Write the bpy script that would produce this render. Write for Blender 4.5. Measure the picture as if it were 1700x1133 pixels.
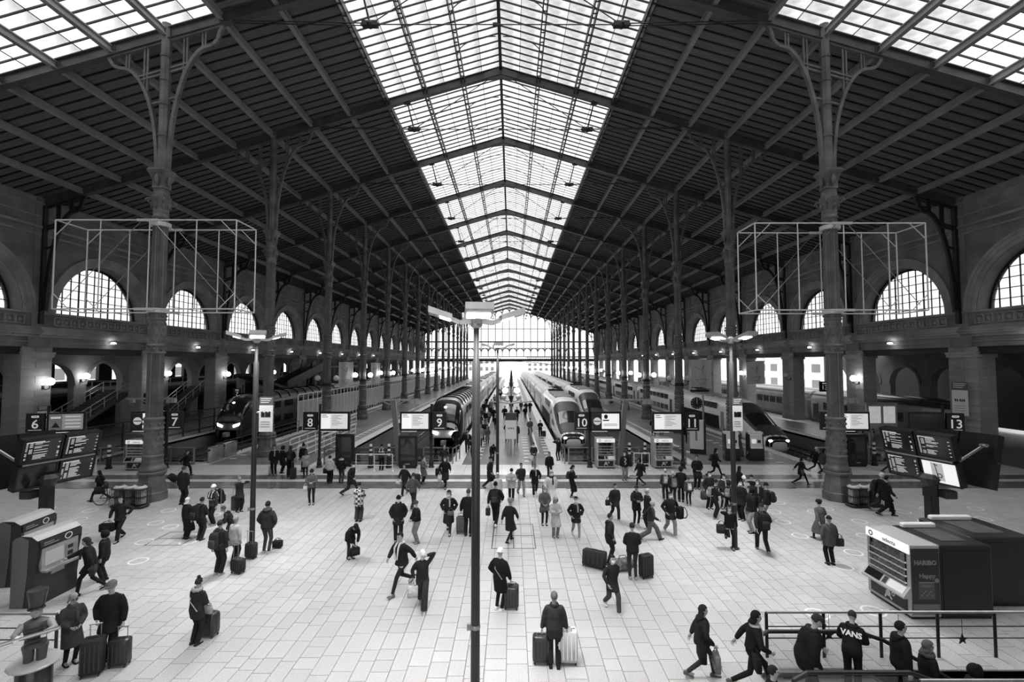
import bpy, math, random
import numpy as np
from mathutils import Vector, Matrix

for _o in list(bpy.data.objects):
    bpy.data.objects.remove(_o)
SC = bpy.context.scene
COL = SC.collection
random.seed(7)
R = math.radians

# ------------------------------------------------------------------ camera
_cam = bpy.data.cameras.new('camera')
_cam.sensor_width = 36.0
_cam.lens = 36.0 * 780.0 / 1700.0
_cam.clip_start = 0.05
_cam.clip_end = 1500.0
CAM = bpy.data.objects.new('camera', _cam)
COL.objects.link(CAM)
CAM.location = (0.841, 0.0, 7.0)
CAM.rotation_euler = (R(90.0 + 2.569), 0.0, R(-0.0605))
SC.camera = CAM

# ------------------------------------------------------------------ sky (even overcast)
W = bpy.data.worlds.new('overcast_sky')
SC.world = W
W.use_nodes = True
W.node_tree.nodes['Background'].inputs['Color'].default_value = (1.0, 1.0, 1.0, 1.0)
W.node_tree.nodes['Background'].inputs['Strength'].default_value = 1.5
# soft daylight from the overcast zenith
_sun = bpy.data.lights.new('daylight', 'SUN')
_sun.energy = 5.5
_sun.angle = R(80.0)
SUN = bpy.data.objects.new('daylight', _sun)
COL.objects.link(SUN)
SUN.rotation_euler = (R(-12.0), R(4.0), 0.0)

SC.view_settings.view_transform = 'Standard'
SC.view_settings.look = 'None'
SC.view_settings.gamma = 1.0
SC.view_settings.use_curve_mapping = False
SC.view_settings.exposure = 0.15
SC.cycles.use_denoising = True
SC.cycles.max_bounces = 6
SC.cycles.diffuse_bounces = 3
SC.cycles.glossy_bounces = 3
SC.cycles.transmission_bounces = 6
SC.cycles.transparent_max_bounces = 12
SC.cycles.use_adaptive_sampling = True
SC.cycles.adaptive_threshold = 0.02
SC.cycles.sample_clamp_indirect = 4.0
SC.cycles.caustics_reflective = False
SC.cycles.caustics_refractive = False

# ------------------------------------------------------------------ materials
MATS = {}
def mat(name, g, rough=0.6, metal=0.0, vary=0.0, scale=3.0, bump=0.0, bscale=40.0, spec=0.5, island=0.0,
        emit=0.0, stretch=None, speck=0.0, tint=(1, 1, 1)):
    """Procedural grey: base value g, noise variation, bump, per-piece variation, fine speckle."""
    if name in MATS:
        return MATS[name]
    m = bpy.data.materials.new(name)
    m.use_nodes = True
    nt = m.node_tree
    b = nt.nodes['Principled BSDF']
    L = nt.links.new
    b.inputs['Roughness'].default_value = rough
    b.inputs['Metallic'].default_value = metal
    b.inputs['Specular IOR Level'].default_value = spec
    b.inputs['Base Color'].default_value = (g * tint[0], g * tint[1], g * tint[2], 1)
    tc = nt.nodes.new('ShaderNodeTexCoord')
    vec = tc.outputs['Object']
    if stretch:
        mp = nt.nodes.new('ShaderNodeMapping')
        mp.inputs['Scale'].default_value = stretch
        L(vec, mp.inputs['Vector'])
        vec = mp.outputs['Vector']
    val = None
    def mul(a, lo, hi, src):
        mr = nt.nodes.new('ShaderNodeMapRange')
        mr.inputs['From Min'].default_value = a[0]
        mr.inputs['From Max'].default_value = a[1]
        mr.inputs['To Min'].default_value = lo
        mr.inputs['To Max'].default_value = hi
        L(src, mr.inputs['Value'])
        return mr.outputs['Result']
    def times(x, y):
        if x is None:
            return y
        q = nt.nodes.new('ShaderNodeMath')
        q.operation = 'MULTIPLY'
        L(x, q.inputs[0])
        L(y, q.inputs[1])
        return q.outputs[0]
    if vary > 0:
        n = nt.nodes.new('ShaderNodeTexNoise')
        n.inputs['Scale'].default_value = scale
        n.inputs['Detail'].default_value = 5.0
        L(vec, n.inputs['Vector'])
        val = times(val, mul((0.3, 0.7), 1 - vary, 1 + vary, n.outputs['Fac']))
    if island > 0:
        geo = nt.nodes.new('ShaderNodeNewGeometry')
        val = times(val, mul((0, 1), 1 - island, 1 + island, geo.outputs['Random Per Island']))
        oi = nt.nodes.new('ShaderNodeObjectInfo')
        val = times(val, mul((0, 1), 1 - island, 1 + island, oi.outputs['Random']))
    if speck > 0:
        n = nt.nodes.new('ShaderNodeTexNoise')
        n.inputs['Scale'].default_value = 55.0
        n.inputs['Detail'].default_value = 3.0
        L(vec, n.inputs['Vector'])
        val = times(val, mul((0.35, 0.65), 1 - speck, 1 + speck, n.outputs['Fac']))
    if val is not None:
        q = nt.nodes.new('ShaderNodeMix')
        q.data_type = 'RGBA'
        q.blend_type = 'MULTIPLY'
        q.inputs['Factor'].default_value = 1.0
        q.inputs['A'].default_value = (g * tint[0], g * tint[1], g * tint[2], 1)
        L(val, q.inputs['B'])
        L(q.outputs['Result'], b.inputs['Base Color'])
    if bump > 0:
        n2 = nt.nodes.new('ShaderNodeTexNoise')
        n2.inputs['Scale'].default_value = bscale
        n2.inputs['Detail'].default_value = 3.0
        L(vec, n2.inputs['Vector'])
        bp = nt.nodes.new('ShaderNodeBump')
        bp.inputs['Strength'].default_value = bump
        bp.inputs['Distance'].default_value = 0.02
        L(n2.outputs['Fac'], bp.inputs['Height'])
        L(bp.outputs['Normal'], b.inputs['Normal'])
    if emit > 0:
        b.inputs['Emission Color'].default_value = (1, 1, 1, 1)
        b.inputs['Emission Strength'].default_value = emit
    MATS[name] = m
    return m

def glass(name, g, mix, rough=0.1, vary=0.0, scale=2.0):
    """Thin pane: transparent tinted g, with a share of glossy reflection."""
    if name in MATS:
        return MATS[name]
    m = bpy.data.materials.new(name)
    m.use_nodes = True
    nt = m.node_tree
    nt.nodes.remove(nt.nodes['Principled BSDF'])
    out = nt.nodes['Material Output']
    t = nt.nodes.new('ShaderNodeBsdfTransparent')
    t.inputs['Color'].default_value = (g, g, g, 1)
    if vary > 0:
        tc = nt.nodes.new('ShaderNodeTexCoord')
        n = nt.nodes.new('ShaderNodeTexNoise')
        n.inputs['Scale'].default_value = scale
        n.inputs['Detail'].default_value = 6.0
        mr = nt.nodes.new('ShaderNodeMapRange')
        mr.inputs['From Min'].default_value = 0.3
        mr.inputs['From Max'].default_value = 0.7
        mr.inputs['To Min'].default_value = max(0.0, g - vary)
        mr.inputs['To Max'].default_value = min(1.0, g + vary)
        nt.links.new(tc.outputs['Object'], n.inputs['Vector'])
        nt.links.new(n.outputs['Fac'], mr.inputs['Value'])
        nt.links.new(mr.outputs['Result'], t.inputs['Color'])
    gl = nt.nodes.new('ShaderNodeBsdfGlossy')
    gl.inputs['Roughness'].default_value = rough
    mx = nt.nodes.new('ShaderNodeMixShader')
    mx.inputs[0].default_value = mix
    nt.links.new(t.outputs[0], mx.inputs[1])
    nt.links.new(gl.outputs[0], mx.inputs[2])
    nt.links.new(mx.outputs[0], out.inputs['Surface'])
    MATS[name] = m
    return m

# ------------------------------------------------------------------ mesh building
class MB:
    def __init__(s):
        s.V = []
        s.F = []
    def add(s, vs, fs):
        k = len(s.V)
        s.V.extend([tuple(v) for v in vs])
        s.F.extend([tuple(i + k for i in f) for f in fs])
        return s
    def box(s, x0, y0, z0, x1, y1, z1, bottom=True):
        f = [(4, 5, 6, 7), (0, 1, 5, 4), (1, 2, 6, 5), (2, 3, 7, 6), (3, 0, 4, 7)]
        if bottom:
            f.append((3, 2, 1, 0))
        return s.add([(x0, y0, z0), (x1, y0, z0), (x1, y1, z0), (x0, y1, z0),
                      (x0, y0, z1), (x1, y0, z1), (x1, y1, z1), (x0, y1, z1)], f)
    def cbox(s, c, d):
        return s.box(c[0] - d[0] / 2, c[1] - d[1] / 2, c[2] - d[2] / 2, c[0] + d[0] / 2, c[1] + d[1] / 2, c[2] + d[2] / 2)
    def bevbox(s, x0, y0, z0, x1, y1, z1, b):
        """box with vertical corners rounded and a bevelled top and bottom rim"""
        def ring(i, z):
            q = []
            for cx, cy, a0 in ((x1 - b, y1 - b, 0), (x0 + b, y1 - b, 90), (x0 + b, y0 + b, 180), (x1 - b, y0 + b, 270)):
                for a in (0, 45, 90):
                    q.append((cx + (b - i) * math.cos(R(a0 + a)), cy + (b - i) * math.sin(R(a0 + a)), z))
            return q
        k = min(b * 0.6, (z1 - z0) * 0.3)
        return s.loft([ring(k, z0), ring(0, z0 + k), ring(0, z1 - k), ring(k, z1)])
    def bar(s, p, q, w, h=None, up=(0, 0, 1)):
        h = w if h is None else h
        p = Vector(p); q = Vector(q)
        d = (q - p)
        if d.length < 1e-6:
            return s
        d.normalize()
        up = Vector(up)
        if abs(d.dot(up)) > 0.98:
            up = Vector((0, 1, 0)) if abs(d.y) < 0.9 else Vector((1, 0, 0))
        a = d.cross(up).normalized() * (w / 2)
        b = a.cross(d).normalized() * (h / 2)
        vs = [p - a - b, p + a - b, p + a + b, p - a + b, q - a - b, q + a - b, q + a + b, q - a + b]
        return s.add(vs, [(3, 2, 1, 0), (4, 5, 6, 7), (0, 1, 5, 4), (1, 2, 6, 5), (2, 3, 7, 6), (3, 0, 4, 7)])
    def path_bar(s, pts, w, h=None, up=(0, 0, 1)):
        for a, b in zip(pts[:-1], pts[1:]):
            s.bar(a, b, w, h, up)
        return s
    def tube(s, p, q, r0, r1=None, n=10, caps=True):
        r1 = r0 if r1 is None else r1
        return s.path([p, q], [r0, r1], n, caps)
    def path(s, pts, rad, n=8, caps=True):
        pts = [Vector(p) for p in pts]
        if not isinstance(rad, (list, tuple)):
            rad = [rad] * len(pts)
        rings = []
        ref = None
        for i, p in enumerate(pts):
            if i == 0:
                d = pts[1] - p
            elif i == len(pts) - 1:
                d = p - pts[i - 1]
            else:
                d = (pts[i + 1] - p).normalized() + (p - pts[i - 1]).normalized()
            if d.length < 1e-9:
                d = Vector((0, 0, 1))
            d.normalize()
            if ref is None:
                ref = Vector((0, 0, 1)) if abs(d.z) < 0.9 else Vector((1, 0, 0))
            a = d.cross(ref)
            if a.length < 1e-5:
                a = d.cross(Vector((0.3, 1, 0.2)))
            a.normalize()
            b = d.cross(a).normalized()
            ref = a.cross(d)
            rings.append([p + (a * math.cos(2 * math.pi * k / n) + b * math.sin(2 * math.pi * k / n)) * rad[i] for k in range(n)])
        return s.loft(rings, caps)
    def loft(s, rings, caps=True, closed=True):
        n = len(rings[0])
        k = len(s.V)
        for r in rings:
            s.V.extend([tuple(v) for v in r])
        for i in range(len(rings) - 1):
            for j in range(n if closed else n - 1):
                j2 = (j + 1) % n
                s.F.append((k + i * n + j, k + i * n + j2, k + (i + 1) * n + j2, k + (i + 1) * n + j))
        if caps and closed:
            s.F.append(tuple(k + j for j in range(n))[::-1])
            s.F.append(tuple(k + (len(rings) - 1) * n + j for j in range(n)))
        return s
    def lathe(s, prof, n=24, c=(0, 0, 0), rot=0.0, flute=0.0, caps=True):
        rings = []
        for r, z in prof:
            rings.append([(c[0] + (r - (flute * r if j % 2 else 0)) * math.cos(2 * math.pi * j / n + rot),
                           c[1] + (r - (flute * r if j % 2 else 0)) * math.sin(2 * math.pi * j / n + rot), c[2] + z) for j in range(n)])
        return s.loft(rings, caps)
    def sphere(s, c, r, nu=12, nv=8):
        if not isinstance(r, (list, tuple)):
            r = (r, r, r)
        rings = []
        for i in range(nv + 1):
            t = math.pi * (i / nv) if 0 < i < nv else (0.02 if i == 0 else math.pi - 0.02)
            rings.append([(c[0] + r[0] * math.sin(t) * math.cos(2 * math.pi * j / nu), c[1] + r[1] * math.sin(t) * math.sin(2 * math.pi * j / nu),
                           c[2] - r[2] * math.cos(t)) for j in range(nu)])
        return s.loft(rings)
    def prism(s, poly, f0, f1):
        """extrude a 2-D polygon between two mappings (u,v)->xyz"""
        n = len(poly)
        return s.add([f0(*p) for p in poly] + [f1(*p) for p in poly],
                     [tuple(range(n))[::-1], tuple(range(n, 2 * n))] + [(j, (j + 1) % n, n + (j + 1) % n, n + j) for j in range(n)])
    def strip(s, outer, inner, f0, f1):
        """closed band between two polylines of equal count, extruded (arch surrounds)"""
        n = len(outer)
        V = [f0(*p) for p in outer] + [f0(*p) for p in inner] + [f1(*p) for p in outer] + [f1(*p) for p in inner]
        F = []
        for j in range(n - 1):
            F += [(j, j + 1, n + j + 1, n + j), (2 * n + j + 1, 2 * n + j, 3 * n + j, 3 * n + j + 1),
                  (j + 1, j, 2 * n + j, 2 * n + j + 1), (n + j, n + j + 1, 3 * n + j + 1, 3 * n + j)]
        F += [(0, n, 3 * n, 2 * n), (n - 1, 2 * n - 1 + 0, 4 * n - 1, 3 * n - 1)]
        return s.add(V, F)
    def ring(s, c, r0, r1, z0, z1, n=28, sx=1.0):
        rs = []
        for r, z in ((r0, z0), (r1, z0), (r1, z1), (r0, z1)):
            rs.append([(c[0] + r * sx * math.cos(2 * math.pi * j / n), c[1] + r * math.sin(2 * math.pi * j / n), z) for j in range(n)])
        rs.append(rs[0])
        return s.loft(rs, caps=False)
    def merge(s, o, M=None):
        if M is None:
            return s.add(o.V, o.F)
        return s.add([M @ Vector(v) for v in o.V], o.F)
    def mesh(s, name, m=None, smooth=False):
        me = bpy.data.meshes.new(name)
        me.from_pydata([tuple(v) for v in s.V], [], s.F)
        if m is not None:
            me.materials.append(m)
        if smooth:
            me.polygons.foreach_set('use_smooth', [True] * len(me.polygons))
            try:
                me.set_sharp_from_angle(angle=R(50))
            except Exception:
                pass
        me.update()
        return me
    def build(s, name, m, parent=None, loc=(0, 0, 0), rz=0.0, smooth=False):
        return put(name, s.mesh(name, m, smooth), parent, loc, rz)

def put(name, data, parent=None, loc=(0, 0, 0), rz=0.0, M=None):
    o = bpy.data.objects.new(name, data)
    COL.objects.link(o)
    if parent is not None:
        o.parent = parent
    if M is not None:
        o.matrix_local = M
    else:
        o.location = loc
        if rz:
            o.rotation_euler = (0, 0, rz)
    return o

def tag(o, label=None, cat=None, group=None, kind=None):
    if label: o['label'] = label
    if cat: o['category'] = cat
    if group: o['group'] = group
    if kind: o['kind'] = kind
    return o

def thing(name, label, cat, loc=(0, 0, 0), rz=0.0, group=None, kind=None):
    return tag(put(name, None, None, loc, rz), label, cat, group, kind)

def copy_tree(o, parent=None):
    c = o.copy()
    COL.objects.link(c)
    c.parent = parent
    for ch in KIDS.get(o.name, [x for x in bpy.data.objects if x.parent == o]):
        copy_tree(ch, c)
    return c
KIDS = {}
def remember(o):
    """index the children of a prototype so that copies need no search"""
    kids = list(o.children)
    KIDS[o.name] = kids
    for k in kids:
        remember(k)
    return o

_TXT = {}
def text_mesh(s, size, m, depth=0.004, bold=0.0, align='CENTER'):
    key = (s, size, m.name, depth, bold, align)
    if key in _TXT:
        return _TXT[key]
    cu = bpy.data.curves.new('lettering', 'FONT')
    cu.body = s
    cu.size = size
    cu.extrude = depth
    cu.offset = bold
    cu.resolution_u = 2
    cu.align_x = align
    cu.align_y = 'CENTER'
    cu.materials.append(m)
    _TXT[key] = cu
    return cu
def text(s, size, m, parent, loc, rot, depth=0.003, bold=0.0, align='CENTER', name='lettering'):
    """lettering standing on a surface: local x is the reading direction, local z the outward normal"""
    o = put(name, text_mesh(s, size, m, depth, bold, align), parent, loc)
    o.rotation_euler = rot
    return o

# ------------------------------------------------------------------ layout of the train shed (metres)
S = 11.296                               # bay length
def CY(n): return 24.28 + S * (n - 1)    # truss / column row n
NC = 16
def rb(x): return 29.3 - 0.298 * abs(x)  # underside of the rafters
PX = 17.5 / 6.0                          # purlin spacing
XC, XW = 17.5, 35.0

M_iron = mat('painted_iron', 0.07, 0.45, 0.3, 0.35, 1.2, 0.15, 30)
M_iron_dark = mat('dark_iron', 0.022, 0.5, 0.2, 0.3, 1.0)
M_iron_light = mat('pale_iron', 0.16, 0.5, 0.2, 0.25, 1.2, 0.12, 30)
M_purlin = mat('purlin_paint', 0.30, 0.5, 0.1, 0.2, 0.6)
M_soffit = mat('soffit_sheet', 0.13, 0.7, 0.0, 0.25, 0.5, 0.25, 14, island=0.12, stretch=(1, 8, 1))
M_bar = mat('glazing_bar', 0.02, 0.5, 0.1)
M_stone = mat('limestone', 0.30, 0.85, 0.0, 0.35, 0.45, 0.5, 9, island=0.08)
M_stone_dark = mat('limestone_soiled', 0.20, 0.85, 0.0, 0.4, 0.5, 0.5, 9)
M_black = mat('black_metal', 0.012, 0.4, 0.2)
M_steel = mat('brushed_steel', 0.35, 0.3, 0.8, 0.15, 4)
M_white = mat('white_paint', 0.75, 0.45, 0.0, 0.08, 3)
M_sky = glass('roof_glass', 0.74, 0.0, 0.3, 0.16, 0.9)
M_pane = glass('window_glass', 0.9, 0.05, 0.05)
M_clear = glass('clear_glass', 0.78, 0.10, 0.03)
ORD = ['nearest to', 'second from', 'third from', 'fourth from', 'fifth from', 'sixth from', 'seventh from', 'eighth from', 'ninth from', 'tenth from', 'eleventh from', 'twelfth from', 'thirteenth from', 'fourteenth from', 'fifteenth from', 'sixteenth from']
# ================================================================== FLOOR, PLATFORMS, TRACK PITS
M_paver = mat('granite_paver', 0.47, 0.33, 0.0, 0.10, 0.35, 0.06, 60, island=0.06, speck=0.28)
M_joint = mat('paver_joint', 0.13, 0.9)
M_band_d = mat('dark_granite_band', 0.115, 0.24, 0.0, 0.15, 0.8, 0.05, 60, island=0.06, speck=0.12)
M_band_l = mat('pale_granite_band', 0.52, 0.3, 0.0, 0.08, 0.8, 0.05, 60, island=0.06, speck=0.1)
M_asphalt = mat('platform_asphalt', 0.17, 0.36, 0.0, 0.25, 0.35)
M_edge = mat('platform_edge_stone', 0.62, 0.6, 0.0, 0.12, 1.5)
M_ballast = mat('ballast', 0.05, 0.95, 0.0, 0.6, 9, 0.9, 14)
M_concrete = mat('concrete', 0.2, 0.85, 0.0, 0.25, 0.8, 0.3, 12)

WX0, WX1, WY0, WY1 = 6.8, 20.0, 9.3, 11.0      # escalator well cut out of the floor
_fb = MB()
_fb.box(-58, -9, -0.4, WX0, 33.4, -0.03); _fb.box(WX1, -9, -0.4, 70, 33.4, -0.03)
_fb.box(WX0, -9, -0.4, WX1, WY0, -0.03); _fb.box(WX0, WY1, -0.4, WX1, 33.4, -0.03)
floor = tag(_fb.build('floor', M_joint), kind='structure')
PITS = [(-29.0, -20.75), (-12.05, -3.4), (4.65, 12.88), (21.8, 28.9)]
PIT_Y = 33.4

def in_well(x, y, m=0.0):
    return WX0 - m < x < WX1 + m and WY0 - m < y < WY1 + m
# granite pavers: columns running away from the camera, random lengths
_pav = []
x = -34.0
while x < 34.0:
    w = random.choice((0.38, 0.44, 0.5))
    y = 2.5 + random.uniform(0, 0.5)
    while y < 26.38:
        l = random.choice((0.42, 0.55, 0.7, 0.8))
        l = min(l, 26.40 - y)
        cx, cy = x + w / 2, y + l / 2
        if l > 0.1:
            # split at the edges of the escalator well
            if cx > WX0 - w / 2 and cx < WX1 and y < WY0 < y + l:
                _pav.append((x, y, w, WY0 - y))
            elif cx > WX0 - w / 2 and cx < WX1 and y < WY1 < y + l:
                _pav.append((x, WY1, w, y + l - WY1))
            else:
                _pav.append((x, y, w, l))
        y += l
    x += w
def _visible(cx, cy):
    d = cy
    px = (cx - 0.841) / max(d, 0.1) * 780
    py = 7.0 / max(d, 0.1) * 780
    return abs(px) < 850 and py < 535
_near = sorted([p for p in _pav if _visible(p[0] + p[2] / 2, p[1] + p[3] / 2) and not in_well(p[0] + p[2] / 2, p[1] + p[3] / 2, 0.5)], key=lambda p: p[1])[:300]
_nearset = set(_near)
_meshes = {}
G_ = 0.004
def paver_shape(b, x0, y0, w, l):
    b.add([(x0 + G_, y0 + G_, -0.03), (x0 + w - G_, y0 + G_, -0.03), (x0 + w - G_, y0 + l - G_, -0.03), (x0 + G_, y0 + l - G_, -0.03),
           (x0 + G_ + .004, y0 + G_ + .004, 0), (x0 + w - G_ - .004, y0 + G_ + .004, 0), (x0 + w - G_ - .004, y0 + l - G_ - .004, 0), (x0 + G_ + .004, y0 + l - G_ - .004, 0)],
          [(4, 5, 6, 7), (0, 1, 5, 4), (1, 2, 6, 5), (2, 3, 7, 6), (3, 0, 4, 7)])
for (x0, y0, w, l) in _near:
    k = (w, round(l, 3))
    if k not in _meshes:
        b = MB(); paver_shape(b, 0, 0, w, l)
        _meshes[k] = b.mesh('paver', M_paver)
    put('paver', _meshes[k], floor, (x0, y0, 0))
b = MB()
for p in _pav:
    if p in _nearset or in_well(p[0] + p[2] / 2, p[1] + p[3] / 2):
        continue
    paver_shape(b, *p)
tag(b.build('paver_field', M_paver, floor), kind='stuff')
# cross bands of the concourse
def slab_row(name, m, y0, y1, step):
    b = MB()
    x = -34.0
    while x < 34:
        paver_shape(b, x, y0, step, y1 - y0)
        x += step
    o = b.build(name, m, floor)
    tag(o, kind='stuff')
slab_row('dark_band', M_band_d, 26.40, 27.87, 0.9)
slab_row('pale_band', M_band_l, 27.87, 28.44, 0.9)
slab_row('dark_band', M_band_d, 28.44, 29.49, 0.9)
for k in range(3):
    slab_row('pale_band', M_band_l, 29.49 + k * 0.97, 29.49 + (k + 1) * 0.97, 0.6)
# platforms
EDGES = [-34.0] + [e for p in PITS for e in p] + [34.0]
PLATS = [(EDGES[i], EDGES[i + 1]) for i in range(0, len(EDGES), 2)]
YEND = 260.0
for (a, c) in PLATS:
    p = tag(MB().box(a, 32.4, -1.3, c, YEND, -0.012).build('platform', M_asphalt), kind='structure')
    tag(p, 'dark asphalt platform between two track pits', None)
    for e, sgn in ((a, 1), (c, -1)):
        if abs(e) > 33:
            continue
        b = MB()
        y = 32.4
        while y < 150:
            b.box(min(e, e + sgn * 0.85), y + 0.01, -0.2, max(e, e + sgn * 0.85), y + 0.99, 0.0)
            y += 1.0
        b.box(min(e, e + sgn * 0.85), 150, -0.2, max(e, e + sgn * 0.85), YEND, 0.0)
        tag(b.build('edge_stone', M_edge, p), kind='stuff')
        q = MB()
        lx = e + sgn * 1.75
        q.box(lx - 0.07, 36.5, -0.02, lx + 0.07, 200, 0.004)
        q.build('safety_line', M_white, p)
for (a, c) in PITS:
    tag(MB().box(a, PIT_Y, -1.45, c, YEND, -1.25).build('ground_ballast', M_ballast), kind='structure')
    tag(MB().box(a, 32.4, -1.3, c, PIT_Y, -0.012).build('floor_pit_head', M_band_l), kind='structure')
tag(MB().box(-160, YEND, -1.4, 160, 420, -1.2).build('ground_yard', mat('yard_ground', 0.45, 0.9, 0, 0.3, 0.2)), kind='structure')
M_rail = mat('rail_steel', 0.3, 0.25, 0.9)
M_sleeper = mat('sleeper', 0.09, 0.9, 0, 0.3, 3)
TRACKS = [(-26.9, 'beside the far left platform'), (-22.4, 'empty, beside the pillar row left of platform eight'), (-9.9, 'empty, beside platform eight'), (-5.1, 'under the train at platform nine'),
          (6.35, 'under the white train at platform ten'), (10.9, 'under the second white train'), (23.5, 'under the white train with the pointed nose'), (27.3, 'empty, below platform thirteen')]
_rm = MB().box(-0.035, 0, 0, 0.035, 1, 0.16).mesh('rail', M_rail)
_sm = MB().box(-1.25, -0.13, 0, 1.25, 0.13, 0.1).mesh('sleeper', M_sleeper)
for tx, where in TRACKS:
    t = thing('railway_track', 'steel railway track ' + where, 'track', (tx, 35.2, -1.25), group='tracks in the pits')
    for s_ in (-0.72, 0.72):
        r_ = put('rail', _rm, t, (s_, 0, 0.08)); r_.scale = (1, 215, 1)
    for k in range(34 if tx in (-9.9, -22.4, 27.3, 10.9) else 12):
        put('sleeper', _sm, t, (0, 0.4 + k * 0.62, 0))

# ================================================================== ROOF
ceiling = tag(put('ceiling', None), kind='structure')
NB = 15                                   # ribs per bay
RIB = S / NB
def lift(x): return rb(x) + 0.70
Y0R, YBEG = CY(0), -9.0
def panel_mesh(x0, x1, name, m, gap, thick, ny=RIB):
    """sloping sheet between two purlins; local origin at (x0,0,lift(x0))"""
    b = MB()
    z0, z1 = 0.0, lift(x1) - lift(x0)
    sx = 1 if x1 > x0 else -1
    b.add([(sx * gap, gap, 0), (x1 - x0 - sx * gap, gap, z1), (x1 - x0 - sx * gap, ny - gap, z1), (sx * gap, ny - gap, 0),
           (sx * gap, gap, thick), (x1 - x0 - sx * gap, gap, z1 + thick), (x1 - x0 - sx * gap, ny - gap, z1 + thick), (sx * gap, ny - gap, thick)],
          [(0, 1, 2, 3), (7, 6, 5, 4), (0, 4, 5, 1), (1, 5, 6, 2), (2, 6, 7, 3), (3, 7, 4, 0)])
    return b.mesh(name, m)
def corrugated_mesh(x0, x1, name, m, gap, ny=RIB):
    """ribbed sheet: the corrugation runs along the rafter"""
    b = MB()
    z1 = lift(x1) - lift(x0)
    n = 8
    rings = []
    for t in range(n + 1):
        yy = gap + (ny - 2 * gap) * t / n
        dz = 0.02 if t % 2 else 0.0
        rings.append([(0, yy, dz), (x1 - x0, yy, z1 + dz), (x1 - x0, yy, z1 + 0.05), (0, yy, 0.05)])
    b.loft(rings)
    return b.mesh(name, m)
_count = {'soffit_panel': 0, 'roof_pane': 0}
_pm = {}
rest_soffit, rest_glass = MB(), MB()
bars, battens = MB(), MB()
def quad(b, x0, x1, y0, y1, dz=0.0):
    b.add([(x0, y0, lift(x0) + dz), (x1, y0, lift(x1) + dz), (x1, y1, lift(x1) + dz), (x0, y1, lift(x0) + dz)], [(0, 1, 2, 3)])
for bay in range(-2, NC):
    ya = CY(bay) if bay > -2 else YBEG
    yb = CY(bay + 1)
    for sd in (-1, 1):
        for k in range(12):
            xa, xb = sd * k * PX, sd * (k + 1) * PX
            sky = k < 3 or (bay == 0 and 5 <= k < 11)
            if sky:
                for h in range(2):
                    xm0, xm1 = xa + (xb - xa) * h / 2, xa + (xb - xa) * (h + 1) / 2
                    single = (bay == 1 and k < 3) or (bay == 0 and 5 <= k <= 7)
                    if single:
                        for j in range(NB):
                            if bay == 0 and (j < 5):
                                quad(rest_glass, xm0, xm1, ya + j * RIB + .02, ya + (j + 1) * RIB - .02)
                                continue
                            key = ('g', sd, h + 0.1 * k)
                            if key not in _pm:
                                _pm[key] = panel_mesh(xm0, xm1, 'roof_pane', M_sky, 0.012, 0.012)
                            put('roof_pane', _pm[key], ceiling, (xm0, ya + j * RIB, lift(xm0)))
                    else:
                        for j in range(NB if bay < 8 else 1):
                            st = (yb - ya) / (NB if bay < 8 else 1)
                            quad(rest_glass, xm0, xm1, ya + j * st + .02, ya + (j + 1) * st - .02)
                for j in range(NB + 1):
                    y = ya + j * (yb - ya) / NB
                    if bay > 6 and j % 2: continue
                    bars.bar((xa, y, lift(xa) - 0.03), (xb, y, lift(xb) - 0.03), 0.05 if bay < 4 else 0.035, 0.10 if bay < 3 else 0.05)
                xm = (xa + xb) / 2
                bars.bar((xm, ya, lift(xm) + 0.0), (xm, yb, lift(xm) + 0.0), 0.03, 0.04)
            else:
                for j in range(NB):
                    if bay == 1 or (bay == 2 and k == 3 and j < 14 and _count['soffit_panel'] < 298):
                        key = ('s', sd, k)
                        if key not in _pm:
                            _pm[key] = corrugated_mesh(xa, xb, 'soffit_panel', M_soffit, 0.02)
                        put('soffit_panel', _pm[key], ceiling, (xa, ya + j * RIB, lift(xa)))
                        _count['soffit_panel'] += 1
                    else:
                        st = (yb - ya) / NB
                        y0_, y1_ = ya + j * st + .02, ya + (j + 1) * st - .02
                        if bay in (0, 2, 3, 4):
                            for t in range(6):
                                dz = (0.02 if t % 2 else 0.0)
                                d2 = (0.0 if t % 2 else 0.02)
                                u0, u1 = y0_ + (y1_ - y0_) * t / 6, y0_ + (y1_ - y0_) * (t + 1) / 6
                                rest_soffit.add([(xa, u0, lift(xa) + dz), (xb, u0, lift(xb) + dz), (xb, u1, lift(xb) + d2), (xa, u1, lift(xa) + d2)], [(0, 1, 2, 3)])
                        else:
                            quad(rest_soffit, xa, xb, y0_, y1_)
                for j in range(NB + 1):
                    y = ya + j * (yb - ya) / NB
                    battens.bar((xa, y, lift(xa) - 0.04), (xb, y, lift(xb) - 0.04), 0.07, 0.10)
tag(rest_soffit.build('soffit_sheets', M_soffit, ceiling), kind='stuff')
tag(rest_glass.build('roof_glazing', M_sky, ceiling), kind='stuff')
tag(bars.build('glazing_bars', M_bar, ceiling), kind='stuff')
tag(battens.build('soffit_battens', M_iron_dark, ceiling), kind='stuff')
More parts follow.
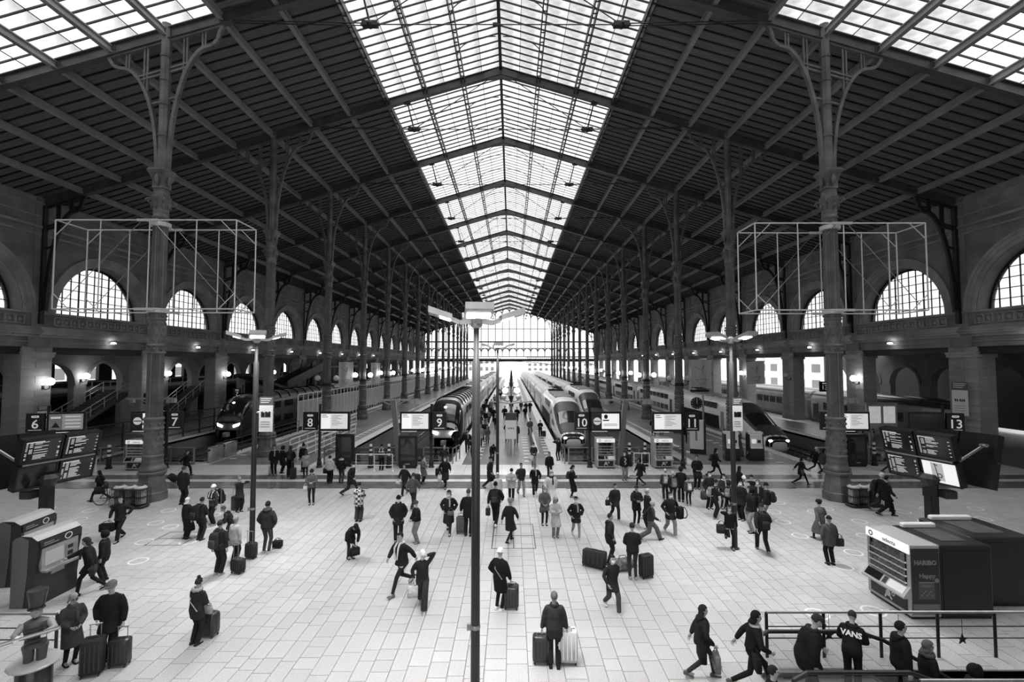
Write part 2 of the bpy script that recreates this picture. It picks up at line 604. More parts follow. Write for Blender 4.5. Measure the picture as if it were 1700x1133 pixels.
# opaque weather skin above the sheets so that no daylight leaks through the joints
b = MB()
for sd in (-1, 1):
    b.add([(sd * 3 * PX, CY(1), lift(3 * PX) + 0.12), (sd * XW * 1.04, CY(1), lift(XW * 1.04) + 0.12), (sd * XW * 1.04, CY(NC), lift(XW * 1.04) + 0.12), (sd * 3 * PX, CY(NC), lift(3 * PX) + 0.12)], [(0, 1, 2, 3)])
    for k0, k1, y9 in ((3, 5, CY(1)), (11, 12.5, CY(1)), (5, 11, CY(0))):
        b.add([(sd * k0 * PX, YBEG, lift(k0 * PX) + 0.12), (sd * k1 * PX, YBEG, lift(k1 * PX) + 0.12), (sd * k1 * PX, y9, lift(k1 * PX) + 0.12), (sd * k0 * PX, y9, lift(k0 * PX) + 0.12)], [(0, 1, 2, 3)])
b.build('roof_deck', M_iron_dark, ceiling)
# purlins bay by bay
_pur = {}
far_pur = MB()
for bay in range(0, NC):
    for k in range(-12, 13):
        x = k * PX
        dbl = abs(k) in (1, 2, 3)
        if bay < 8:
            kk = (dbl, k == 0)
            if kk not in _pur:
                q = MB()
                if k == 0:
                    q.box(-0.11, 0, -0.25, 0.11, S, 0.05)
                elif dbl:
                    q.box(-0.16, 0, -0.40, -0.10, S, 0.0); q.box(0.10, 0, -0.40, 0.16, S, 0.0)
                    for t in range(12):
                        q.box(-0.1, t * S / 12, -0.40, 0.1, t * S / 12 + 0.05, -0.34)
                else:
                    q.box(-0.13, 0, -0.42, 0.13, S, -0.34); q.box(-0.03, 0, -0.40, 0.03, S, -0.04); q.box(-0.10, 0, -0.06, 0.10, S, 0.0)
                _pur[kk] = q.mesh('purlin', M_iron_dark if (dbl or k == 0) else M_purlin)
            put('purlin', _pur[kk], ceiling, (x, CY(bay), lift(x) - 0.10))
        else:
            far_pur.box(x - (0.05 if abs(k) < 4 else 0.12), CY(bay), lift(x) - (0.3 if abs(k) < 4 else 0.5), x + (0.05 if abs(k) < 4 else 0.12), CY(bay + 1), lift(x) - 0.1)
tag(far_pur.build('far_purlins', M_purlin, ceiling), kind='stuff')
# slim arched ribs carrying the ridge lantern
b = MB()
for bay in range(1, 9):
    for f_ in (1 / 3, 2 / 3):
        y = CY(bay) + S * f_
        for sd in (-1, 1):
            pts = []
            for t in range(9):
                a = R(90 * t / 8)
                pts.append((sd * (PX - (PX - 0.25) * (1 - math.cos(a))), y, lift(PX) - 0.75 + (0.75 + 0.6) * math.sin(a)))
            b.path_bar(pts, 0.04, 0.06, (0, 1, 0))
tag(b.build('lantern_ribs', M_iron_dark, ceiling), kind='stuff')

# ---- trusses
def rafter_mesh(x0, x1, name, m):
    b = MB()
    z = lambda x: rb(x)
    for (dz0, dz1, hw) in ((0.0, 0.05, 0.18), (0.05, 0.60, 0.035), (0.60, 0.65, 0.18)):
        b.add([(x0, -hw, z(x0) + dz0), (x1, -hw, z(x1) + dz0), (x1, hw, z(x1) + dz0), (x0, hw, z(x0) + dz0),
               (x0, -hw, z(x0) + dz1), (x1, -hw, z(x1) + dz1), (x1, hw, z(x1) + dz1), (x0, hw, z(x0) + dz1)],
              [(3, 2, 1, 0), (4, 5, 6, 7), (0, 1, 5, 4), (1, 2, 6, 5), (2, 3, 7, 6), (3, 0, 4, 7)])
    n = 6
    for k in range(n + 1):                                # splice plates with rivets at the purlin seats
        x = x0 + (x1 - x0) * k / n
        w = 0.45 if x1 > x0 else -0.45
        if k in (0, n): w *= 0.5
        xa, xb = (x - w / 2, x + w / 2)
        for s in (-1, 1):
            b.add([(xa, s * 0.036, z(xa) + .06), (xb, s * 0.036, z(xb) + .06), (xb, s * 0.036, z(xb) + .59), (xa, s * 0.036, z(xa) + .59),
                   (xa, s * 0.06, z(xa) + .06), (xb, s * 0.06, z(xb) + .06), (xb, s * 0.06, z(xb) + .59), (xa, s * 0.06, z(xa) + .59)],
                  [(4, 5, 6, 7), (0, 1, 5, 4), (1, 2, 6, 5), (2, 3, 7, 6), (3, 0, 4, 7)])
            for r_ in range(3):
                for c_ in (-0.3, 0.3):
                    xx = x + c_ * w
                    b.cbox((xx, s * 0.07, z(xx) + .14 + r_ * .18), (.04, .03, .04))
    return b.mesh(name, m)
M_raft = mat('rafter_iron', 0.08, 0.45, 0.2, 0.3, 1.0)
_rm4 = [rafter_mesh(a, c, 'rafter', M_raft) for a, c in ((0, XC), (XC, XW), (0, -XC), (-XC, -XW))]
_rod = MB()
BX, BZ = 6.7, 25.0
def rods_mesh():
    parts = {}
    for sd in (-1, 1):
        q = MB()
        for dy in (-0.09, 0.09):
            q.tube((sd * 14.6, dy, rb(14.6) + 0.2), (sd * BX, dy, BZ), 0.03, n=6)
        parts['tie_rod', sd] = q.mesh('tie_rod', M_iron_dark)
        q = MB(); q.tube((sd * BX, 0, BZ), (sd * 0.3, 0, rb(0) + 0.1), 0.03, n=6)
        parts['diagonal_rod', sd] = q.mesh('diagonal_rod', M_iron_dark)
        q = MB(); q.tube((sd * BX, 0, BZ), (sd * 7.25, 0, rb(7.25) + 0.05), 0.06, 0.05, n=8)
        q.bar((sd * 7.0, 0, rb(7.25) - 0.05), (sd * 7.5, 0, rb(7.5) - 0.05), 0.2, 0.12)
        parts['strut', sd] = q.mesh('strut', M_iron_dark)
        q = MB(); q.box(sd * BX - 0.42, -0.16, BZ - 0.12, sd * BX + 0.42, 0.16, BZ + 0.13); q.sphere((sd * BX, 0, BZ), (0.22, 0.24, 0.22), 8, 6)
        for e in (-0.5, 0.5): q.tube((sd * BX + e, 0, BZ), (sd * BX + e * 0.6, 0, BZ), 0.07, 0.12, n=8)
        parts['clamp', sd] = q.mesh('clamp', M_iron_dark)
    q = MB(); q.tube((-BX, 0, BZ), (BX, 0, BZ), 0.03, n=6); q.box(-0.16, -0.07, BZ - 0.07, 0.16, 0.07, BZ + 0.07)
    parts['middle_rod', 0] = q.mesh('middle_rod', M_iron_dark)
    q = MB()
    for sd in (-1, 1):
        q.add([(0, -0.12, rb(0) - 0.25), (sd * 1.3, -0.12, rb(1.3) - 0.02), (sd * 1.3, -0.12, rb(1.3) + 0.5), (0, -0.12, rb(0) + 0.6),
               (0, 0.12, rb(0) - 0.25), (sd * 1.3, 0.12, rb(1.3) - 0.02), (sd * 1.3, 0.12, rb(1.3) + 0.5), (0, 0.12, rb(0) + 0.6)],
              [(0, 1, 2, 3), (7, 6, 5, 4), (0, 4, 5, 1), (1, 5, 6, 2)])
    parts['ridge_plate', 0] = q.mesh('ridge_plate', M_raft)
    return parts
_rods = rods_mesh()
def bracket_mesh(sd, name, m, out, z_foot, z_ref, dense=True, w=0.13):
    """pierced iron spandrel: arch rising from the post to the rafter; local x from the post, sd = direction, out = slope sign of the rafter there"""
    b = MB()
    L = 3.0
    top = lambda d: z_ref - 0.298 * out * d - 0.06
    H = top(2.0) - z_foot - 0.9
    arc = []
    for t in range(13):
        a = R(84 * t / 12)
        arc.append((0.30 + 1.78 * (1 - math.cos(a)) / (1 - math.cos(R(84))), z_foot + H * math.sin(a) / math.sin(R(84))))
    tail = [(2.08, arc[-1][1])] + [(2.08 + 0.75 * math.sin(R(a)), arc[-1][1] + (top(2.9) - 0.32 - arc[-1][1]) * (1 - math.cos(R(a)))) for a in (30, 60, 90)] + [(L, top(L))]
    P3 = lambda p: (sd * p[0], 0, p[1])
    b.path_bar([P3(p) for p in arc], w * 1.3, 0.2, (0, 1, 0))
    b.path_bar([P3(p) for p in tail], w * 1.3, 0.17, (0, 1, 0))
    b.bar(P3((0.2, top(0.2))), P3((L, top(L))), w, 0.18, (0, 1, 0))
    def arc_z(d):
        for p, q in zip(arc[:-1], arc[1:]):
            if p[0] <= d <= q[0] + 1e-6:
                f = (d - p[0]) / max(q[0] - p[0], 1e-6)
                return p[1] + f * (q[1] - p[1])
        return arc[-1][1]
    for d in (0.95, 1.12, 1.93, 2.08):
        b.bar(P3((d, arc_z(min(d, 2.08)))), P3((d, top(d))), w * 0.7, 0.08, (0, 1, 0))
    for k, dz in enumerate((1.5, 1.72, 3.2)):
        d = 0.25
        while d < 2.05 and arc_z(d + 0.05) < top(d) - dz:
            d += 0.05
        b.bar(P3((0.2, top(0.2) - dz)), P3((d, top(d) - dz)), w * 0.7, 0.11, (0, 1, 0))
    return b.mesh(name, m)
M_bracket_far = M_iron_dark
_wbr = {sd: bracket_mesh(sd, 'wall_bracket', M_iron_dark, -1, 10.9, rb(XW), w=0.2) for sd in (-1, 1)}
for n in range(1, NC + 1):
    t = thing('roof_truss', 'dark riveted iron roof truss with tie rods, ' + ORD[n - 1] + ' the viewer', 'truss', (0, CY(n), 0), group='roof trusses of the shed')
    for me in _rm4:
        put('rafter', me, t)
    for (nm, sd), me in _rods.items():
        put(nm, me, t)
    for sd in (-1, 1):
        put('wall_bracket', _wbr[-sd], t, (sd * (XW - 0.1), 0, 0))
        q = MB()
        q.box(-0.16 if sd > 0 else -0.1, -0.16, 9.9, 0.1 if sd > 0 else 0.16, 0.16, rb(XW) + 0.1)
        if n == 1:
            _wp = q.mesh('wall_post', M_iron_dark)
        put('wall_post', _wp, t, (sd * (XW - 0.12), 0, 0))
# ================================================================== SIDE WALLS
ZS, RL = 10.8, 4.38                     # sill height and radius of the lunettes
M_lintel = mat('lintel_iron', 0.014, 0.6)
def clip_circle(poly, r, n=40):
    for k in range(n):
        a = 2 * math.pi * (k + .5) / n
        nx, ny = math.cos(a), math.sin(a)
        out = []
        for i in range(len(poly)):
            p, q = poly[i], poly[(i + 1) % len(poly)]
            dp, dq = r - (p[0] * nx + p[1] * ny), r - (q[0] * nx + q[1] * ny)
            if dp >= 0:
                out.append(p)
            if dp * dq < 0:
                f = dp / (dp - dq)
                out.append((p[0] + f * (q[0] - p[0]), p[1] + f * (q[1] - p[1])))
        poly = out
        if len(poly) < 3:
            return []
    return poly
def arc_pts(r, n=24, a0=180, a1=0):
    return [(r * math.cos(R(a0 + (a1 - a0) * k / n)), r * math.sin(R(a0 + (a1 - a0) * k / n))) for k in range(n + 1)]
def rect_match(pts, hw, h):
    out = []
    for (u, v) in pts:
        L = math.hypot(u, v)
        c, s = u / L, v / L
        f = min(hw / abs(c) if abs(c) > 1e-6 else 1e9, h / s if s > 1e-6 else 1e9)
        out.append((c * f, max(0.0, s * f)))
    return out
NU, NV = 12, 6
CU, CV = 2 * RL / NU, RL / NV
_arc = arc_pts(RL, 26)
for i, corner in enumerate(((-1, 1), (1, 1))):
    a = math.degrees(math.atan2(9.0, corner[0] * S / 2))
    _arc.append((RL * math.cos(R(a)), RL * math.sin(R(a))))
_arc.sort(key=lambda p: p[0])
wall_parts = {}
def side_meshes(sd):
    f = lambda w: (lambda u, v: (sd * w, u, v))
    d = {}
    b = MB()
    b.strip([(u, v + ZS) for u, v in rect_match(_arc, S / 2, 9.0)], [(u, v + ZS) for u, v in _arc], f(0), f(1.3))
    b.prism([(-S / 2, 8.15), (S / 2, 8.15), (S / 2, ZS), (-S / 2, ZS)], f(0), f(1.3))
    d['upper_wall'] = b.mesh('upper_wall', M_stone_dark)
    b = MB()
    for r0, r1, w in ((4.42, 4.72, -0.08), (4.72, 5.0, -0.15), (5.0, 5.22, -0.22)):
        b.strip([(u, v + ZS) for u, v in arc_pts(r1, 30)], [(u, v + ZS) for u, v in arc_pts(r0, 30)], f(w), f(0.05))
    d['arch_moulding'] = b.mesh('arch_moulding', M_stone)
    b = MB()
    for z0, z1, w in ((9.42, 9.60, -0.22), (9.25, 9.42, -0.38), (9.10, 9.25, -0.30), (8.9, 9.1, -0.14), (8.5, 8.58, -0.08), (10.66, 10.8, -0.10), (9.60, 9.68, -0.14)):
        b.prism([(-S / 2, z0), (S / 2, z0), (S / 2, z1), (-S / 2, z1)], f(w), f(0.02))
    for z0, z1, w in ((16.6, 16.75, -0.10), (17.15, 17.35, -0.16), (18.0, 18.1, -0.08)):
        b.prism([(-S / 2, z0), (S / 2, z0), (S / 2, z1), (-S / 2, z1)], f(w), f(0.02))
    for k in range(24):
        u = -S / 2 + 0.25 + k * 0.075
        for uu in (u, -u):
            b.prism([(uu - 0.022, 9.0), (uu + 0.022, 9.0), (uu + 0.022, 9.1), (uu - 0.022, 9.1)], f(-0.22), f(-0.1))
    d['cornice'] = b.mesh('cornice', M_stone)
    b = MB(); b.prism([(-S / 2 + 1.15, 7.6), (S / 2 - 1.15, 7.6), (S / 2 - 1.15, 8.15), (-S / 2 + 1.15, 8.15)], f(0.12), f(1.2))
    b.prism([(-S / 2 + 1.15, 7.6), (S / 2 - 1.15, 7.6), (S / 2 - 1.15, 7.66), (-S / 2 + 1.15, 7.66)], f(0.02), f(1.28))
    b.prism([(-S / 2 + 1.15, 8.08), (S / 2 - 1.15, 8.08), (S / 2 - 1.15, 8.15), (-S / 2 + 1.15, 8.15)], f(0.02), f(1.28))
    d['lintel'] = b.mesh('lintel', M_lintel)
    # rosette panel
    b = MB()
    q = 0.33
    for (u0, v0, u1, v1) in ((-q, -q, q, -q + .07), (-q, q - .07, q, q), (-q, -q, -q + .07, q), (q - .07, -q, q, q)):
        b.prism([(u0, v0), (u1, v0), (u1, v1), (u0, v1)], f(-0.09), f(0.02))
    for k in range(4):
        a = R(45 * k)
        c, s = math.cos(a), math.sin(a)
        L, w = 0.25 if k % 2 == 0 else 0.3, 0.05
        b.prism([(-L * c, -L * s), (w * s, -w * c), (L * c, L * s), (-w * s, w * c)], f(-0.08), f(0.02))
    b.lathe([(0.001, 0.0), (0.07, 0.0), (0.08, 0.02), (0.001, 0.1)], 8)
    d['rosette_panel'] = b.mesh('rosette_panel', M_stone)
    # pilaster over the pier
    b = MB()
    b.prism([(-0.62, 9.6), (0.62, 9.6), (0.62, 19.6), (-0.62, 19.6)], f(-0.06), f(0.02))
    b.prism([(-0.85, 8.15), (0.85, 8.15), (0.85, 9.0), (-0.85, 9.0)], f(-0.1), f(0.02))
    d['pilaster'] = b.mesh('pilaster', M_stone_dark)
    b = MB(); b.prism([(-1.15, 0), (1.15, 0), (1.15, 8.15), (-1.15, 8.15)], f(0.06), f(1.24))
    d['pier_core'] = b.mesh('pier_core', M_stone)
    b = MB()
    h = 8.15 / 15
    b.add([], [])
    def blk(u0, u1, w0, w1):
        q = MB()
        g = 0.012
        q.prism([(u0, g), (u1, g), (u1, h - g), (u0, h - g)], f(w0), f(w1))
        return q.mesh('stone_block', M_stone)
    d['stone_wide'] = blk(-1.15, 1.15, 0.0, 1.3)
    d['stone_left'] = blk(-1.15, -0.1, 0.0, 1.3)
    d['stone_right'] = blk(-0.076, 1.15, 0.0, 1.3)
    b = MB()
    for z0, z1, w in ((7.35, 7.6, -0.1), (7.6, 7.75, -0.18), (0, 0.5, -0.1)):
        b.prism([(-1.25, z0), (1.25, z0), (1.25, z1), (-1.25, z1)], f(w), f(1.3 - w))
    d['pier_cap'] = b.mesh('pier_cap', M_stone)
    # lunette frame, bars and panes
    W0 = 0.95
    b = MB()
    b.strip([(u, v + ZS) for u, v in arc_pts(RL, 30)], [(u, v + ZS) for u, v in arc_pts(RL - 0.18, 30)], f(W0 - 0.06), f(W0 + 0.06))
    b.prism([(-RL, ZS), (RL, ZS), (RL, ZS + .13), (-RL, ZS + .13)], f(W0 - 0.06), f(W0 + 0.06))
    d['window_frame'] = b.mesh('window_frame', M_bar)
    b = MB()
    for i in range(1, NU):
        u = -RL + i * CU
        w = 0.12 if i in (4, 8) else 0.07
        b.prism([(u - w / 2, ZS), (u + w / 2, ZS), (u + w / 2, ZS + math.sqrt(RL * RL - u * u)), (u - w / 2, ZS + math.sqrt(RL * RL - u * u))], f(W0 - 0.03), f(W0 + 0.03))
    for j in range(1, NV):
        v = j * CV
        hu = math.sqrt(RL * RL - v * v)
        b.prism([(-hu, ZS + v - .03), (hu, ZS + v - .03), (hu, ZS + v + .03), (-hu, ZS + v + .03)], f(W0 - 0.025), f(W0 + 0.025))
    d['glazing_bars'] = b.mesh('glazing_bars', M_bar)
    panes = []
    for i in range(NU):
        for j in range(NV):
            u0, v0 = -RL + i * CU, j * CV
            pl = clip_circle([(u0 + .02, v0 + .02), (u0 + CU - .02, v0 + .02), (u0 + CU - .02, v0 + CV - .02), (u0 + .02, v0 + CV - .02)], RL - 0.06)
            if len(pl) >= 3:
                panes.append([(u, v + ZS) for u, v in pl])
    d['panes'] = []
    allp = MB()
    for pl in panes:
        q = MB(); q.prism(pl, f(W0 - 0.004), f(W0 + 0.004))
        d['panes'].append(q.mesh('pane', M_pane))
        allp.add([f(W0)(*p) for p in pl], [tuple(range(len(pl)))])
    d['glazing'] = allp.mesh('glazing', M_pane)
    return d
_wn = 0
for sd, side in ((-1, 'left'), (1, 'right')):
    d = side_meshes(sd)
    wall = tag(put('wall_' + side, None, None, (sd * XW, 0, 0)), kind='structure')
    for n in range(-3, NC):
        yc = CY(n) + S / 2
        put('upper_wall', d['upper_wall'], wall, (0, yc, 0))
        put('lintel', d['lintel'], wall, (0, yc, 0))
        put('cornice', d['cornice'], wall, (0, yc, 0))
        _wn += 1
        win = tag(put('window_%d' % _wn, None, None, (sd * XW, yc, 0)), kind='structure')
        put('window_frame', d['window_frame'], win)
        put('glazing_bars', d['glazing_bars'], win)
        if n in (1, 2, 3):
            for me in d['panes']:
                put('pane', me, win)
        else:
            put('glazing', d['glazing'], win)
        if n >= 0:
            put('arch_moulding', d['arch_moulding'], wall, (0, yc, 0))
        if 1 <= n <= 4:
            for k in range(13):
                put('rosette_panel', d['rosette_panel'], wall, (0, yc + (k - 6) * 0.70, 10.17))
    for n in range(-2, NC + 1):
        put('pilaster', d['pilaster'], wall, (0, CY(n), 0))
        put('pier_cap', d['pier_cap'], wall, (0, CY(n), 0))
        put('pier_core', d['pier_core'], wall, (0, CY(n), 0))
        if 1 <= n <= 6:
            for k in range(15):
                z = k * 8.15 / 15
                if k % 2:
                    put('stone_block', d['stone_wide'], wall, (0, CY(n), z))
                else:
                    put('stone_block', d['stone_left'], wall, (0, CY(n), z))
                    put('stone_block', d['stone_right'], wall, (0, CY(n), z))

# ---- front wall behind the viewpoint, three tall arches, outer two blocked to darken the side floor
wf = MB()
cx = (-22, 0, 22)
for c in (-22.0, 0.0, 22.0):
    arc = arc_pts(8.5, 26)
    for cc in (-11.0, 11.0):
        a = math.degrees(math.atan2(12.0, cc)); arc.append((8.5 * math.cos(R(a)), 8.5 * math.sin(R(a))))
    arc.sort(key=lambda p: p[0])
    zz = 16 if c == 0 else 9.0
    wf.strip([(u + c, v + zz) for u, v in rect_match(arc, 11.0, 34 - zz if c == 0 else 14)], [(u + c, v + zz) for u, v in arc], lambda u, v: (u, -9.0, v), lambda u, v: (u, -10.0, v))
    wf.box(c - 11, -10, 0, c - 8.5, -9, zz); wf.box(c + 8.5, -10, 0, c + 11, -9, zz); wf.box(c - 11, -10, 0, c + 11, -9, 2.5)
wf.box(-33, -9.9, 0, -11, -9.4, 18); wf.box(11, -9.9, 0, 33, -9.4, 18)  # solid infill added in both side arches to keep daylight out
tag(wf.build('wall_front', M_stone), kind='structure')

# ---- glazed gable at the far end
YG = CY(NC) + 0.3
gab = tag(put('wall_far', None, None, (0, YG, 0)), kind='structure')
b = MB()
b.box(-XW, -0.25, 7.3, XW, 0.25, 8.3); b.box(-XW, -0.2, 9.1, XW, 0.2, 9.35); b.box(-XW, -0.2, 15.1, XW, 0.2, 15.6); b.box(-XW, -0.12, 12.55, XW, 0.12, 12.75); b.box(-16, -0.15, 20.6, 16, 0.15, 20.8)
for k in range(80):
    x = -34.5 + k * 69 / 79
    b.box(x - 0.04, -0.05, 8.3, x + 0.04, 0.05, 9.1)
b.build('beam', M_iron_dark, gab)
b = MB()
for k in range(-12, 13):
    x = k * PX
    b.box(x - 0.13, -0.12, 9.3, x + 0.13, 0.12, lift(x))
    if k < 12:
        for zt, rr in ((12.55 - 0.1, PX / 2 - 0.2), (lift(max(abs(x), abs(x + PX))) - 0.3, PX / 2 - 0.2)):
            arc = [(u + x + PX / 2, v + zt - rr) for u, v in arc_pts(rr, 10)]
            o_ = [(u + x + PX / 2, v + zt - rr) for u, v in rect_match(arc_pts(rr, 10), PX / 2 - 0.1, rr + 0.1)]
            b.strip(o_, arc, lambda u, v: (u, -0.06, v), lambda u, v: (u, 0.06, v))
b.build('mullions', mat('gable_iron', 0.16, 0.5), gab)
b = MB()
for k in range(-36, 37):
    x = k * PX / 3
    b.box(x - 0.02, -0.03, 9.3, x + 0.02, 0.03, lift(x) - 0.1)
for k in range(18):
    z = 9.9 + k * 0.95
    hx = min(34.5, (lift(0) - z) / 0.298)
    if hx > 0.5:
        b.box(-hx, -0.03, z - 0.02, hx, 0.03, z + 0.02)
b.build('glazing_bars', mat('gable_bars', 0.3, 0.5), gab)
b = MB()
b.add([(-XW, 0.1, 9.1), (XW, 0.1, 9.1), (XW, 0.1, lift(XW)), (0, 0.1, lift(0)), (-XW, 0.1, lift(XW))], [(0, 1, 2, 3, 4)])
b.build('glazing', M_pane, gab)
# pierced brackets under the main beam
b = MB()
for x0, x1 in ((-XW, -XC), (-XC, XC), (XC, XW)):
    n = 24
    for k in range(n + 1):
        f_ = k / n
        x = x0 + (x1 - x0) * f_
        drop = 1.5 * (2 * f_ - 1) ** 2
        if drop > 0.1:
            b.box(x - 0.05, -0.1, 7.3 - drop, x + 0.05, 0.1, 7.3)
        if k < n:
            f2 = (k + 1) / n
            b.bar((x, 0, 7.3 - drop), (x0 + (x1 - x0) * f2, 0, 7.3 - 1.5 * (2 * f2 - 1) ** 2), 0.2, 0.15, (0, 1, 0))
b.build('spandrel', M_iron_dark, gab)

# ================================================================== IRON COLUMNS
col_parts = []
def cpart(name, b, m, smooth=True):
    col_parts.append((name, b.mesh(name, m, smooth)))
M_col = mat('column_iron', 0.12, 0.42, 0.25, 0.35, 1.5, 0.1, 25)
M_orn = mat('column_ornament', 0.13, 0.5, 0.2, 0.35, 2.0, 0.9, 16)
b = MB()
b.lathe([(0.70, 0), (0.70, 0.40), (0.66, 0.46), (0.66, 0.5), (0.52, 1.32)], 8, rot=R(22.5))
cpart('base', b, M_orn, False)
b = MB()
b.lathe([(0.60, 1.30), (0.63, 1.36), (0.63, 1.42), (0.56, 1.47), (0.60, 1.55), (0.60, 1.62), (0.50, 1.72), (0.46, 1.85), (0.47, 1.9), (0.47, 1.95), (0.44, 2.0), (0.45, 2.15), (0.47, 2.18), (0.47, 2.25), (0.42, 2.3)], 28)
cpart('base_moulding', b, M_col)
b = MB()
b.lathe([(0.42, 2.3), (0.405, 3.55)], 28); b.lathe([(0.38, 7.92), (0.37, 9.15)], 28)
for z0, r in ((2.35, 0.41), (7.95, 0.375)):
    for k in range(10):
        a = 2 * math.pi * k / 10
        for j in range(4):
            b.sphere((r * math.cos(a + 0.3 * (j % 2)), r * math.sin(a + 0.3 * (j % 2)), z0 + 0.15 + j * 0.29), (0.055, 0.055, 0.1), 6, 5)
cpart('ornament_band', b, M_orn)
b = MB()
b.lathe([(0.44, 3.55), (0.47, 3.6), (0.44, 3.66), (0.42, 3.7), (0.42, 4.0), (0.46, 4.05), (0.46, 4.13), (0.40, 4.2)], 28)
b.lathe([(0.40, 7.42), (0.44, 7.47), (0.40, 7.53), (0.40, 7.8), (0.44, 7.86), (0.39, 7.93)], 28)
b.lathe([(0.38, 9.15), (0.42, 9.2), (0.39, 9.26), (0.385, 9.5), (0.43, 9.57), (0.43, 9.62), (0.36, 9.7)], 28)
for z, r in ((3.85, 0.42), (7.66, 0.40), (9.38, 0.385)):
    for k in range(8):
        a = 2 * math.pi * (k + .5) / 8
        b.sphere((r * math.cos(a), r * math.sin(a), z), 0.07, 8, 6)
cpart('rosette_ring', b, M_col)
b = MB()
b.lathe([(0.37, 4.18), (0.365, 7.45)], 40, flute=0.09); b.lathe([(0.35, 9.68), (0.335, 14.5)], 40, flute=0.09)
cpart('shaft', b, M_col, False)
b = MB()
b.lathe([(0.34, 14.45), (0.38, 14.5), (0.38, 14.58), (0.34, 14.62), (0.35, 14.75), (0.37, 14.8), (0.35, 14.85), (0.36, 15.0), (0.44, 15.3), (0.42, 15.45), (0.46, 15.52), (0.46, 15.6), (0.36, 15.66), (0.37, 15.85)], 24)
for k in range(4):                                       # scrolls of the capital
    a = R(45 + 90 * k)
    c, s = math.cos(a), math.sin(a)
    pts = []
    for t in range(14):
        th = t * 0.62
        rr = 0.17 * (1 - t / 17)
        pts.append((c * (0.50 + rr * math.cos(th)), s * (0.50 + rr * math.cos(th)), 15.33 + rr * math.sin(th)))
    b.path(pts, 0.035, 6)
for k in range(8):
    a = R(45 * k)
    b.sphere((0.40 * math.cos(a), 0.40 * math.sin(a), 15.12), (0.07, 0.07, 0.17), 6, 5)
b.lathe([(0.34, 15.85), (0.36, 15.95), (0.36, 16.05)], 4, rot=R(45))
b.lathe([(0.44, 16.05), (0.42, 16.1), (0.40, 16.4), (0.58, 16.8), (0.68, 16.9), (0.68, 16.98), (0.60, 17.02), (0.60, 17.08), (0.3, 17.1)], 4, rot=R(45))
for k in range(4):
    a = R(90 * k)
    b.sphere((0.36 * math.cos(a), 0.36 * math.sin(a), 16.45), (0.12, 0.12, 0.3), 8, 6)
cpart('capital', b, M_orn)
b = MB()
zt = rb(XC) + 0.9
b.lathe([(0.25, 17.05), (0.25, zt)], 8, rot=R(22.5))
for z in (18.9, 20.6, 21.9, 23.2):
    b.lathe([(0.25, z - 0.06), (0.29, z - 0.05), (0.29, z + 0.05), (0.25, z + 0.06)], 8, rot=R(22.5))
cpart('upper_shaft', b, M_col, False)
for side_ in (-1, 1):
    pm = list(col_parts)
    br_out = bracket_mesh(side_, 'bracket', M_col, 1, 17.1, rb(XC))
    br_in = bracket_mesh(-side_, 'bracket', M_col, -1, 17.1, rb(XC))
    for n in range(1, NC + 1):
        lab = 'tall ornate cast iron column in the %s row, ' % ('left' if side_ < 0 else 'right') + ORD[n - 1] + ' the viewer'
        c = thing('iron_column', lab, 'column', (side_ * XC, CY(n), 0), group='cast iron columns of the shed')
        for nm, me in pm:
            put(nm, me, c)
        put('bracket', br_out, c)
        put('bracket', br_in, c)
# ================================================================== SIDE HALLS AND THE WORLD BEYOND
M_plaster = mat('hall_plaster', 0.40, 0.85, 0, 0.25, 0.4, 0.2, 10)
M_slab = mat('hall_slab', 0.10, 0.8, 0, 0.2, 0.5)
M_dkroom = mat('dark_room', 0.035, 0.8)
M_lamp = mat('lamp_globe_lit', 0.9, 0.4, emit=14.0)
M_lamp_off = mat('lamp_globe_opal', 0.62, 0.25)
def arched_wall(name, x, t, y0, y1, n, r, zs, top, m):
    b = MB()
    hw = (y1 - y0) / n / 2
    arc = arc_pts(r, 18)
    for cc in (-hw, hw):
        a = math.degrees(math.atan2(top - zs, cc)); arc.append((r * math.cos(R(a)), r * math.sin(R(a))))
    arc.sort(key=lambda p: p[0])
    for k in range(n):
        c = y0 + (2 * k + 1) * hw
        f0, f1 = (lambda u, v: (x, u, v)), (lambda u, v: (x + t, u, v))
        b.strip([(u + c, v + zs) for u, v in rect_match(arc, hw, top - zs)], [(u + c, v + zs) for u, v in arc], f0, f1)
        b.box(min(x, x + t), c - hw, 0, max(x, x + t), c - r, zs); b.box(min(x, x + t), c + r, 0, max(x, x + t), c + hw, zs)
        s_ = -1 if t > 0 else 1
        b.strip([(u + c, v + zs) for u, v in arc_pts(r + 0.3, 18)], [(u + c, v + zs) for u, v in arc_pts(r + 0.02, 18)], lambda u, v: (x + s_ * 0.1, u, v), lambda u, v: (x, u, v))
    return tag(b.build(name, m), kind='structure')
tag(MB().box(-58, 33.4, -0.4, -34.0, 200, -0.012).build('floor_side_left', M_asphalt), kind='structure')
tag(MB().box(34.0, 33.4, -0.4, 70, 200, -0.9).build('floor_side_right', M_asphalt), kind='structure')
arched_wall('wall_hall_left', -42.0, -0.6, CY(-2), CY(NC), 36, 2.15, 4.75, 8.35, M_plaster)
b = MB(); b.box(-50, CY(-2), 8.3, -36.2, CY(NC), 8.7)
tag(b.build('ceiling_side_left', M_slab), kind='structure')
b = MB(); b.box(-50, CY(-2), 3.6, -42.9, CY(NC), 3.95)
tag(b.build('floor_gallery', M_slab), kind='structure')
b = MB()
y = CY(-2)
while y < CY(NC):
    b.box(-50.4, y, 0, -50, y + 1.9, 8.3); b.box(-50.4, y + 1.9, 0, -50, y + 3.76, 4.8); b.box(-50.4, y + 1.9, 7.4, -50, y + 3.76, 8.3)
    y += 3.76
tag(b.build('wall_outer_left', M_dkroom), kind='structure')
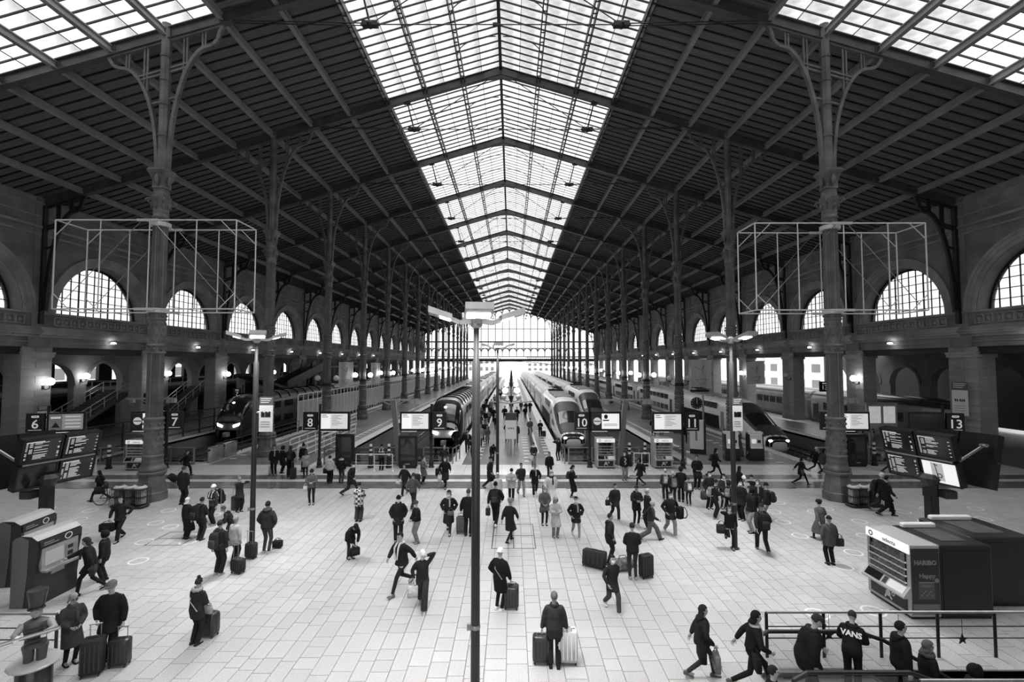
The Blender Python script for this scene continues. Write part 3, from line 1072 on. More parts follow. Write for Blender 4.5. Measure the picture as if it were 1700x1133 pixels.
# gallery railing
g = thing('gallery_railing', 'pale metal railing along the upper gallery beyond the left wall', 'railing', (-42.75, CY(1), 3.95))
b = MB(); b.box(-0.03, 0, 1.0, 0.03, 90, 1.06); b.box(-0.02, 0, 0.5, 0.02, 90, 0.53); b.build('rail', M_steel, g)
_m = MB().box(-0.03, -0.03, 0, 0.03, 0.03, 1.0).mesh('post', M_steel)
for k in range(40):
    put('post', _m, g, (0, k * 2.25, 0))
# staircases in the left hall
def stair(label, x, y, run, rise, w, m, mrail):
    t = thing('staircase', label, 'staircase', (x, y, 0))
    n = 20
    me = MB().box(-w / 2, 0, 0, w / 2, run / n + 0.03, rise / n).mesh('step', m)
    for k in range(n):
        put('step', me, t, (0, k * run / n, k * rise / n))
    for s_ in (-1, 1):
        b = MB(); b.bar((s_ * w / 2, 0, -0.1), (s_ * w / 2, run, rise - 0.1), 0.06, 0.35); b.build('stringer', m, t)
        b = MB()
        b.bar((s_ * w / 2, 0, 1.0), (s_ * w / 2, run, rise + 1.0), 0.06); b.bar((s_ * w / 2, 0, 0.55), (s_ * w / 2, run, rise + 0.55), 0.03)
        for k in range(7):
            f_ = k / 6
            b.box(s_ * w / 2 - .03, run * f_ - .03, rise * f_, s_ * w / 2 + .03, run * f_ + .03, rise * f_ + 1.0)
        b.bar((s_ * w / 2, run, rise + 1.0), (s_ * w / 2, run + 2.5, rise + 1.0), 0.06)
        b.build('handrail', mrail, t)
    MB().box(-w / 2, run, rise - 0.25, w / 2, run + 2.6, rise).build('landing', m, t)
    return t
M_rail_w = mat('rail_white', 0.6, 0.4, 0.3)
stair('straight stair with pale handrails behind the nearest left opening', -38.6, 38.6, 8.5, 4.0, 2.6, M_slab, M_rail_w)
stair('narrow stair with pale handrails behind the second left opening', -38.6, 52.0, 7.5, 4.0, 2.0, M_slab, M_rail_w)
# ramped footbridge with leaning struts
t = thing('footbridge', 'dark sloping footbridge on leaning struts beside the left wall', 'footbridge', (-32.2, 58.0, 0))
b = MB(); b.bar((0, 0, 5.4), (0, 9.5, 3.2), 2.0, 0.35); b.bar((0, 9.5, 3.2), (0, 24, 6.2), 2.0, 0.35); b.box(-1, 24, 6.0, 1, 40, 6.35); b.build('deck', M_iron_dark, t)
for k in range(6):
    b = MB(); b.bar((-0.9, 11 + k * 4, -0.05), (-0.9, 14.5 + k * 4, 7.4), 0.16); b.build('strut', M_black, t)
for s_ in (-1, 1):
    b = MB(); b.bar((s_, 9.5, 4.3), (s_, 24, 7.3), 0.08); b.bar((s_, 24, 7.3), (s_, 40, 7.3), 0.08); b.bar((s_, 9.5, 3.8), (s_, 24, 6.8), 0.9, 0.04, (1, 0, 0)); b.build('parapet', M_iron_dark, t)
# right hall
arched_wall('wall_hall_right', 47.0, 0.6, CY(-2), CY(5), 14, 2.0, 4.4, 8.6, mat('hall_right_stone', 0.16, 0.85, 0, 0.3, 0.5, 0.3, 8))
tag(MB().box(36.2, CY(-2), 8.5, 52.0, CY(4), 8.9).build('ceiling_side_right', M_slab), kind='structure')
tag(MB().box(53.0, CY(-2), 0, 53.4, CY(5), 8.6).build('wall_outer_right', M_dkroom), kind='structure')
# lamps hung on the wall piers
_gl = MB().sphere((0, 0, 0), 0.29, 16, 10).mesh('globe', M_lamp, True)
_gl_off = MB().sphere((0, 0, 0), 0.29, 16, 10).mesh('globe', M_lamp_off, True)
b = MB(); b.path([(0, 0, -0.45), (0.25, 0, -0.62), (0.5, 0, -0.5), (0.55, 0, -0.28)], 0.03, 6); b.lathe([(0.10, -0.33), (0.14, -0.26), (0.1, -0.22)], 10, (0.55, 0, 0)); b.box(-0.03, -0.1, -0.6, 0.03, 0.1, -0.3)
_arm = b.mesh('arm', M_black)
def wall_lamp(x, y, z, sgn, label, group, lit=True):
    t = thing('globe_lamp', label, 'lamp', (x, y, z), 0 if sgn > 0 else math.pi, group)
    put('arm', _arm, t)
    put('globe', _gl if lit else _gl_off, t, (0.55, 0, 0))
    return t
for n, lit in ((2, True), (3, True), (4, True), (5, True)):
    wall_lamp(-XW, CY(n) + 0.5, 5.5, 1, 'lit white globe lamp on the left wall pier, ' + ORD[n - 2] + ' the viewer', 'globe lamps on the left wall')
for n in (3, 4, 5, 6):
    wall_lamp(XW, CY(n) - 0.6, 5.4, -1, 'white globe lamp on the right wall pier, ' + ORD[n - 2] + ' the viewer', 'globe lamps on the right wall', n in (3, 5))
for k, (x, y, z) in enumerate(((-41.97, CY(3), 5.6), (-41.97, CY(4), 5.6), (-41.97, CY(5), 5.6), (-41.97, CY(6), 5.6))):
    wall_lamp(x, y, z, 1, 'lit globe lamp on the pale back wall of the left hall, ' + ORD[k] + ' the viewer', 'globe lamps in the left hall')
# globe pairs on the columns
b = MB()
for s_ in (-1, 1):
    b.path([(s_ * 0.3, 0, -0.55), (s_ * 0.55, 0, -0.75), (s_ * 0.85, 0, -0.6), (s_ * 0.92, 0, -0.3)], 0.035, 6)
    b.lathe([(0.10, -0.35), (0.14, -0.28), (0.1, -0.24)], 10, (s_ * 0.92, 0, 0))
b.lathe([(0.42, -0.75), (0.44, -0.7), (0.44, -0.5), (0.42, -0.45)], 20)
_pair = b.mesh('arm', M_black)
for sd in (-1, 1):
    for n in range(3, 13):
        lit = (n * 7 + (3 if sd > 0 else 0)) % 3 != 0
        t = thing('column_lamp', 'pair of %s globe lamps on the %s column, %s the viewer' % ('lit' if lit else 'unlit', 'left' if sd < 0 else 'right', ORD[n - 1]), 'lamp', (sd * XC, CY(n) - 0.05, 5.4), group='globe lamps on the columns')
        put('arm', _pair, t)
        for s_ in (-1, 1):
            put('globe', _gl if lit else _gl_off, t, (s_ * 0.92, 0, 0))
# downlights over the openings
_dl = MB().lathe([(0.02, 0.12), (0.16, 0.1), (0.2, 0.0), (0.02, -0.03)], 12).mesh('spotlight', M_lamp)
for sd in (-1, 1):
    for n in range(1, 10):
        o = put('spotlight', _dl, None, (sd * (XW - 0.45), CY(n) + S * 0.55, 8.62))
        tag(o, 'small round spotlight under the %s cornice, over the opening %s the viewer' % ('left' if sd < 0 else 'right', ORD[n - 1]), 'spotlight', 'spotlights under the cornices')
# low pale buildings and yard beyond the shed
M_bld = mat('far_facade', 0.75, 0.8, 0, 0.15, 0.1)
M_win = mat('far_window', 0.2, 0.3)
def building(label, x0, y0, x1, y1, h, nx, nz, face):
    t = thing('building', label, 'building', ((x0 + x1) / 2, (y0 + y1) / 2, -1.2))
    w, d = (x1 - x0) / 2, (y1 - y0) / 2
    b = MB(); b.box(-w, -d, 0, w, d, h); b.build('wall', M_bld, t)
    b = MB(); b.box(-w - .4, -d - .4, h, w + .4, d + .4, h + 0.5); b.build('roof', mat('far_roof', 0.3, 0.8), t)
    L = 2 * (w if face == 'y' else d)
    me = MB().cbox((0, 0, 0), (L / nx * 0.5, 0.25, h / nz * 0.5) if face == 'y' else (0.25, L / nx * 0.5, h / nz * 0.5)).mesh('window', M_win)
    for i in range(nx):
        for k in range(nz):
            u = -L / 2 + (i + .5) * L / nx
            z = (k + .5) * h / nz
            put('window', me, t, (u, -d, z) if face == 'y' else ((-w if x0 > 0 else w), u, z))
    return t
building('long low pale building closing the yard far beyond the shed', -70, 380, -8, 392, 11, 14, 2, 'y')
building('pale block far beyond the shed on the right of the tracks', 14, 400, 80, 412, 12, 14, 3, 'y')
building('pale side building seen through the right openings', 84, 70, 94, 180, 13, 16, 3, 'x')
building('pale side building seen through the left windows', -92, 40, -80, 150, 12, 14, 3, 'x')
# ================================================================== TRAINS
M_tr_white = mat('train_white', 0.82, 0.3, 0.0, 0.08, 0.7)
M_tr_grey = mat('train_grey', 0.30, 0.35, 0.2, 0.12, 0.7)
M_tr_dark = mat('train_dark', 0.045, 0.25, 0.1, 0.2, 0.8)
M_tr_black = mat('train_black', 0.012, 0.6, spec=0.1)
M_tr_glass = mat('train_window', 0.02, 0.08, 0.0, spec=0.8)
M_tr_roof = mat('train_roof', 0.62, 0.4, 0.1, 0.2, 0.5)
M_under = mat('underframe', 0.02, 0.8)
M_head = mat('headlight', 0.9, 0.2, emit=14.0)
M_ink = mat('black_print', 0.02, 0.5)
def section(y, zb, zt, hw, n=20, p=3.2):
    """rounded train cross-section ring"""
    q = []
    zc, hz = (zb + zt) / 2, (zt - zb) / 2
    for k in range(n):
        a = 2 * math.pi * k / n - math.pi / 2
        c, s_ = math.cos(a), math.sin(a)
        q.append((math.copysign(abs(c) ** (2 / p), c) * hw, y, zc + math.copysign(abs(s_) ** (2 / p), s_) * hz))
    return q
def prof(stations, s_):
    for a, c in zip(stations[:-1], stations[1:]):
        if a[0] <= s_ <= c[0]:
            f_ = (s_ - a[0]) / (c[0] - a[0])
            f_ = f_ * f_ * (3 - 2 * f_) if False else f_
            return [a[i] + f_ * (c[i] - a[i]) for i in range(1, 4)]
    return list(stations[-1][1:])
def skin(stations, s0, s1, k0, k1, off, n=20, steps=12, p=3.2):
    """patch lying on the nose between two stations and two ring indices, lifted by off"""
    b = MB()
    rings = []
    for i in range(steps + 1):
        s_ = s0 + (s1 - s0) * i / steps
        zb, zt, hw = prof(stations, s_)
        rg = section(s_, zb - off, zt + off, hw + off, n * 3, p)
        rings.append([rg[k % (n * 3)] for k in range(k0, k1 + 1)])
    b.loft(rings, caps=False, closed=False)
    return b
TGV = [(0, -0.45, 0.12, 0.55), (0.12, -0.62, 0.36, 0.85), (0.55, -0.74, 0.66, 1.12), (1.4, -0.75, 1.08, 1.30), (2.6, -0.75, 1.68, 1.40), (3.9, -0.75, 2.38, 1.45), (5.2, -0.75, 2.95, 1.45), (6.4, -0.75, 3.25, 1.45), (7.6, -0.75, 3.35, 1.45)]
REG = [(0, -0.40, 1.0, 1.05), (0.15, -0.6, 1.6, 1.25), (0.45, -0.72, 2.3, 1.36), (0.9, -0.75, 2.9, 1.42), (1.6, -0.75, 3.35, 1.44), (2.6, -0.75, 3.6, 1.45), (3.4, -0.75, 3.68, 1.45)]
def body(stations, y1, m_, name, parent, p=3.2):
    b = MB()
    rings = [section(s_[0], *s_[1:], p=p) for s_ in stations] + [section(y1, *stations[-1][1:], p=p)]
    b.loft(rings)
    return b.build(name, m_, parent, smooth=True)
def coach(parent, y0, L, zt, m_, nwin, rows, roofm, ac=False):
    b = MB()
    rg = section(0, -0.75, zt, 1.45)
    b.loft([section(0.12, -0.7, zt - 0.1, 1.38), section(0.2, -0.75, zt, 1.45), section(L - 0.2, -0.75, zt, 1.45), section(L - 0.12, -0.7, zt - 0.1, 1.38)])
    c = b.build('coach', m_, parent, (0, y0, 0), smooth=True)
    r_ = MB(); rings = []
    for y in (0.25, L - 0.25):
        full = section(y, -0.76, zt + 0.012, 1.455, 60)
        rings.append([full[k] for k in range(22, 39)])
    r_.loft(rings, caps=False, closed=False); r_.build('roof_skin', roofm, c)
    for z0, z1 in rows:
        wl = (L - 4.6) / nwin
        for s_ in (-1, 1):
            if (s_ > 0) == (parent.location.x > 0.84):
                continue                                   # windows on the side that faces the platform in view
            me = MB().box(s_ * 1.44, 0, z0, s_ * 1.465, wl * 0.82, z1).mesh('window', M_tr_glass) if (wl, z0, s_) not in _cw else _cw[(wl, z0, s_)]
            _cw[(wl, z0, s_)] = me
            for k in range(nwin):
                put('window', me, c, (0, 2.3 + k * wl, 0))
    s_ = -1 if parent.location.x > 0.84 else 1
    for yy in (0.7, L - 1.6):
        d_ = MB().box(s_ * 1.43, yy, -0.05, s_ * 1.47, yy + 0.9, 2.0).build('door', M_tr_dark, c)
    if ac:
        q = MB()
        for yy in (3, 9, 15):
            q.bevbox(-0.8, yy, zt - 0.12, 0.8, yy + 3, zt + 0.18, 0.2)
        q.build('roof_unit', M_tr_dark, c)
    MB().box(-1.2, 1.5, -1.0, 1.2, L - 1.5, -0.7).build('bogie', M_under, c)
    MB().box(-1.1, L - 0.15, -0.5, 1.1, L + 0.15, zt - 0.35).build('gangway', M_tr_black, c)
    return c
_cw = {}
def pantograph(parent, y, z):
    b = MB(); b.bevbox(-0.9, y - 0.8, z - 0.05, 0.9, y + 0.8, z + 0.22, 0.1)
    b.bar((-0.5, y - 0.6, z + 0.3), (0.5, y + 0.7, z + 0.45), 0.06); b.bar((0.5, y - 0.6, z + 0.3), (-0.5, y + 0.7, z + 0.45), 0.06); b.box(-0.8, y + 0.6, z + 0.42, 0.8, y + 0.72, z + 0.5)
    b.build('pantograph', M_tr_black, parent)
def fast_train(label, x, y, ncoach, lights=True, word=True, side=-1):
    t = thing('high_speed_train', label, 'train', (x, y, 0), group='trains in the station')
    pc = body(TGV, 21.5, M_tr_white, 'power_car', t)
    # indices on a 60-ring: 0 = bottom centre, 15 = right side, 30 = top, 45 = left side
    skin(TGV, 0.35, 5.6, 20, 40, 0.012).build('front_mask', mat('train_charcoal', 0.05, 0.45, 0.0, 0.2, 1.0, spec=0.3), pc, smooth=True)
    skin(TGV, 2.0, 3.7, 23, 37, 0.022).build('windscreen', M_tr_glass, pc, smooth=True)
    skin(TGV, 0.03, 0.40, 14, 46, 0.012, steps=6).build('lamp_band', M_tr_black, pc, smooth=True)
    for s_ in (-1, 1):
        b = MB(); b.sphere((s_ * 0.72, 0.16, 0.27), (0.17, 0.12, 0.10), 10, 8); b.build('headlight', M_head if lights else M_tr_glass, pc)
    skin(TGV, 0.0, 0.6, 54, 66, 0.03, steps=6).build('snow_plough', M_tr_white, pc)
    for s_ in (-1, 1):
        b = MB(); b.box(s_ * 1.44, 8.5, 0.15, s_ * 1.462, 20.6, 1.45); b.build('side_band', M_tr_black, pc)
        b = MB()
        for k in range(6):
            b.box(s_ * 1.40, 9.0 + k * 1.05, 2.15, s_ * 1.462, 9.9 + k * 1.05, 2.75)
        b.build('grille', M_tr_dark, pc)
        b = MB(); b.add([(s_ * 1.455, 6.0, 1.95), (s_ * 1.458, 6.6, 1.65), (s_ * 1.458, 6.6, 2.35)], [(0, 1, 2)]); b.add([(s_ * 1.46, 6.0, 1.95), (s_ * 1.463, 6.6, 1.65), (s_ * 1.463, 6.6, 2.35)], [(2, 1, 0)]); b.build('cab_window', M_tr_black, pc)
        b = MB(); b.box(s_ * 1.45, 7.4, -0.05, s_ * 1.463, 8.05, 1.95); b.build('cab_door', M_tr_grey, pc)
    if word:
        text('inOui', 0.95, M_ink, pc, (side * 1.475, 4.5, 1.15), (R(90), 0, R(90) * (1 if side > 0 else -1)), depth=0.004, bold=0.01)
    MB().box(-1.2, 2.5, -1.0, 1.2, 20, -0.7).build('bogie', M_under, pc)
    pantograph(pc, 17.0, 3.4)
    b = MB()
    for yy in (8, 11, 14): b.bevbox(-0.9, yy, 3.25, 0.9, yy + 2.4, 3.46, 0.2)
    b.build('roof_unit', M_tr_grey, pc)
    for k in range(ncoach):
        coach(t, 22.0 + k * 18.9, 18.7, 3.35, M_tr_white, 8, ((0.45, 1.15), (1.95, 2.6)), M_tr_roof)
    return t
fast_train('white high-speed train with headlights on, standing behind the number ten sign', 6.35, 41.9, 8)
fast_train('second white high-speed train set back, right of the one at platform ten', 10.9, 56.0, 7, False, False)
fast_train('white high-speed train with a long pointed nose beside the right columns', 23.7, 40.3, 7, True, True)

def regional(label, x, y, ncoach, m_side, m_front, wiper=False, lit=True):
    t = thing('regional_train', label, 'train', (x, y, 0), group='trains in the station')
    pc = body(REG, 24.0, m_side, 'leading_car', t)
    skin(REG, 0.02, 2.2, 12, 48, 0.015).build('front_mask', m_front, pc, smooth=True)
    skin(REG, 0.25, 1.35, 19, 41, 0.03).build('windscreen', M_tr_glass, pc, smooth=True)
    b = MB(); b.box(-0.8, -0.06, 1.02, 0.8, 0.05, 1.16); b.box(-0.85, 0.0, -0.45, 0.85, 0.2, 0.35); b.build('bumper', M_tr_black, pc)
    b = MB(); b.box(-0.22, -0.5, -0.25, 0.22, 0.1, 0.15); b.box(-0.1, -0.62, -0.15, 0.1, -0.45, 0.05); b.build('coupler', M_tr_grey, pc)
    for s_ in (-1, 1):
        b = MB(); b.path([(s_ * 0.55, -0.03, 0.72), (s_ * 0.95, 0.06, 0.85), (s_ * 1.22, 0.3, 1.1)], [0.11, 0.13, 0.05], 8); b.build('headlight', M_head if lit else M_steel, pc)
        b = MB(); b.box(s_ * 0.95, -0.04, 0.1, s_ * 1.2, 0.14, 0.4); b.build('tail_light', M_tr_dark, pc)
    b = MB(); b.sphere((0, 0.92, 2.92), (0.14, 0.08, 0.1), 8, 6); b.build('top_headlight', M_head, pc)
    if wiper:
        b = MB()
        for dx in (-0.6, -0.1, 0.45): b.bar((dx, 0.02, 1.2), (dx + 0.35, 0.75, 2.6), 0.03)
        b.build('wiper', M_tr_black, pc)
    for s_ in (-1, 1):
        b = MB()
        for k in range(6): b.box(s_ * 1.44, 5.5 + k * 3.0, 1.9, s_ * 1.465, 7.6 + k * 3.0, 2.6)
        for k in range(6): b.box(s_ * 1.44, 5.5 + k * 3.0, 0.35, s_ * 1.465, 7.6 + k * 3.0, 1.1)
        b.build('window_band', M_tr_glass, pc)
        b = MB(); b.box(s_ * 1.44, 3.6, -0.05, s_ * 1.47, 4.9, 2.1); b.build('door', M_tr_dark, pc)
    rr = MB()
    for k in range(9):
        a_ = []
        full = section(0, -0.77, 3.72, 1.47, 60)
        y = 3.4 + k * 2.2
        rr.path_bar([(full[j][0], y, full[j][2]) for j in range(20, 41)], 0.12, 0.05, (0, 1, 0))
    rr.build('roof_rib', M_tr_black, pc)
    MB().box(-1.2, 2.5, -1.0, 1.2, 22, -0.7).build('bogie', M_under, pc)
    for k in range(ncoach):
        coach(t, 24.5 + k * 24.2, 24.0, 3.68, m_side, 10, ((0.35, 1.1), (1.9, 2.6)), M_tr_roof, True)
    return t
regional('grey double-deck train with black front behind the number nine sign', -5.1, 41.6, 4, mat('train_silver', 0.55, 0.28, 0.35, 0.1, 0.6), M_tr_black)
regional('dark train with raked windscreen behind the glass fence at the left', -26.9, 46.3, 3, mat('train_anthracite', 0.12, 0.3, 0.2, 0.2, 0.6), M_tr_dark, True)
# trains in the side hall on the right
def side_train(label, x, y0, n, m_):
    t = thing('parked_train', label, 'train', (x, y0, 0.0))
    for k in range(n):
        coach(t, k * 20.4, 20.0, 3.3, m_, 9, ((1.2, 2.1),), M_tr_dark)
    return t
side_train('pale train with small windows beyond the right piers', 40.2, 40.0, 5, M_tr_grey)
side_train('dark train beyond the right piers, behind the pale one', 44.2, 44.0, 4, M_tr_dark)
# ================================================================== LAMP POSTS, FRAMES, BOARDS
M_post = mat('post_paint', 0.028, 0.35, 0.3, 0.15, 2)
M_alu = mat('aluminium', 0.45, 0.35, 0.6, 0.1, 3)
M_flood = mat('floodlight_lens', 0.95, 0.3, emit=12.0)
M_scr = mat('screen_lit', 0.55, 0.3, emit=0.42)
M_scr2 = mat('screen_white', 0.75, 0.3, emit=0.55)
M_scr_dim = mat('screen_dim', 0.25, 0.3, emit=0.12)
M_scr_off = mat('screen_off', 0.012, 0.12, spec=0.6)
M_txt = mat('screen_text', 0.7, 0.4, emit=0.22)
M_txt_grey = mat('print_grey', 0.22, 0.6)
M_paper = mat('poster_paper', 0.72, 0.6, 0, 0.05, 2)
LAMP_W = 75.0
def lamp_head(t, ang, up):
    h = put('lamp_head', None, t, (0, 0, 0))
    h.rotation_euler = (0, 0, ang)
    b = MB(); b.path_bar([(0.08, 0, 7.85), (0.35, 0, 7.82), (0.55, 0, 7.90)], 0.12, 0.09); b.build('arm', M_alu, h)
    def slab(x0, x1, hw, z0, z1, t0, t1):
        q = MB(); q.add([(x0, -hw, z0), (x1, -hw, z1), (x1, hw, z1), (x0, hw, z0), (x0, -hw, z0 + t0), (x1, -hw, z1 + t1), (x1, hw, z1 + t1), (x0, hw, z0 + t0)],
                         [(4, 5, 6, 7), (0, 1, 5, 4), (1, 2, 6, 5), (2, 3, 7, 6), (3, 0, 4, 7), (3, 2, 1, 0)])
        return q
    slab(0.50, 0.98, 0.27, 7.86, 8.0, 0.11, 0.13).build('housing', M_alu, h)
    slab(0.54, 0.76, 0.23, 7.855, 7.92, 0.012, 0.012).build('lens', M_flood, h)
    L = bpy.data.lights.new('floodlight', 'AREA')
    L.shape = 'RECTANGLE'; L.size = 0.4; L.size_y = 0.25; L.energy = LAMP_W; L.spread = R(130)
    o = put('floodlight', L, h, (0.68, 0, 7.82))
def lamp_post(label, x, y, rot):
    t = thing('lamp_post', label, 'lamp post', (x, y, 0), rot, 'floodlight posts on the concourse')
    b = MB(); b.lathe([(0.16, 0), (0.16, 0.03), (0.095, 0.06), (0.09, 2.6), (0.085, 7.0), (0.055, 7.05), (0.055, 7.9)], 16); b.build('pole', M_post, t, smooth=True)
    b = MB(); b.lathe([(0.096, 1.62), (0.104, 1.64), (0.104, 1.68), (0.096, 1.7)], 16); b.box(-0.17, -0.03, 1.6, -0.09, 0.03, 1.72); b.build('clamp', M_steel, t)
    b = MB(); b.lathe([(0.06, 7.7), (0.12, 7.75), (0.14, 7.9), (0.05, 7.98)], 12); b.build('hub', M_alu, t)
    for k in range(4):
        lamp_head(t, R(90 * k), 0)
    return t
lamp_post('tall dark floodlight post in the middle foreground, nearest to the viewer', 0.11, 9.75, R(8))
lamp_post('tall floodlight post beside the man with fur hood and suitcase', -8.59, 17.39, R(30))
lamp_post('tall floodlight post with a man leaning against it', 9.24, 17.98, R(25))
lamp_post('floodlight post at the head of the middle platform', 0.02, 27.9, R(5))

M_tubew = mat('white_tube', 0.62, 0.35, 0.2)
def hung_frame(label, xa, xb, z0, z1, y, cx):
    t = thing('tubular_frame', label, 'frame', (cx, y, 0))
    b0, b1 = y - 1.0, y + 1.0
    for dy in (-0.9, 0.9):
        f = MB()
        for (p, q) in (((xa, z0), (xb, z0)), ((xb, z0), (xb, z1)), ((xb, z1), (xa, z1)), ((xa, z1), (xa, z0))):
            f.tube((p[0] - cx, dy, p[1]), (q[0] - cx, dy, q[1]), 0.035, n=8)
        f.build('rail', M_tubew, t)
        for fx in (0.25, 0.52, 0.78):
            x = xa + (xb - xa) * fx
            f = MB(); f.tube((x - cx, dy, z0), (x - cx, dy, z1), 0.03, n=8); f.build('upright', M_tubew, t)
    f = MB()
    for x in (xa, xb):
        for z in (z0, z1):
            f.tube((x - cx, -0.9, z), (x - cx, 0.9, z), 0.035, n=8)
            sx, sz = (1 if x == xa else -1), (1 if z == z0 else -1)
            f.tube((x - cx + sx * 0.8, -0.9, z), (x - cx, -0.9, z + sz * 0.8), 0.024, n=6)
            f.tube((x - cx + sx * 0.8, 0.9, z), (x - cx, 0.9, z + sz * 0.8), 0.024, n=6)
    f.build('corner_brace', M_tubew, t)
    f = MB()
    for s_ in (-1, 1):
        xe = xa if s_ < 0 else xb
        for dy in (-0.9, 0.9):
            f.tube((0.3 * s_, dy, z1 - 0.05), (xe - cx - s_ * 0.4, dy, z0 + 0.25), 0.018, n=5)
    f.build('guy_wire', M_steel, t)
    f = MB()
    for z in (z0, z1):
        f.lathe([(0.42, z - 0.12), (0.48, z - 0.1), (0.48, z + 0.1), (0.42, z + 0.12)], 16)
        for dy in (-1, 1):
            f.bar((-0.5, dy * 0.9, z), (0.5, dy * 0.9, z), 0.09, 0.12); f.bar((0, dy * 0.4, z), (0, dy * 0.9, z), 0.09, 0.12)
    f.build('collar', M_tubew, t)
hung_frame('white tubular box frame clamped around the nearest left column', -22.1, -13.0, 9.65, 14.15, CY(1), -XC)
hung_frame('white tubular box frame clamped around the nearest right column', 13.1, 21.7, 9.6, 14.0, CY(1), XC)

def quadpanel(o, u, v, w, h, d):
    pass
def screen_panel(parent, A, B, z0, z1, tilt, outward, lit, name='screen_bank'):
    """bank of 2 x 2 information screens between the plan points A and B, the top leaning outward"""
    A, B = Vector((A[0], A[1], 0)), Vector((B[0], B[1], 0))
    d = (B - A); L = d.length; d.normalize()
    nrm = Vector((outward[0], outward[1], 0)).normalized()
    up = (Vector((0, 0, 1)) * math.cos(tilt) + nrm * math.sin(tilt))
    face = d.cross(up)
    if face.dot(nrm) < 0:
        flip = True
    H = z1 - z0
    e = put(name, None, parent)
    fn = (nrm * math.cos(tilt) - Vector((0, 0, 1)) * math.sin(tilt))
    M = Matrix.Identity(4)
    xdir = up.cross(fn)
    for i in range(3):
        M[i][0], M[i][1], M[i][2] = xdir[i], up[i], fn[i]
    org = (A + B) / 2 + Vector((0, 0, z0))
    M.translation = org - parent.location
    e.matrix_local = M
    k = 0
    for iu in (-1, 1):
        for iv in (0, 1):
            u0, u1 = (-L / 2, -0.03) if iu < 0 else (0.03, L / 2)
            v0, v1 = (0.0, H / 2 - 0.03) if iv == 0 else (H / 2 + 0.03, H)
            b = MB(); b.box(u0, v0, -0.28, u1, v1, -0.02); b.box(u0, v0, -0.02, u1, v0 + 0.07, 0.01); b.box(u0, v1 - 0.07, -0.02, u1, v1, 0.01); b.box(u0, v0, -0.02, u0 + 0.06, v1, 0.01); b.box(u1 - 0.06, v0, -0.02, u1, v1, 0.01)
            c = b.build('cabinet', M_black, e)
            kind = lit[k]; k += 1
            b = MB(); b.box(u0 + 0.06, v0 + 0.07, -0.02, u1 - 0.06, v1 - 0.07, -0.01)
            b.build('screen', M_scr2 if kind == 2 else M_scr_off, c)
            if kind == 1:
                q = MB()
                n = 15
                for r_ in range(n):
                    vv = v1 - 0.12 - r_ * (v1 - v0 - 0.26) / n
                    rnd = random.Random(r_ * 13 + k)
                    uu = u0 + 0.1
                    if r_ == 0:
                        q.box(uu, vv - 0.035, -0.012, uu + 0.55, vv, -0.006); continue
                    for wdt in (0.06, 0.1, rnd.uniform(0.2, 0.45)):
                        if rnd.random() < 0.88:
                            q.box(uu, vv - 0.02, -0.012, uu + wdt, vv, -0.006)
                        uu += wdt + 0.05
                    if rnd.random() < 0.5:
                        q.box(u1 - 0.16, vv - 0.028, -0.012, u1 - 0.1, vv, -0.006)
                tag(q.build('text_rows', M_txt, c), kind='stuff')
            elif kind == 2:
                q = MB(); q.box(u0 + 0.35, v0 + 0.15, -0.012, u0 + 0.75, v1 - 0.12, -0.006); q.build('advert', mat('advert_grey', 0.4, 0.4, emit=0.25), c)
                q = MB(); q.bar((u0 + 0.55, v0 + 0.2, 0), (u0 + 0.5, v1 - 0.15, 0), 0.02, 0.02); q.bar((u0 + 0.45, v1 - 0.17, 0), (u0 + 0.6, v1 - 0.2, 0), 0.02, 0.02); q.ring((u0 + 0.6, v0 + 0.35), 0.06, 0.09, -0.006, 0.0, 16); q.build('advert_figure', M_ink, c)
    b = MB(); b.tube((-L / 2 + 0.1, H / 2, 0.02), (L / 2 - 0.1, H / 2, 0.02), 0.03, n=8); b.build('crossbar', M_steel, e)
def board(label, sx, lit, dz=0.0):
    t = thing('departure_board', label, 'departure board', (sx * 16.85, 18.15, 0))
    b = MB(); b.bevbox(-0.17, -0.17, 0, 0.17, 0.17, 2.45, 0.05); b.build('post', M_black, t)
    b = MB(); b.lathe([(0.16, 2.2), (0.22, 2.3), (0.42, 2.6), (0.3, 2.75)], 12); b.bevbox(sx * 0.35 - 0.22, -0.5, 1.9, sx * 0.35 + 0.22, -0.1, 2.2, 0.05); b.build('head', M_post, t)
    screen_panel(t, (sx * 16.45, 19.6), (sx * 17.05, 17.1), 2.6 - dz, 4.55 - dz, R(14), (-sx, -0.25), lit)
    screen_panel(t, (sx * 17.45, 19.2), (sx * 18.15, 16.9), 2.6 - dz, 4.55 - dz, R(14), (sx, 0.25), (0, 0, 0, 0), 'screen_bank_back')
    b = MB(); b.tube((sx * 0.15, -1.0, 3.4), (sx * 1.0, -1.1, 4.0), 0.05, n=8); b.lathe([(0.12, -0.05), (0.14, 0.0), (0.12, 0.05)], 12, (sx * 1.0, -1.1, 4.0)); b.build('tie_arm', M_steel, t)
    b = MB(); b.box(-sx * 0.5 - 0.25, -0.55, 2.05, -sx * 0.5 + 0.25, -0.48, 2.4); b.build('small_sign', M_black, t)
board('bank of dark departure screens on a black post at the right edge', 1, (1, 1, 2, 1), 0.18)
board('bank of dark departure screens on a black post at the left edge', -1, (0, 1, 1, 1), 0.3)

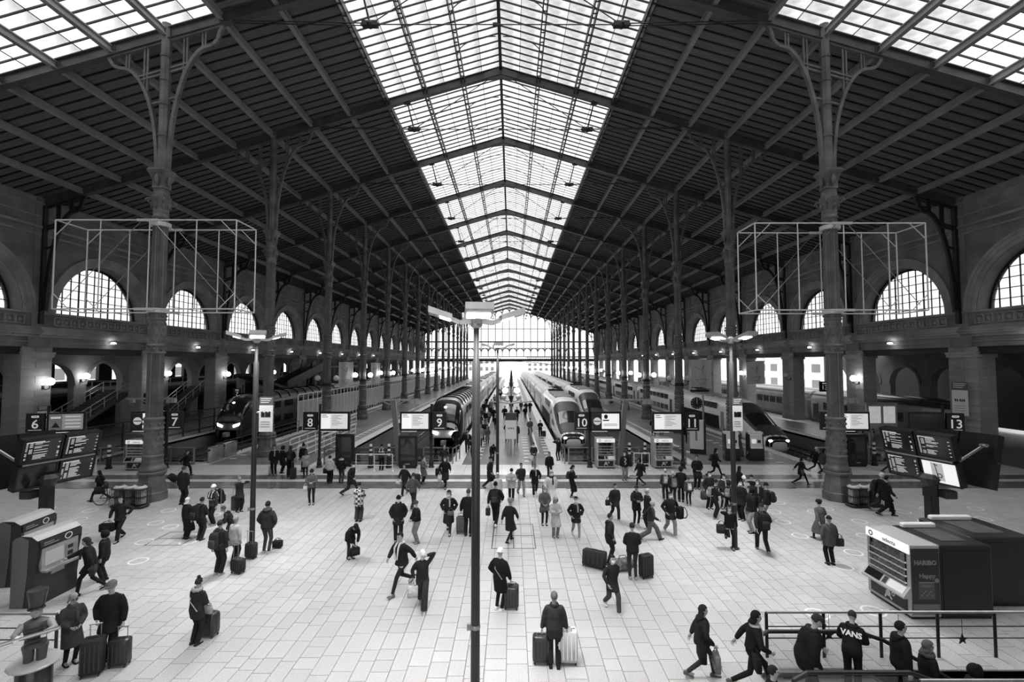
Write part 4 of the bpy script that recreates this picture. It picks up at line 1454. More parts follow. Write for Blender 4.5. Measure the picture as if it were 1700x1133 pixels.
# ================================================================== PLATFORM SIGNS
def platform_sign(num, label, x, y, side, kind, post=True, z=2.48, ang=0.0):
    """black number panel and screen on a slim post; side = +1 when the screen is right of the number"""
    t = thing('platform_sign', label, 'sign', (x, y, 0), ang, 'platform number signs')
    if post:
        b = MB(); b.lathe([(0.20, 0), (0.20, 0.05), (0.15, 0.12), (0.16, 0.35), (0.11, 0.45), (0.13, 0.6), (0.085, 0.65), (0.08, 4.2)], 12); b.build('post', M_black, t)
    nx = -side * 0.56
    b = MB(); b.box(nx - 0.47, -0.22, z, nx + 0.47, -0.06, z + 1.2); p = b.build('number_panel', M_black, t)
    if num: text(num, 0.78, M_txt, p, (nx, -0.225, z + 0.48), (R(90), 0, 0), depth=0.004, bold=0.008, name='number')
    q = MB(); q.bevbox(-0.2, -0.07, 0, 0.2, 0.07, 0.008, 0.065)
    o = q.build('voie_badge', M_txt, p, (nx, -0.222, z + 0.98)); o.rotation_euler = (R(90), 0, 0)
    text('VOIE', 0.11, M_ink, p, (nx, -0.232, z + 0.98), (R(90), 0, 0), depth=0.002, name='badge_word')
    q = MB(); q.box(nx - 0.34, -0.226, z + 0.12, nx + 0.34, -0.222, z + 0.15); q.build('underline', M_txt, p)
    sx0 = side * 0.05 if side > 0 else -2.05
    sx1 = sx0 + 2.0
    b = MB(); b.box(sx0, -0.26, z - 0.05, sx1, -0.04, z + 1.22); s = b.build('screen_case', M_black, t)
    b = MB(); b.box(sx0 + 0.12, -0.27, z + 0.1, sx1 - 0.12, -0.258, z + 1.1); b.build('screen', {'list': M_scr, 'ad': M_scr2, 'off': M_scr_off, 'warn': M_scr_dim}[kind], s)
    q = MB()
    if kind == 'list':
        q.box(sx0 + 0.14, -0.275, z + 0.12, sx0 + 0.75, -0.27, z + 1.08)
        q.build('left_column', M_scr2, s)
        q = MB()
        for k in range(7):
            q.box(sx0 + 0.85, -0.275, z + 0.95 - k * 0.1, sx0 + 0.85 + (0.7 - 0.09 * ((k * 3) % 5)), -0.27, z + 0.975 - k * 0.1)
        q.box(sx0 + 0.2, -0.279, z + 0.98, sx0 + 0.5, -0.275, z + 1.03); q.box(sx0 + 0.2, -0.279, z + 0.86, sx0 + 0.6, -0.275, z + 0.9)
        tag(q.build('text_rows', M_txt_grey, s), kind='stuff')
    elif kind == 'ad':
        q.box(sx0 + 0.12, -0.276, z + 0.1, sx0 + 0.72, -0.27, z + 1.1); q.build('dark_column', M_ink, s)
        q = MB(); q.ring((0, 0), 0.0, 0.25, 0, 0.006, 24); o = q.build('round_badge', M_txt, s, (sx0 + 0.42, -0.277, z + 0.6)); o.rotation_euler = (R(90), 0, 0)
        q = MB(); q.box(sx0 + 0.2, -0.286, z + 0.57, sx0 + 0.64, -0.282, z + 0.63); q.build('badge_bar', M_ink, s)
        q = MB(); q.sphere((sx0 + 1.0, -0.272, z + 0.9), (0.13, 0.01, 0.15), 14, 8); q.box(sx0 + 0.8, -0.278, z + 0.62, sx0 + 1.2, -0.27, z + 0.7); q.build('face_icon', M_ink, s)
        q = MB()
        for k in range(2): q.box(sx0 + 0.85, -0.275, z + 0.4 - k * 0.09, sx0 + 1.75, -0.27, z + 0.43 - k * 0.09)
        tag(q.build('text_rows', M_txt_grey, s), kind='stuff')
    elif kind == 'warn':
        q.box(sx0 + 0.14, -0.276, z + 0.12, sx0 + 0.8, -0.27, z + 1.08); q.build('left_column', mat('screen_mid', 0.15, 0.3, emit=0.05), s)
        q = MB(); q.prism([(sx0 + 0.25, z + 0.25), (sx0 + 0.68, z + 0.25), (sx0 + 0.465, z + 0.62)], lambda u, v: (u, -0.276, v), lambda u, v: (u, -0.285, v)); q.build('warning_triangle', M_ink, s)
        q = MB()
        for k in range(4): q.box(sx0 + 0.95, -0.276, z + 0.9 - k * 0.22, sx0 + 1.75, -0.27, z + 0.97 - k * 0.22)
        q.box(sx0 + 0.2, -0.28, z + 0.82, sx0 + 0.72, -0.276, z + 0.95)
        tag(q.build('text_rows', M_txt, s), kind='stuff')
    q = MB(); q.box(sx0 + 0.1, -0.2, z - 0.09, sx0 + 1.1, -0.1, z - 0.05); q.build('light_bar', M_scr2, s)
    return t
platform_sign('8', 'black platform sign numbered eight with a lit timetable screen', -11.95, 31.6, 1, 'list')
platform_sign('9', 'black platform sign numbered nine with a lit timetable screen', -4.5, 31.6, -1, 'list')
platform_sign('10', 'black platform sign numbered ten beside a screen with a face icon', 6.05, 31.6, 1, 'ad')
platform_sign('11', 'black platform sign numbered eleven with a lit timetable screen', 12.15, 31.3, -1, 'list')
platform_sign('6', 'black platform sign numbered six with a dim warning screen', -28.9, 30.4, 1, 'warn', True, 2.55, R(18))
platform_sign('7', 'black platform sign numbered seven half behind the nearest left column', -22.0, 31.4, -1, 'ad', True, 2.55, R(8))
platform_sign('13', 'black platform sign numbered thirteen beside a switched-off screen', 28.6, 30.4, -1, 'off', True, 2.55, R(-14))
platform_sign('', 'lit timetable screen just right of the nearest right column', 22.4, 31.5, 1, 'list', True, 2.5, R(-4))
def number_flag(num, label, x, y, z):
    t = thing('number_flag', label, 'sign', (x, y, 0))
    b = MB(); b.tube((0.6, 0.1, 0), (0.6, 0.1, z + 0.9), 0.08, n=10); b.build('post', M_black, t)
    b = MB(); b.box(-0.45, 0, z - 0.5, 0.45, 0.12, z + 0.5); p = b.build('panel', M_black, t)
    text(num, 0.6, M_txt, p, (0, -0.006, z - 0.1), (R(90), 0, 0), name='number')
    q = MB(); q.box(-0.2, -0.01, z + 0.27, 0.2, 0, z + 0.37); q.build('voie_badge', M_txt, p)
number_flag('6', 'small black flag sign numbered six farther along the left platform', -33.0, 44.0, 3.6)
number_flag('7', 'small black flag sign numbered seven behind the nearest left column', -29.4, 52.0, 3.6)
number_flag('13', 'small black flag sign numbered thirteen high by the right pier', 31.4, 46.0, 4.6)

# ================================================================== TOTEMS, MACHINES, BARRIERS
def totem(label, x, y):
    t = thing('display_totem', label, 'totem', (x, y, 0), group='dark display totems')
    b = MB(); b.bevbox(-0.62, -0.14, 0.08, 0.62, 0.14, 2.15, 0.06); b.box(-0.55, -0.1, 0, 0.55, 0.1, 0.1); b.build('case', M_black, t)
    MB().box(-0.46, -0.155, 0.5, 0.46, -0.14, 1.98).build('screen', mat('totem_glass', 0.03, 0.08, spec=0.9), t)
    MB().box(-0.14, -0.15, 0.26, 0.14, -0.14, 0.32).build('plate', M_alu, t)
totem('dark display totem left of the safety barrier, under the number 8 screen', -10.35, 31.9)
totem('dark display totem below the number 9 screen', -6.0, 31.4)
totem('dark display totem right of the nearest right column', 24.0, 31.8)

M_vend = mat('vending_body', 0.42, 0.4, 0.1, 0.1, 1)
M_prod = mat('vending_goods', 0.12, 0.5, 0, 0.6, 14, island=0.6)
def vending(label, x, y, ang, word, w=1.2, h=1.95, d=0.85, glow=0.5):
    t = thing('vending_machine', label, 'vending machine', (x, y, 0), ang)
    b = MB(); b.box(-w / 2, -d / 2, 0.08, w / 2, d / 2, h); b.build('cabinet', M_vend, t)
    MB().box(-w / 2 + 0.04, -d / 2 + 0.03, 0, w / 2 - 0.04, d / 2 - 0.03, 0.08).build('plinth', M_black, t)
    b = MB(); b.box(-w / 2, -d / 2 - 0.03, h - 0.24, w / 2, -d / 2, h); s = b.build('header', mat('header_lit', 0.75, 0.3, emit=glow), t)
    text(word, 0.17, M_ink, s, (0.1, -d / 2 - 0.034, h - 0.13), (R(90), 0, 0), name='brand_word')
    q = MB(); q.ring((0, 0), 0.05, 0.08, 0, 0.006, 20); o = q.build('logo', M_ink, s, (-w / 2 + 0.2, -d / 2 - 0.032, h - 0.12)); o.rotation_euler = (R(90), 0, 0)
    wx0, wx1 = -w / 2 + 0.12, w / 2 - 0.12
    MB().box(wx0, -d / 2 - 0.004, 0.86, wx1, -d / 2 + 0.0, h - 0.27).build('window_back', M_tr_black, t)
    for k in range(4):
        z = 0.92 + k * (h - 1.25) / 4
        sh = MB(); sh.box(wx0, -d / 2 - 0.05, z - 0.015, wx1, -d / 2 - 0.004, z + 0.015); s2 = sh.build('shelf', mat('shelf_strip', 0.7, 0.4, emit=0.25), t)
        q = MB()
        for j in range(8):
            xx = wx0 + 0.03 + j * (wx1 - wx0 - 0.04) / 8
            q.box(xx, -d / 2 - 0.04, z + 0.015, xx + (wx1 - wx0) / 8 * 0.72, -d / 2 - 0.006, z + 0.1 + 0.06 * ((j * 5 + k) % 3))
        tag(q.build('goods', M_prod, s2), kind='stuff')
    b = MB(); b.box(wx0 - 0.02, -d / 2 - 0.06, 0.84, wx1 + 0.02, -d / 2 - 0.054, h - 0.26); b.build('window', M_clear, t)
    b = MB(); b.add([(-w / 2, -d / 2, 0.86), (w / 2, -d / 2, 0.86), (w / 2, -d / 2 - 0.2, 0.6), (-w / 2, -d / 2 - 0.2, 0.6), (-w / 2, -d / 2, 0.55), (w / 2, -d / 2, 0.55), (w / 2, -d / 2 - 0.2, 0.55), (-w / 2, -d / 2 - 0.2, 0.55)],
                    [(0, 3, 2, 1), (3, 7, 6, 2), (7, 4, 5, 6), (0, 4, 7, 3), (1, 2, 6, 5)])
    p = b.build('control_shelf', M_vend, t)
    sl = lambda u, f, o=0.012: (u, -d / 2 - 0.2 * f - o * 0.79, 0.86 - 0.26 * f + o * 0.61)
    def onslope(u0, u1, f0, f1, m_, nm):
        q = MB(); q.add([sl(u0, f0), sl(u1, f0), sl(u1, f1), sl(u0, f1), sl(u0, f0, 0), sl(u1, f0, 0), sl(u1, f1, 0), sl(u0, f1, 0)], [(3, 2, 1, 0), (0, 1, 5, 4), (1, 2, 6, 5), (2, 3, 7, 6), (3, 0, 4, 7)]); q.build(nm, m_, p)
    onslope(-w / 2 + 0.08, -0.12, 0.15, 0.85, M_scr_off, 'touch_screen'); onslope(-0.05, 0.08, 0.2, 0.8, M_ink, 'card_reader'); onslope(0.14, w / 2 - 0.08, 0.15, 0.85, M_paper, 'sticker')
    MB().box(-w / 2 + 0.12, -d / 2 - 0.012, 0.16, w / 2 - 0.12, -d / 2, 0.5).build('lower_panel', M_ink, t)
    q = MB(); q.ring((0, 0), 0.0, 0.09, 0, 0.006, 14); q.ring((0.18, 0.05), 0.03, 0.06, 0, 0.006, 14); q.bar((-0.05, -0.02, 0.003), (-0.12, -0.15, 0.003), 0.05, 0.006); q.bar((0.05, -0.05, 0.003), (0.13, -0.13, 0.003), 0.05, 0.006)
    o = q.build('picture', M_paper, t, (0, -d / 2 - 0.013, 0.35)); o.rotation_euler = (R(90), 0, 0)
    return t
vending('grey snack vending machine right of the number 10 sign post', 7.05, 31.65, 0, 'selecta')
vending('grey snack vending machine below the number 11 screen', 10.85, 31.65, 0, 'selecta')
vending('grey vending machine behind the nearest left column', -23.5, 31.1, 0, 'selecta')
vending('grey vending machine below a lit screen near the right pier', 27.2, 37.2, 0, 'selecta')
sel = vending('large snack vending machine with a lit header at the right, beside dark cabinets', 12.12, 13.85, R(-90), 'selecta', 1.55, 1.98, 0.8, 0.5)
# advertising panel on its side towards the viewer
ad = put('advert_panel', None, sel, (0.775 + 0.004, 0.0, 0)); ad.rotation_euler = (0, 0, R(90))
MB().box(-0.38, -0.012, 0.15, 0.38, 0, 1.9).build('poster', mat('advert_dark', 0.03, 0.35), ad)
text('HARIBO', 0.17, M_txt_grey, ad, (0.0, -0.014, 1.52), (R(90), 0, 0), bold=0.008, name='brand_word')
text('Happy', 0.17, M_txt_grey, ad, (0.04, -0.014, 1.17), (R(90), 0, 0), bold=0.004, name='slogan_word')
q = MB(); q.box(-0.2, -0.014, 0.55, 0.24, -0.012, 1.02); q.build('sweet_bag', mat('sweet_bag', 0.09, 0.4, 0, 0.2, 2), ad)
q = MB()
for k in range(7): q.sphere((-0.12 + 0.05 * k, -0.016, 0.66 + 0.05 * (k % 3)), (0.022, 0.004, 0.022), 8, 5)
q.box(-0.19, -0.016, 0.98, 0.23, -0.013, 1.01); q.build('sweet_picture', M_txt_grey, ad)
text('HARIBO', 0.1, M_txt_grey, ad, (0.02, -0.018, 0.9), (R(90), 0, 0), name='bag_word')
q = MB(); q.ring((0, 0), 0.0, 0.06, 0, 0.004, 16); o = q.build('round_mark', M_txt_grey, ad, (0.3, -0.013, 1.05)); o.rotation_euler = (R(90), 0, 0)
q = MB(); q.box(-0.36, -0.013, 0.16, 0.36, -0.012, 0.42); q.build('pale_foot', mat('advert_foot', 0.16, 0.4), ad)
def cabinet(label, x0, y0, x1, y1, h, dark):
    t = thing('service_cabinet', label, 'cabinet', ((x0 + x1) / 2, (y0 + y1) / 2, 0))
    w, d = (x1 - x0) / 2, (y1 - y0) / 2
    b = MB(); b.bevbox(-w, -d, 0.06, w, d, h, 0.05); b.build('body', mat('cabinet_dark', 0.014, 0.4, 0.1, 0.2, 2), t)
    MB().box(-w + 0.04, -d + 0.04, 0, w - 0.04, d - 0.04, 0.08).build('plinth', M_black, t)
    MB().box(-w + 0.06, -d - 0.012, 0.2, w - 0.06, -d, h - 0.15).build('door', mat('cabinet_door', 0.011, 0.45), t)
    MB().box(-w * 0.5, -d * 0.6, h, w * 0.5, d * 0.6, h + 0.012).build('top_plate', mat('cabinet_top', 0.06, 0.6, 0, 0.4, 3), t)
    MB().bevbox(-w * 0.8, d - 0.3, h, w * 0.6, d - 0.12, h + 0.14, 0.05).build('header_edge', M_paper, t)
cabinet('dark service cabinet joined to the large vending machine', 12.56, 13.1, 14.0, 14.75, 1.97, 0)
cabinet('dark service cabinet at the right edge beyond the vending machine', 14.05, 13.75, 15.9, 15.5, 1.95, 0)

M_tk_side = mat('ticket_side', 0.13, 0.4, 0, 0.1, 1)
M_tk_front = mat('ticket_front', 0.02, 0.3)
M_tk_top = mat('ticket_top', 0.42, 0.35, 0.1)
def ticket_machine(label, x, y, ang, w=1.35):
    t = thing('ticket_machine', label, 'ticket machine', (x, y, 0), ang)
    side_poly = [(-0.32, 0), (0.34, 0), (0.34, 1.85), (0.28, 1.95), (0.1, 2.0), (-0.18, 1.98), (-0.36, 1.86), (-0.40, 1.62), (-0.32, 1.15), (-0.36, 0.95), (-0.30, 0.5)]
    b = MB(); b.prism(side_poly, lambda u, v: (-w / 2, u, v), lambda u, v: (w / 2, u, v)); b.build('body', M_tk_front, t)
    for s_ in (-1, 1):
        b = MB(); b.prism([(-0.02, 0), (0.345, 0), (0.345, 1.85), (0.28, 1.95), (0.1, 2.005), (-0.12, 1.9), (-0.1, 0.9)], lambda u, v: (s_ * w / 2, u, v), lambda u, v: (s_ * (w / 2 + 0.015), u, v)); b.build('side_panel', M_tk_side, t)
    b = MB(); b.add([(-w / 2 - .01, 0.35, 1.86), (w / 2 + .01, 0.35, 1.86), (w / 2 + .01, 0.1, 2.02), (-w / 2 - .01, 0.1, 2.02), (w / 2 + .01, -0.2, 2.0), (-w / 2 - .01, -0.2, 2.0), (w / 2 + .01, -0.37, 1.88), (-w / 2 - .01, -0.37, 1.88)], [(0, 3, 2, 1)[::-1], (3, 5, 4, 2)[::-1], (5, 7, 6, 4)[::-1]]); b.build('top_cover', M_tk_top, t)
    b = MB(); b.box(-w / 2 + 0.03, -0.425, 1.66, w / 2 - 0.03, -0.38, 1.84); h = b.build('header', M_ink, t)
    q = MB(); q.ring((0, 0), 0.075, 0.095, 0, 0.006, 20, 1.3); o = q.build('header_ring', M_paper, h, (0.2, -0.427, 1.75)); o.rotation_euler = (R(90), 0, 0)
    q = MB(); q.box(-0.55, -0.43, 1.76, -0.25, -0.426, 1.79); q.box(-0.55, -0.43, 1.7, -0.1, -0.426, 1.73); q.build('header_text', M_txt_grey, h)
    # recessed fascia
    q = MB(); q.box(-w / 2 + 0.1, -0.40, 0.98, w / 2 - 0.12, -0.30, 1.62); fz = q.build('fascia', mat('ticket_fascia', 0.30, 0.4, 0.1, 0.15, 3), t)
    MB().box(-w / 2 + 0.2, -0.412, 1.1, 0.08, -0.40, 1.5).build('screen', M_scr_dim, fz)
    MB().box(0.16, -0.42, 1.1, w / 2 - 0.18, -0.40, 1.5).build('keypad_panel', M_alu, fz)
    MB().box(0.2, -0.43, 1.35, 0.36, -0.42, 1.45).build('card_slot', M_ink, fz); MB().box(0.2, -0.43, 1.15, 0.36, -0.42, 1.27).build('reader', M_ink, fz)
    MB().box(-w / 2 + 0.15, -0.50, 0.93, w / 2 - 0.15, -0.34, 0.99).build('tray', M_alu, t)
    MB().box(-0.25, -0.385, 0.78, 0.15, -0.35, 0.88).build('coin_tray', M_alu, t)
    return t
ticket_machine('grey ticket machine that the man in the dark coat is using', -13.05, 14.35, R(90))
ticket_machine('ticket machine at the left edge, cut by the frame', -14.55, 13.3, R(60))
ticket_machine('ticket machine behind, with only its pale rounded top showing', -15.0, 15.6, R(98))

M_bin = mat('bin_bag', 0.22, 0.25, 0.0, 0.5, 6)
def bins(label, x, y, ang):
    t = thing('recycling_bin', label, 'bin', (x, y, 0), ang, 'triple waste bins by the columns')
    b = MB(); b.bevbox(-0.82, -0.3, 0.02, 0.82, 0.3, 0.14, 0.12); b.build('base', M_black, t)
    b = MB()
    for z in (0.5, 0.88):
        b.bevbox(-0.82, -0.3, z, 0.82, 0.3, z + 0.05, 0.12)
    for k in range(19):
        u = -0.78 + k * 1.56 / 18
        b.box(u - 0.01, -0.31, 0.1, u + 0.01, -0.295, 0.9); b.box(u - 0.01, 0.295, 0.1, u + 0.01, 0.31, 0.9)
    b.build('cage', M_black, t)
    for k in range(3):
        xx = -0.53 + k * 0.53
        q = MB(); q.lathe([(0.1, 0.14), (0.22, 0.2), (0.235, 0.6), (0.22, 0.88)], 14, (xx, 0, 0)); q.build('bin_bag', M_bin, t, smooth=True)
        q = MB(); q.ring((xx, 0), 0.12, 0.26, 0.9, 0.98, 18); q.lathe([(0.25, 0.96), (0.2, 1.03), (0.13, 1.04)], 16, (xx, 0, 0), caps=False); q.build('lid', mat('bin_lid', 0.5, 0.4), t)
bins('triple waste bin in a wire cage at the foot of the nearest left column', -17.55, 23.0, R(-4))
bins('triple waste bin in a wire cage at the foot of the nearest right column', 17.95, 23.1, R(4))

def bollard(label, x, y):
    t = thing('striped_bollard', label, 'bollard', (x, y, 0), group='striped bollards at the track ends')
    b = MB(); b.lathe([(0.2, 0), (0.2, 0.12), (0.14, 0.16)] + [(0.13 + 0.03 * (k % 2), 0.18 + k * 0.09) for k in range(6)] + [(0.10, 0.78), (0.10, 0.8)], 12); b.build('base', M_black, t)
    for k in range(5):
        q = MB(); q.lathe([(0.095, 0.8 + k * 0.15), (0.095, 0.95 + k * 0.15)], 12); q.build('stripe', M_white if k % 2 == 0 else M_black, t)
for k, (x, y, w) in enumerate(((-8.5, 31.5, 'left of the man in the hi-vis vest'), (-7.3, 31.5, 'right of the man in the hi-vis vest'), (8.8, 32.0, 'just right of the vending machine by sign 10'), (9.85, 32.0, 'left of the vending machine below screen 11'), (25.4, 32.1, 'right of the right display totem'), (27.9, 31.9, 'behind the right departure board'), (-25.6, 31.2, 'left of the vending machine behind the left column'))):
    bollard('black and white striped bollard ' + w, x, y)
def buffer_stop(label, x):
    t = thing('buffer_stop', label, 'buffer stop', (x, 34.1, -1.25), group='buffer stops at the track ends')
    MB().box(-1.1, -0.3, 0, 1.1, 0.3, 1.2).build('block', M_concrete, t)
    MB().box(-1.3, -0.45, 0.9, 1.3, -0.28, 1.3).build('beam', M_black, t)
    for s_ in (-0.85, 0.85):
        b = MB(); b.tube((s_, 0.3, 1.05), (s_, 0.75, 1.05), 0.08, n=8); b.lathe([(0.2, 0)], 8) if False else None; b.sphere((s_, 0.78, 1.05), (0.22, 0.05, 0.22), 12, 6); b.build('buffer', M_steel, t)
for x, w in ((-22.4, 'of the empty track left of platform eight'), (-9.9, 'of the empty track at platform eight'), (-5.1, 'in front of the grey train'), (6.35, 'in front of the white train at platform ten'), (10.9, 'of the empty track end behind the vending machines'), (23.6, 'in front of the pointed white train'), (27.3, 'of the empty track below platform thirteen')):
    buffer_stop('concrete buffer stop at the end ' + w, x)
def glass_barrier(label, x0, x1, y=32.55):
    t = thing('glass_barrier', label, 'barrier', ((x0 + x1) / 2, y, 0), group='glass barriers at the track ends')
    w = (x1 - x0) / 2
    MB().box(-w, -0.03, 1.1, w, 0.03, 1.16).build('rail', M_steel, t)
    MB().box(-w, -0.05, 0, w, 0.05, 0.14).build('kerb', M_concrete, t)
    n = max(2, int((x1 - x0) / 1.6))
    pm = MB().box(-w / n + 0.05, -0.01, 0.16, w / n - 0.05, 0.01, 1.08).mesh('pane', M_clear)
    po = MB().box(-0.04, -0.04, 0, 0.04, 0.04, 1.12).mesh('post', M_steel)
    for k in range(n + 1):
        put('post', po, t, (-w + 2 * w * k / n, 0, 0))
        if k < n:
            put('pane', pm, t, (-w + 2 * w * (k + .5) / n, 0, 0))
for a, c, w in ((-28.9, -20.9, 'left pit, behind the nearest left column'), (-12.0, -3.5, 'pit between signs 8 and 9'), (4.75, 12.8, 'pit behind the two grey vending machines'), (21.9, 28.8, 'right pit beside the right display totem')):
    glass_barrier('glass and steel barrier across the ' + w, a, c)
def barrier(label, x, y, w, ang=0):
    t = thing('white_barrier', label, 'barrier', (x, y, 0), ang, 'white tubular barriers')
    b = MB(); b.tube((-w / 2, 0, 1.05), (w / 2, 0, 1.05), 0.03, n=8); b.tube((-w / 2, 0, 0.35), (w / 2, 0, 0.35), 0.02, n=8); b.build('rail', M_white, t)
    for u in (-w / 2, 0, w / 2):
        b = MB(); b.tube((u, 0, 0), (u, 0, 1.05), 0.028, n=8); b.lathe([(0.1, 0), (0.1, 0.015), (0.02, 0.02)], 10, (u, 0, 0)); b.build('leg', M_white, t)
barrier('white tubular barrier in front of the man in the hi-vis vest', -8.0, 30.6, 2.35)
barrier('white tubular barrier between the two grey vending machines', 9.35, 31.0, 1.0)
barrier('white tubular barrier behind the right departure board', 27.0, 30.8, 1.4)
barrier('white tubular barrier left of the vending machine by the left column', -26.4, 30.6, 1.0)
# queue railings on platform eight
def long_rail(label, pts, z=(1.05, 0.6, 0.2), m_=None, sp=1.5, r_=0.035):
    m_ = m_ or M_white
    t = thing('queue_railing', label, 'railing', (pts[0][0], pts[0][1], 0))
    o = Vector((pts[0][0], pts[0][1], 0))
    b = MB()
    for p, q in zip(pts[:-1], pts[1:]):
        for zz in z:
            b.tube(Vector((p[0], p[1], zz)) - o, Vector((q[0], q[1], zz)) - o, r_, n=6)
    b.build('rail', m_, t)
    po = MB().tube((0, 0, 0), (0, 0, z[0]), r_ * 1.3, n=8).mesh('post', m_)
    for p, q in zip(pts[:-1], pts[1:]):
        L = math.hypot(q[0] - p[0], q[1] - p[1])
        n = max(1, int(L / sp))
        for k in range(n + 1):
            put('post', po, t, (p[0] + (q[0] - p[0]) * k / n - o.x, p[1] + (q[1] - p[1]) * k / n - o.y, 0))
    return t
long_rail('long white queue railing on platform eight behind the waiting group', [(-16.2, 36.5), (-16.2, 52.0)])
long_rail('second white queue railing on platform eight, nearer the track', [(-14.3, 33.6), (-14.3, 46.0)])
long_rail('steel queue railing on the middle platform right of the info totem', [(2.5, 35.3), (2.5, 43.0)], (1.0, 0.5), M_steel)
long_rail('short steel railing beside the grey train at the platform head', [(-3.2, 32.6), (-2.9, 34.2)], (1.05, 0.6), M_steel, 0.8)
long_rail('short steel railing beside the white train at the platform head', [(4.5, 32.6), (4.4, 35.5)], (1.05, 0.6), M_steel, 0.8)
long_rail('dark railing along the platform edge right of the far left platform', [(-20.5, 34.2), (-20.5, 47.5)], (1.1, 0.7, 0.35), M_iron_dark, 1.6, 0.025)
long_rail('dark railing along the left platform below sign 6', [(-30.0, 33.0), (-30.0, 56.0)], (2.2, 1.4, 0.4), M_iron_dark, 2.2, 0.05)

# translucent fence hiding the dark train
t = thing('panel_fence', 'tall fence of pale translucent panels along the platform left of sign 8', 'fence', (-20.95, 48.2, 0))
M_frost = mat('frosted_panel', 0.38, 0.5, 0, 0.15, 0.8)
pm = MB().box(-0.02, 0.05, 0.35, 0.02, 1.16, 2.95).mesh('panel', M_frost)
pg = MB().box(-0.01, 0.05, 2.99, 0.01, 1.16, 3.62).mesh('pane', M_clear)
po = MB().box(-0.05, -0.045, 0, 0.05, 0.045, 3.7).mesh('post', M_white)
for k in range(80):
    put('post', po, t, (0, k * 1.2, 0))
    put('panel', pm, t, (0, k * 1.2, 0))
    if k < 30: put('pane', pg, t, (0, k * 1.2, 0))
b = MB(); b.box(-0.05, 0, 3.62, 0.05, 96, 3.7); b.box(-0.05, 0, 2.93, 0.05, 96, 2.99); b.build('rail', M_white, t)

# leaning masts with crossarms
def mast(label, x, y, lean, zt=4.4):
    t = thing('leaning_mast', label, 'mast', (x, y, 0), group='leaning masts at the track ends')
    b = MB(); b.bar((0, 0, 0), (lean, 0, zt), 0.32, 0.32, (0, 1, 0)); b.build('post', mat('mast_grey', 0.2, 0.4, 0.3), t)
    b = MB(); b.bar((lean - 1.75, 0, zt), (lean + 1.75, 0, zt + 0.02), 0.14, 0.12); b.bar((lean - 0.25, 0, zt - 0.3), (lean - 0.9, 0, zt), 0.06); b.bar((lean + 0.25, 0, zt - 0.3), (lean + 0.9, 0, zt), 0.06); b.build('crossarm', M_alu, t)
    for s_ in (-1.3, 1.3, 1.65):
        MB().box(lean + s_ - 0.13, -0.16, zt - 0.28, lean + s_ + 0.13, 0.06, zt - 0.03).build('camera_box', M_alu, t)
mast('grey leaning mast with a crossarm behind the left barrier', -6.75, 32.2, -0.45)
mast('grey leaning mast with a crossarm beside the vending machines', 8.15, 32.3, 0.5)
mast('grey leaning mast with a crossarm left of the nearest left column', -24.3, 33.5, -0.4)
mast('grey leaning mast with a crossarm right of the nearest right column', 22.8, 33.0, 0.5)
# info totem and candelabra on the middle platform
t = thing('info_totem', 'slim info totem with white notice on the middle platform', 'totem', (0.8, 35.5, 0))
b = MB(); b.box(-0.28, -0.05, 0, -0.2, 0.05, 1.3); b.box(0.2, -0.05, 0, 0.28, 0.05, 1.3); b.box(-0.1, -0.05, 0, 0.1, 0.05, 1.3); b.build('leg', M_steel, t)
MB().box(-0.42, -0.08, 1.25, 0.42, 0.08, 3.1).build('panel', M_paper, t)
MB().box(-0.42, -0.09, 2.65, 0.42, 0.09, 3.2).build('dark_header', M_tr_dark, t)
q = MB()
for k in range(4): q.box(-0.22 + k * 0.12, -0.085, 1.98, -0.16 + k * 0.12, -0.08, 2.1)
q.build('pictogram', M_ink, t)
t = thing('tee_mast', 'slim post with a level crossarm on the middle platform', 'mast', (0.8, 39.5, 0))
b = MB(); b.tube((0, 0, 0), (0, 0, 3.6), 0.07, n=10); b.build('post', M_steel, t)
b = MB(); b.bar((-1.8, 0, 3.72), (0, 0, 3.55), 0.2, 0.1); b.bar((1.8, 0, 3.72), (0, 0, 3.55), 0.2, 0.1); b.build('crossarm', M_alu, t)
for k in range(6):
    t = thing('candelabrum', 'dark candelabrum with four globes on the middle platform, %s the viewer' % ORD[k], 'lamp', (0.8, 49.0 + k * 13, 0), group='candelabra on the middle platform')
    b = MB(); b.lathe([(0.35, 0), (0.35, 0.3), (0.2, 0.5), (0.12, 1.0), (0.1, 3.0), (0.22, 3.2), (0.28, 3.5), (0.1, 3.8), (0.14, 4.2), (0.22, 4.5), (0.05, 5.2)], 12)
    b.build('stem', M_iron_dark, t)
    for s_ in (-1, 1):
        b = MB(); b.path([(0, 0, 3.0), (s_ * 0.4, 0, 2.9), (s_ * 0.75, 0, 3.05)], 0.04, 6); b.path([(0, 0, 3.7), (s_ * 0.3, 0, 3.65), (s_ * 0.6, 0, 3.75)], 0.04, 6); b.build('arm', M_iron_dark, t)
        put('globe', _gl_off, t, (s_ * 0.8, 0, 3.35)); put('globe', _gl, t, (s_ * 0.62, 0, 4.05))

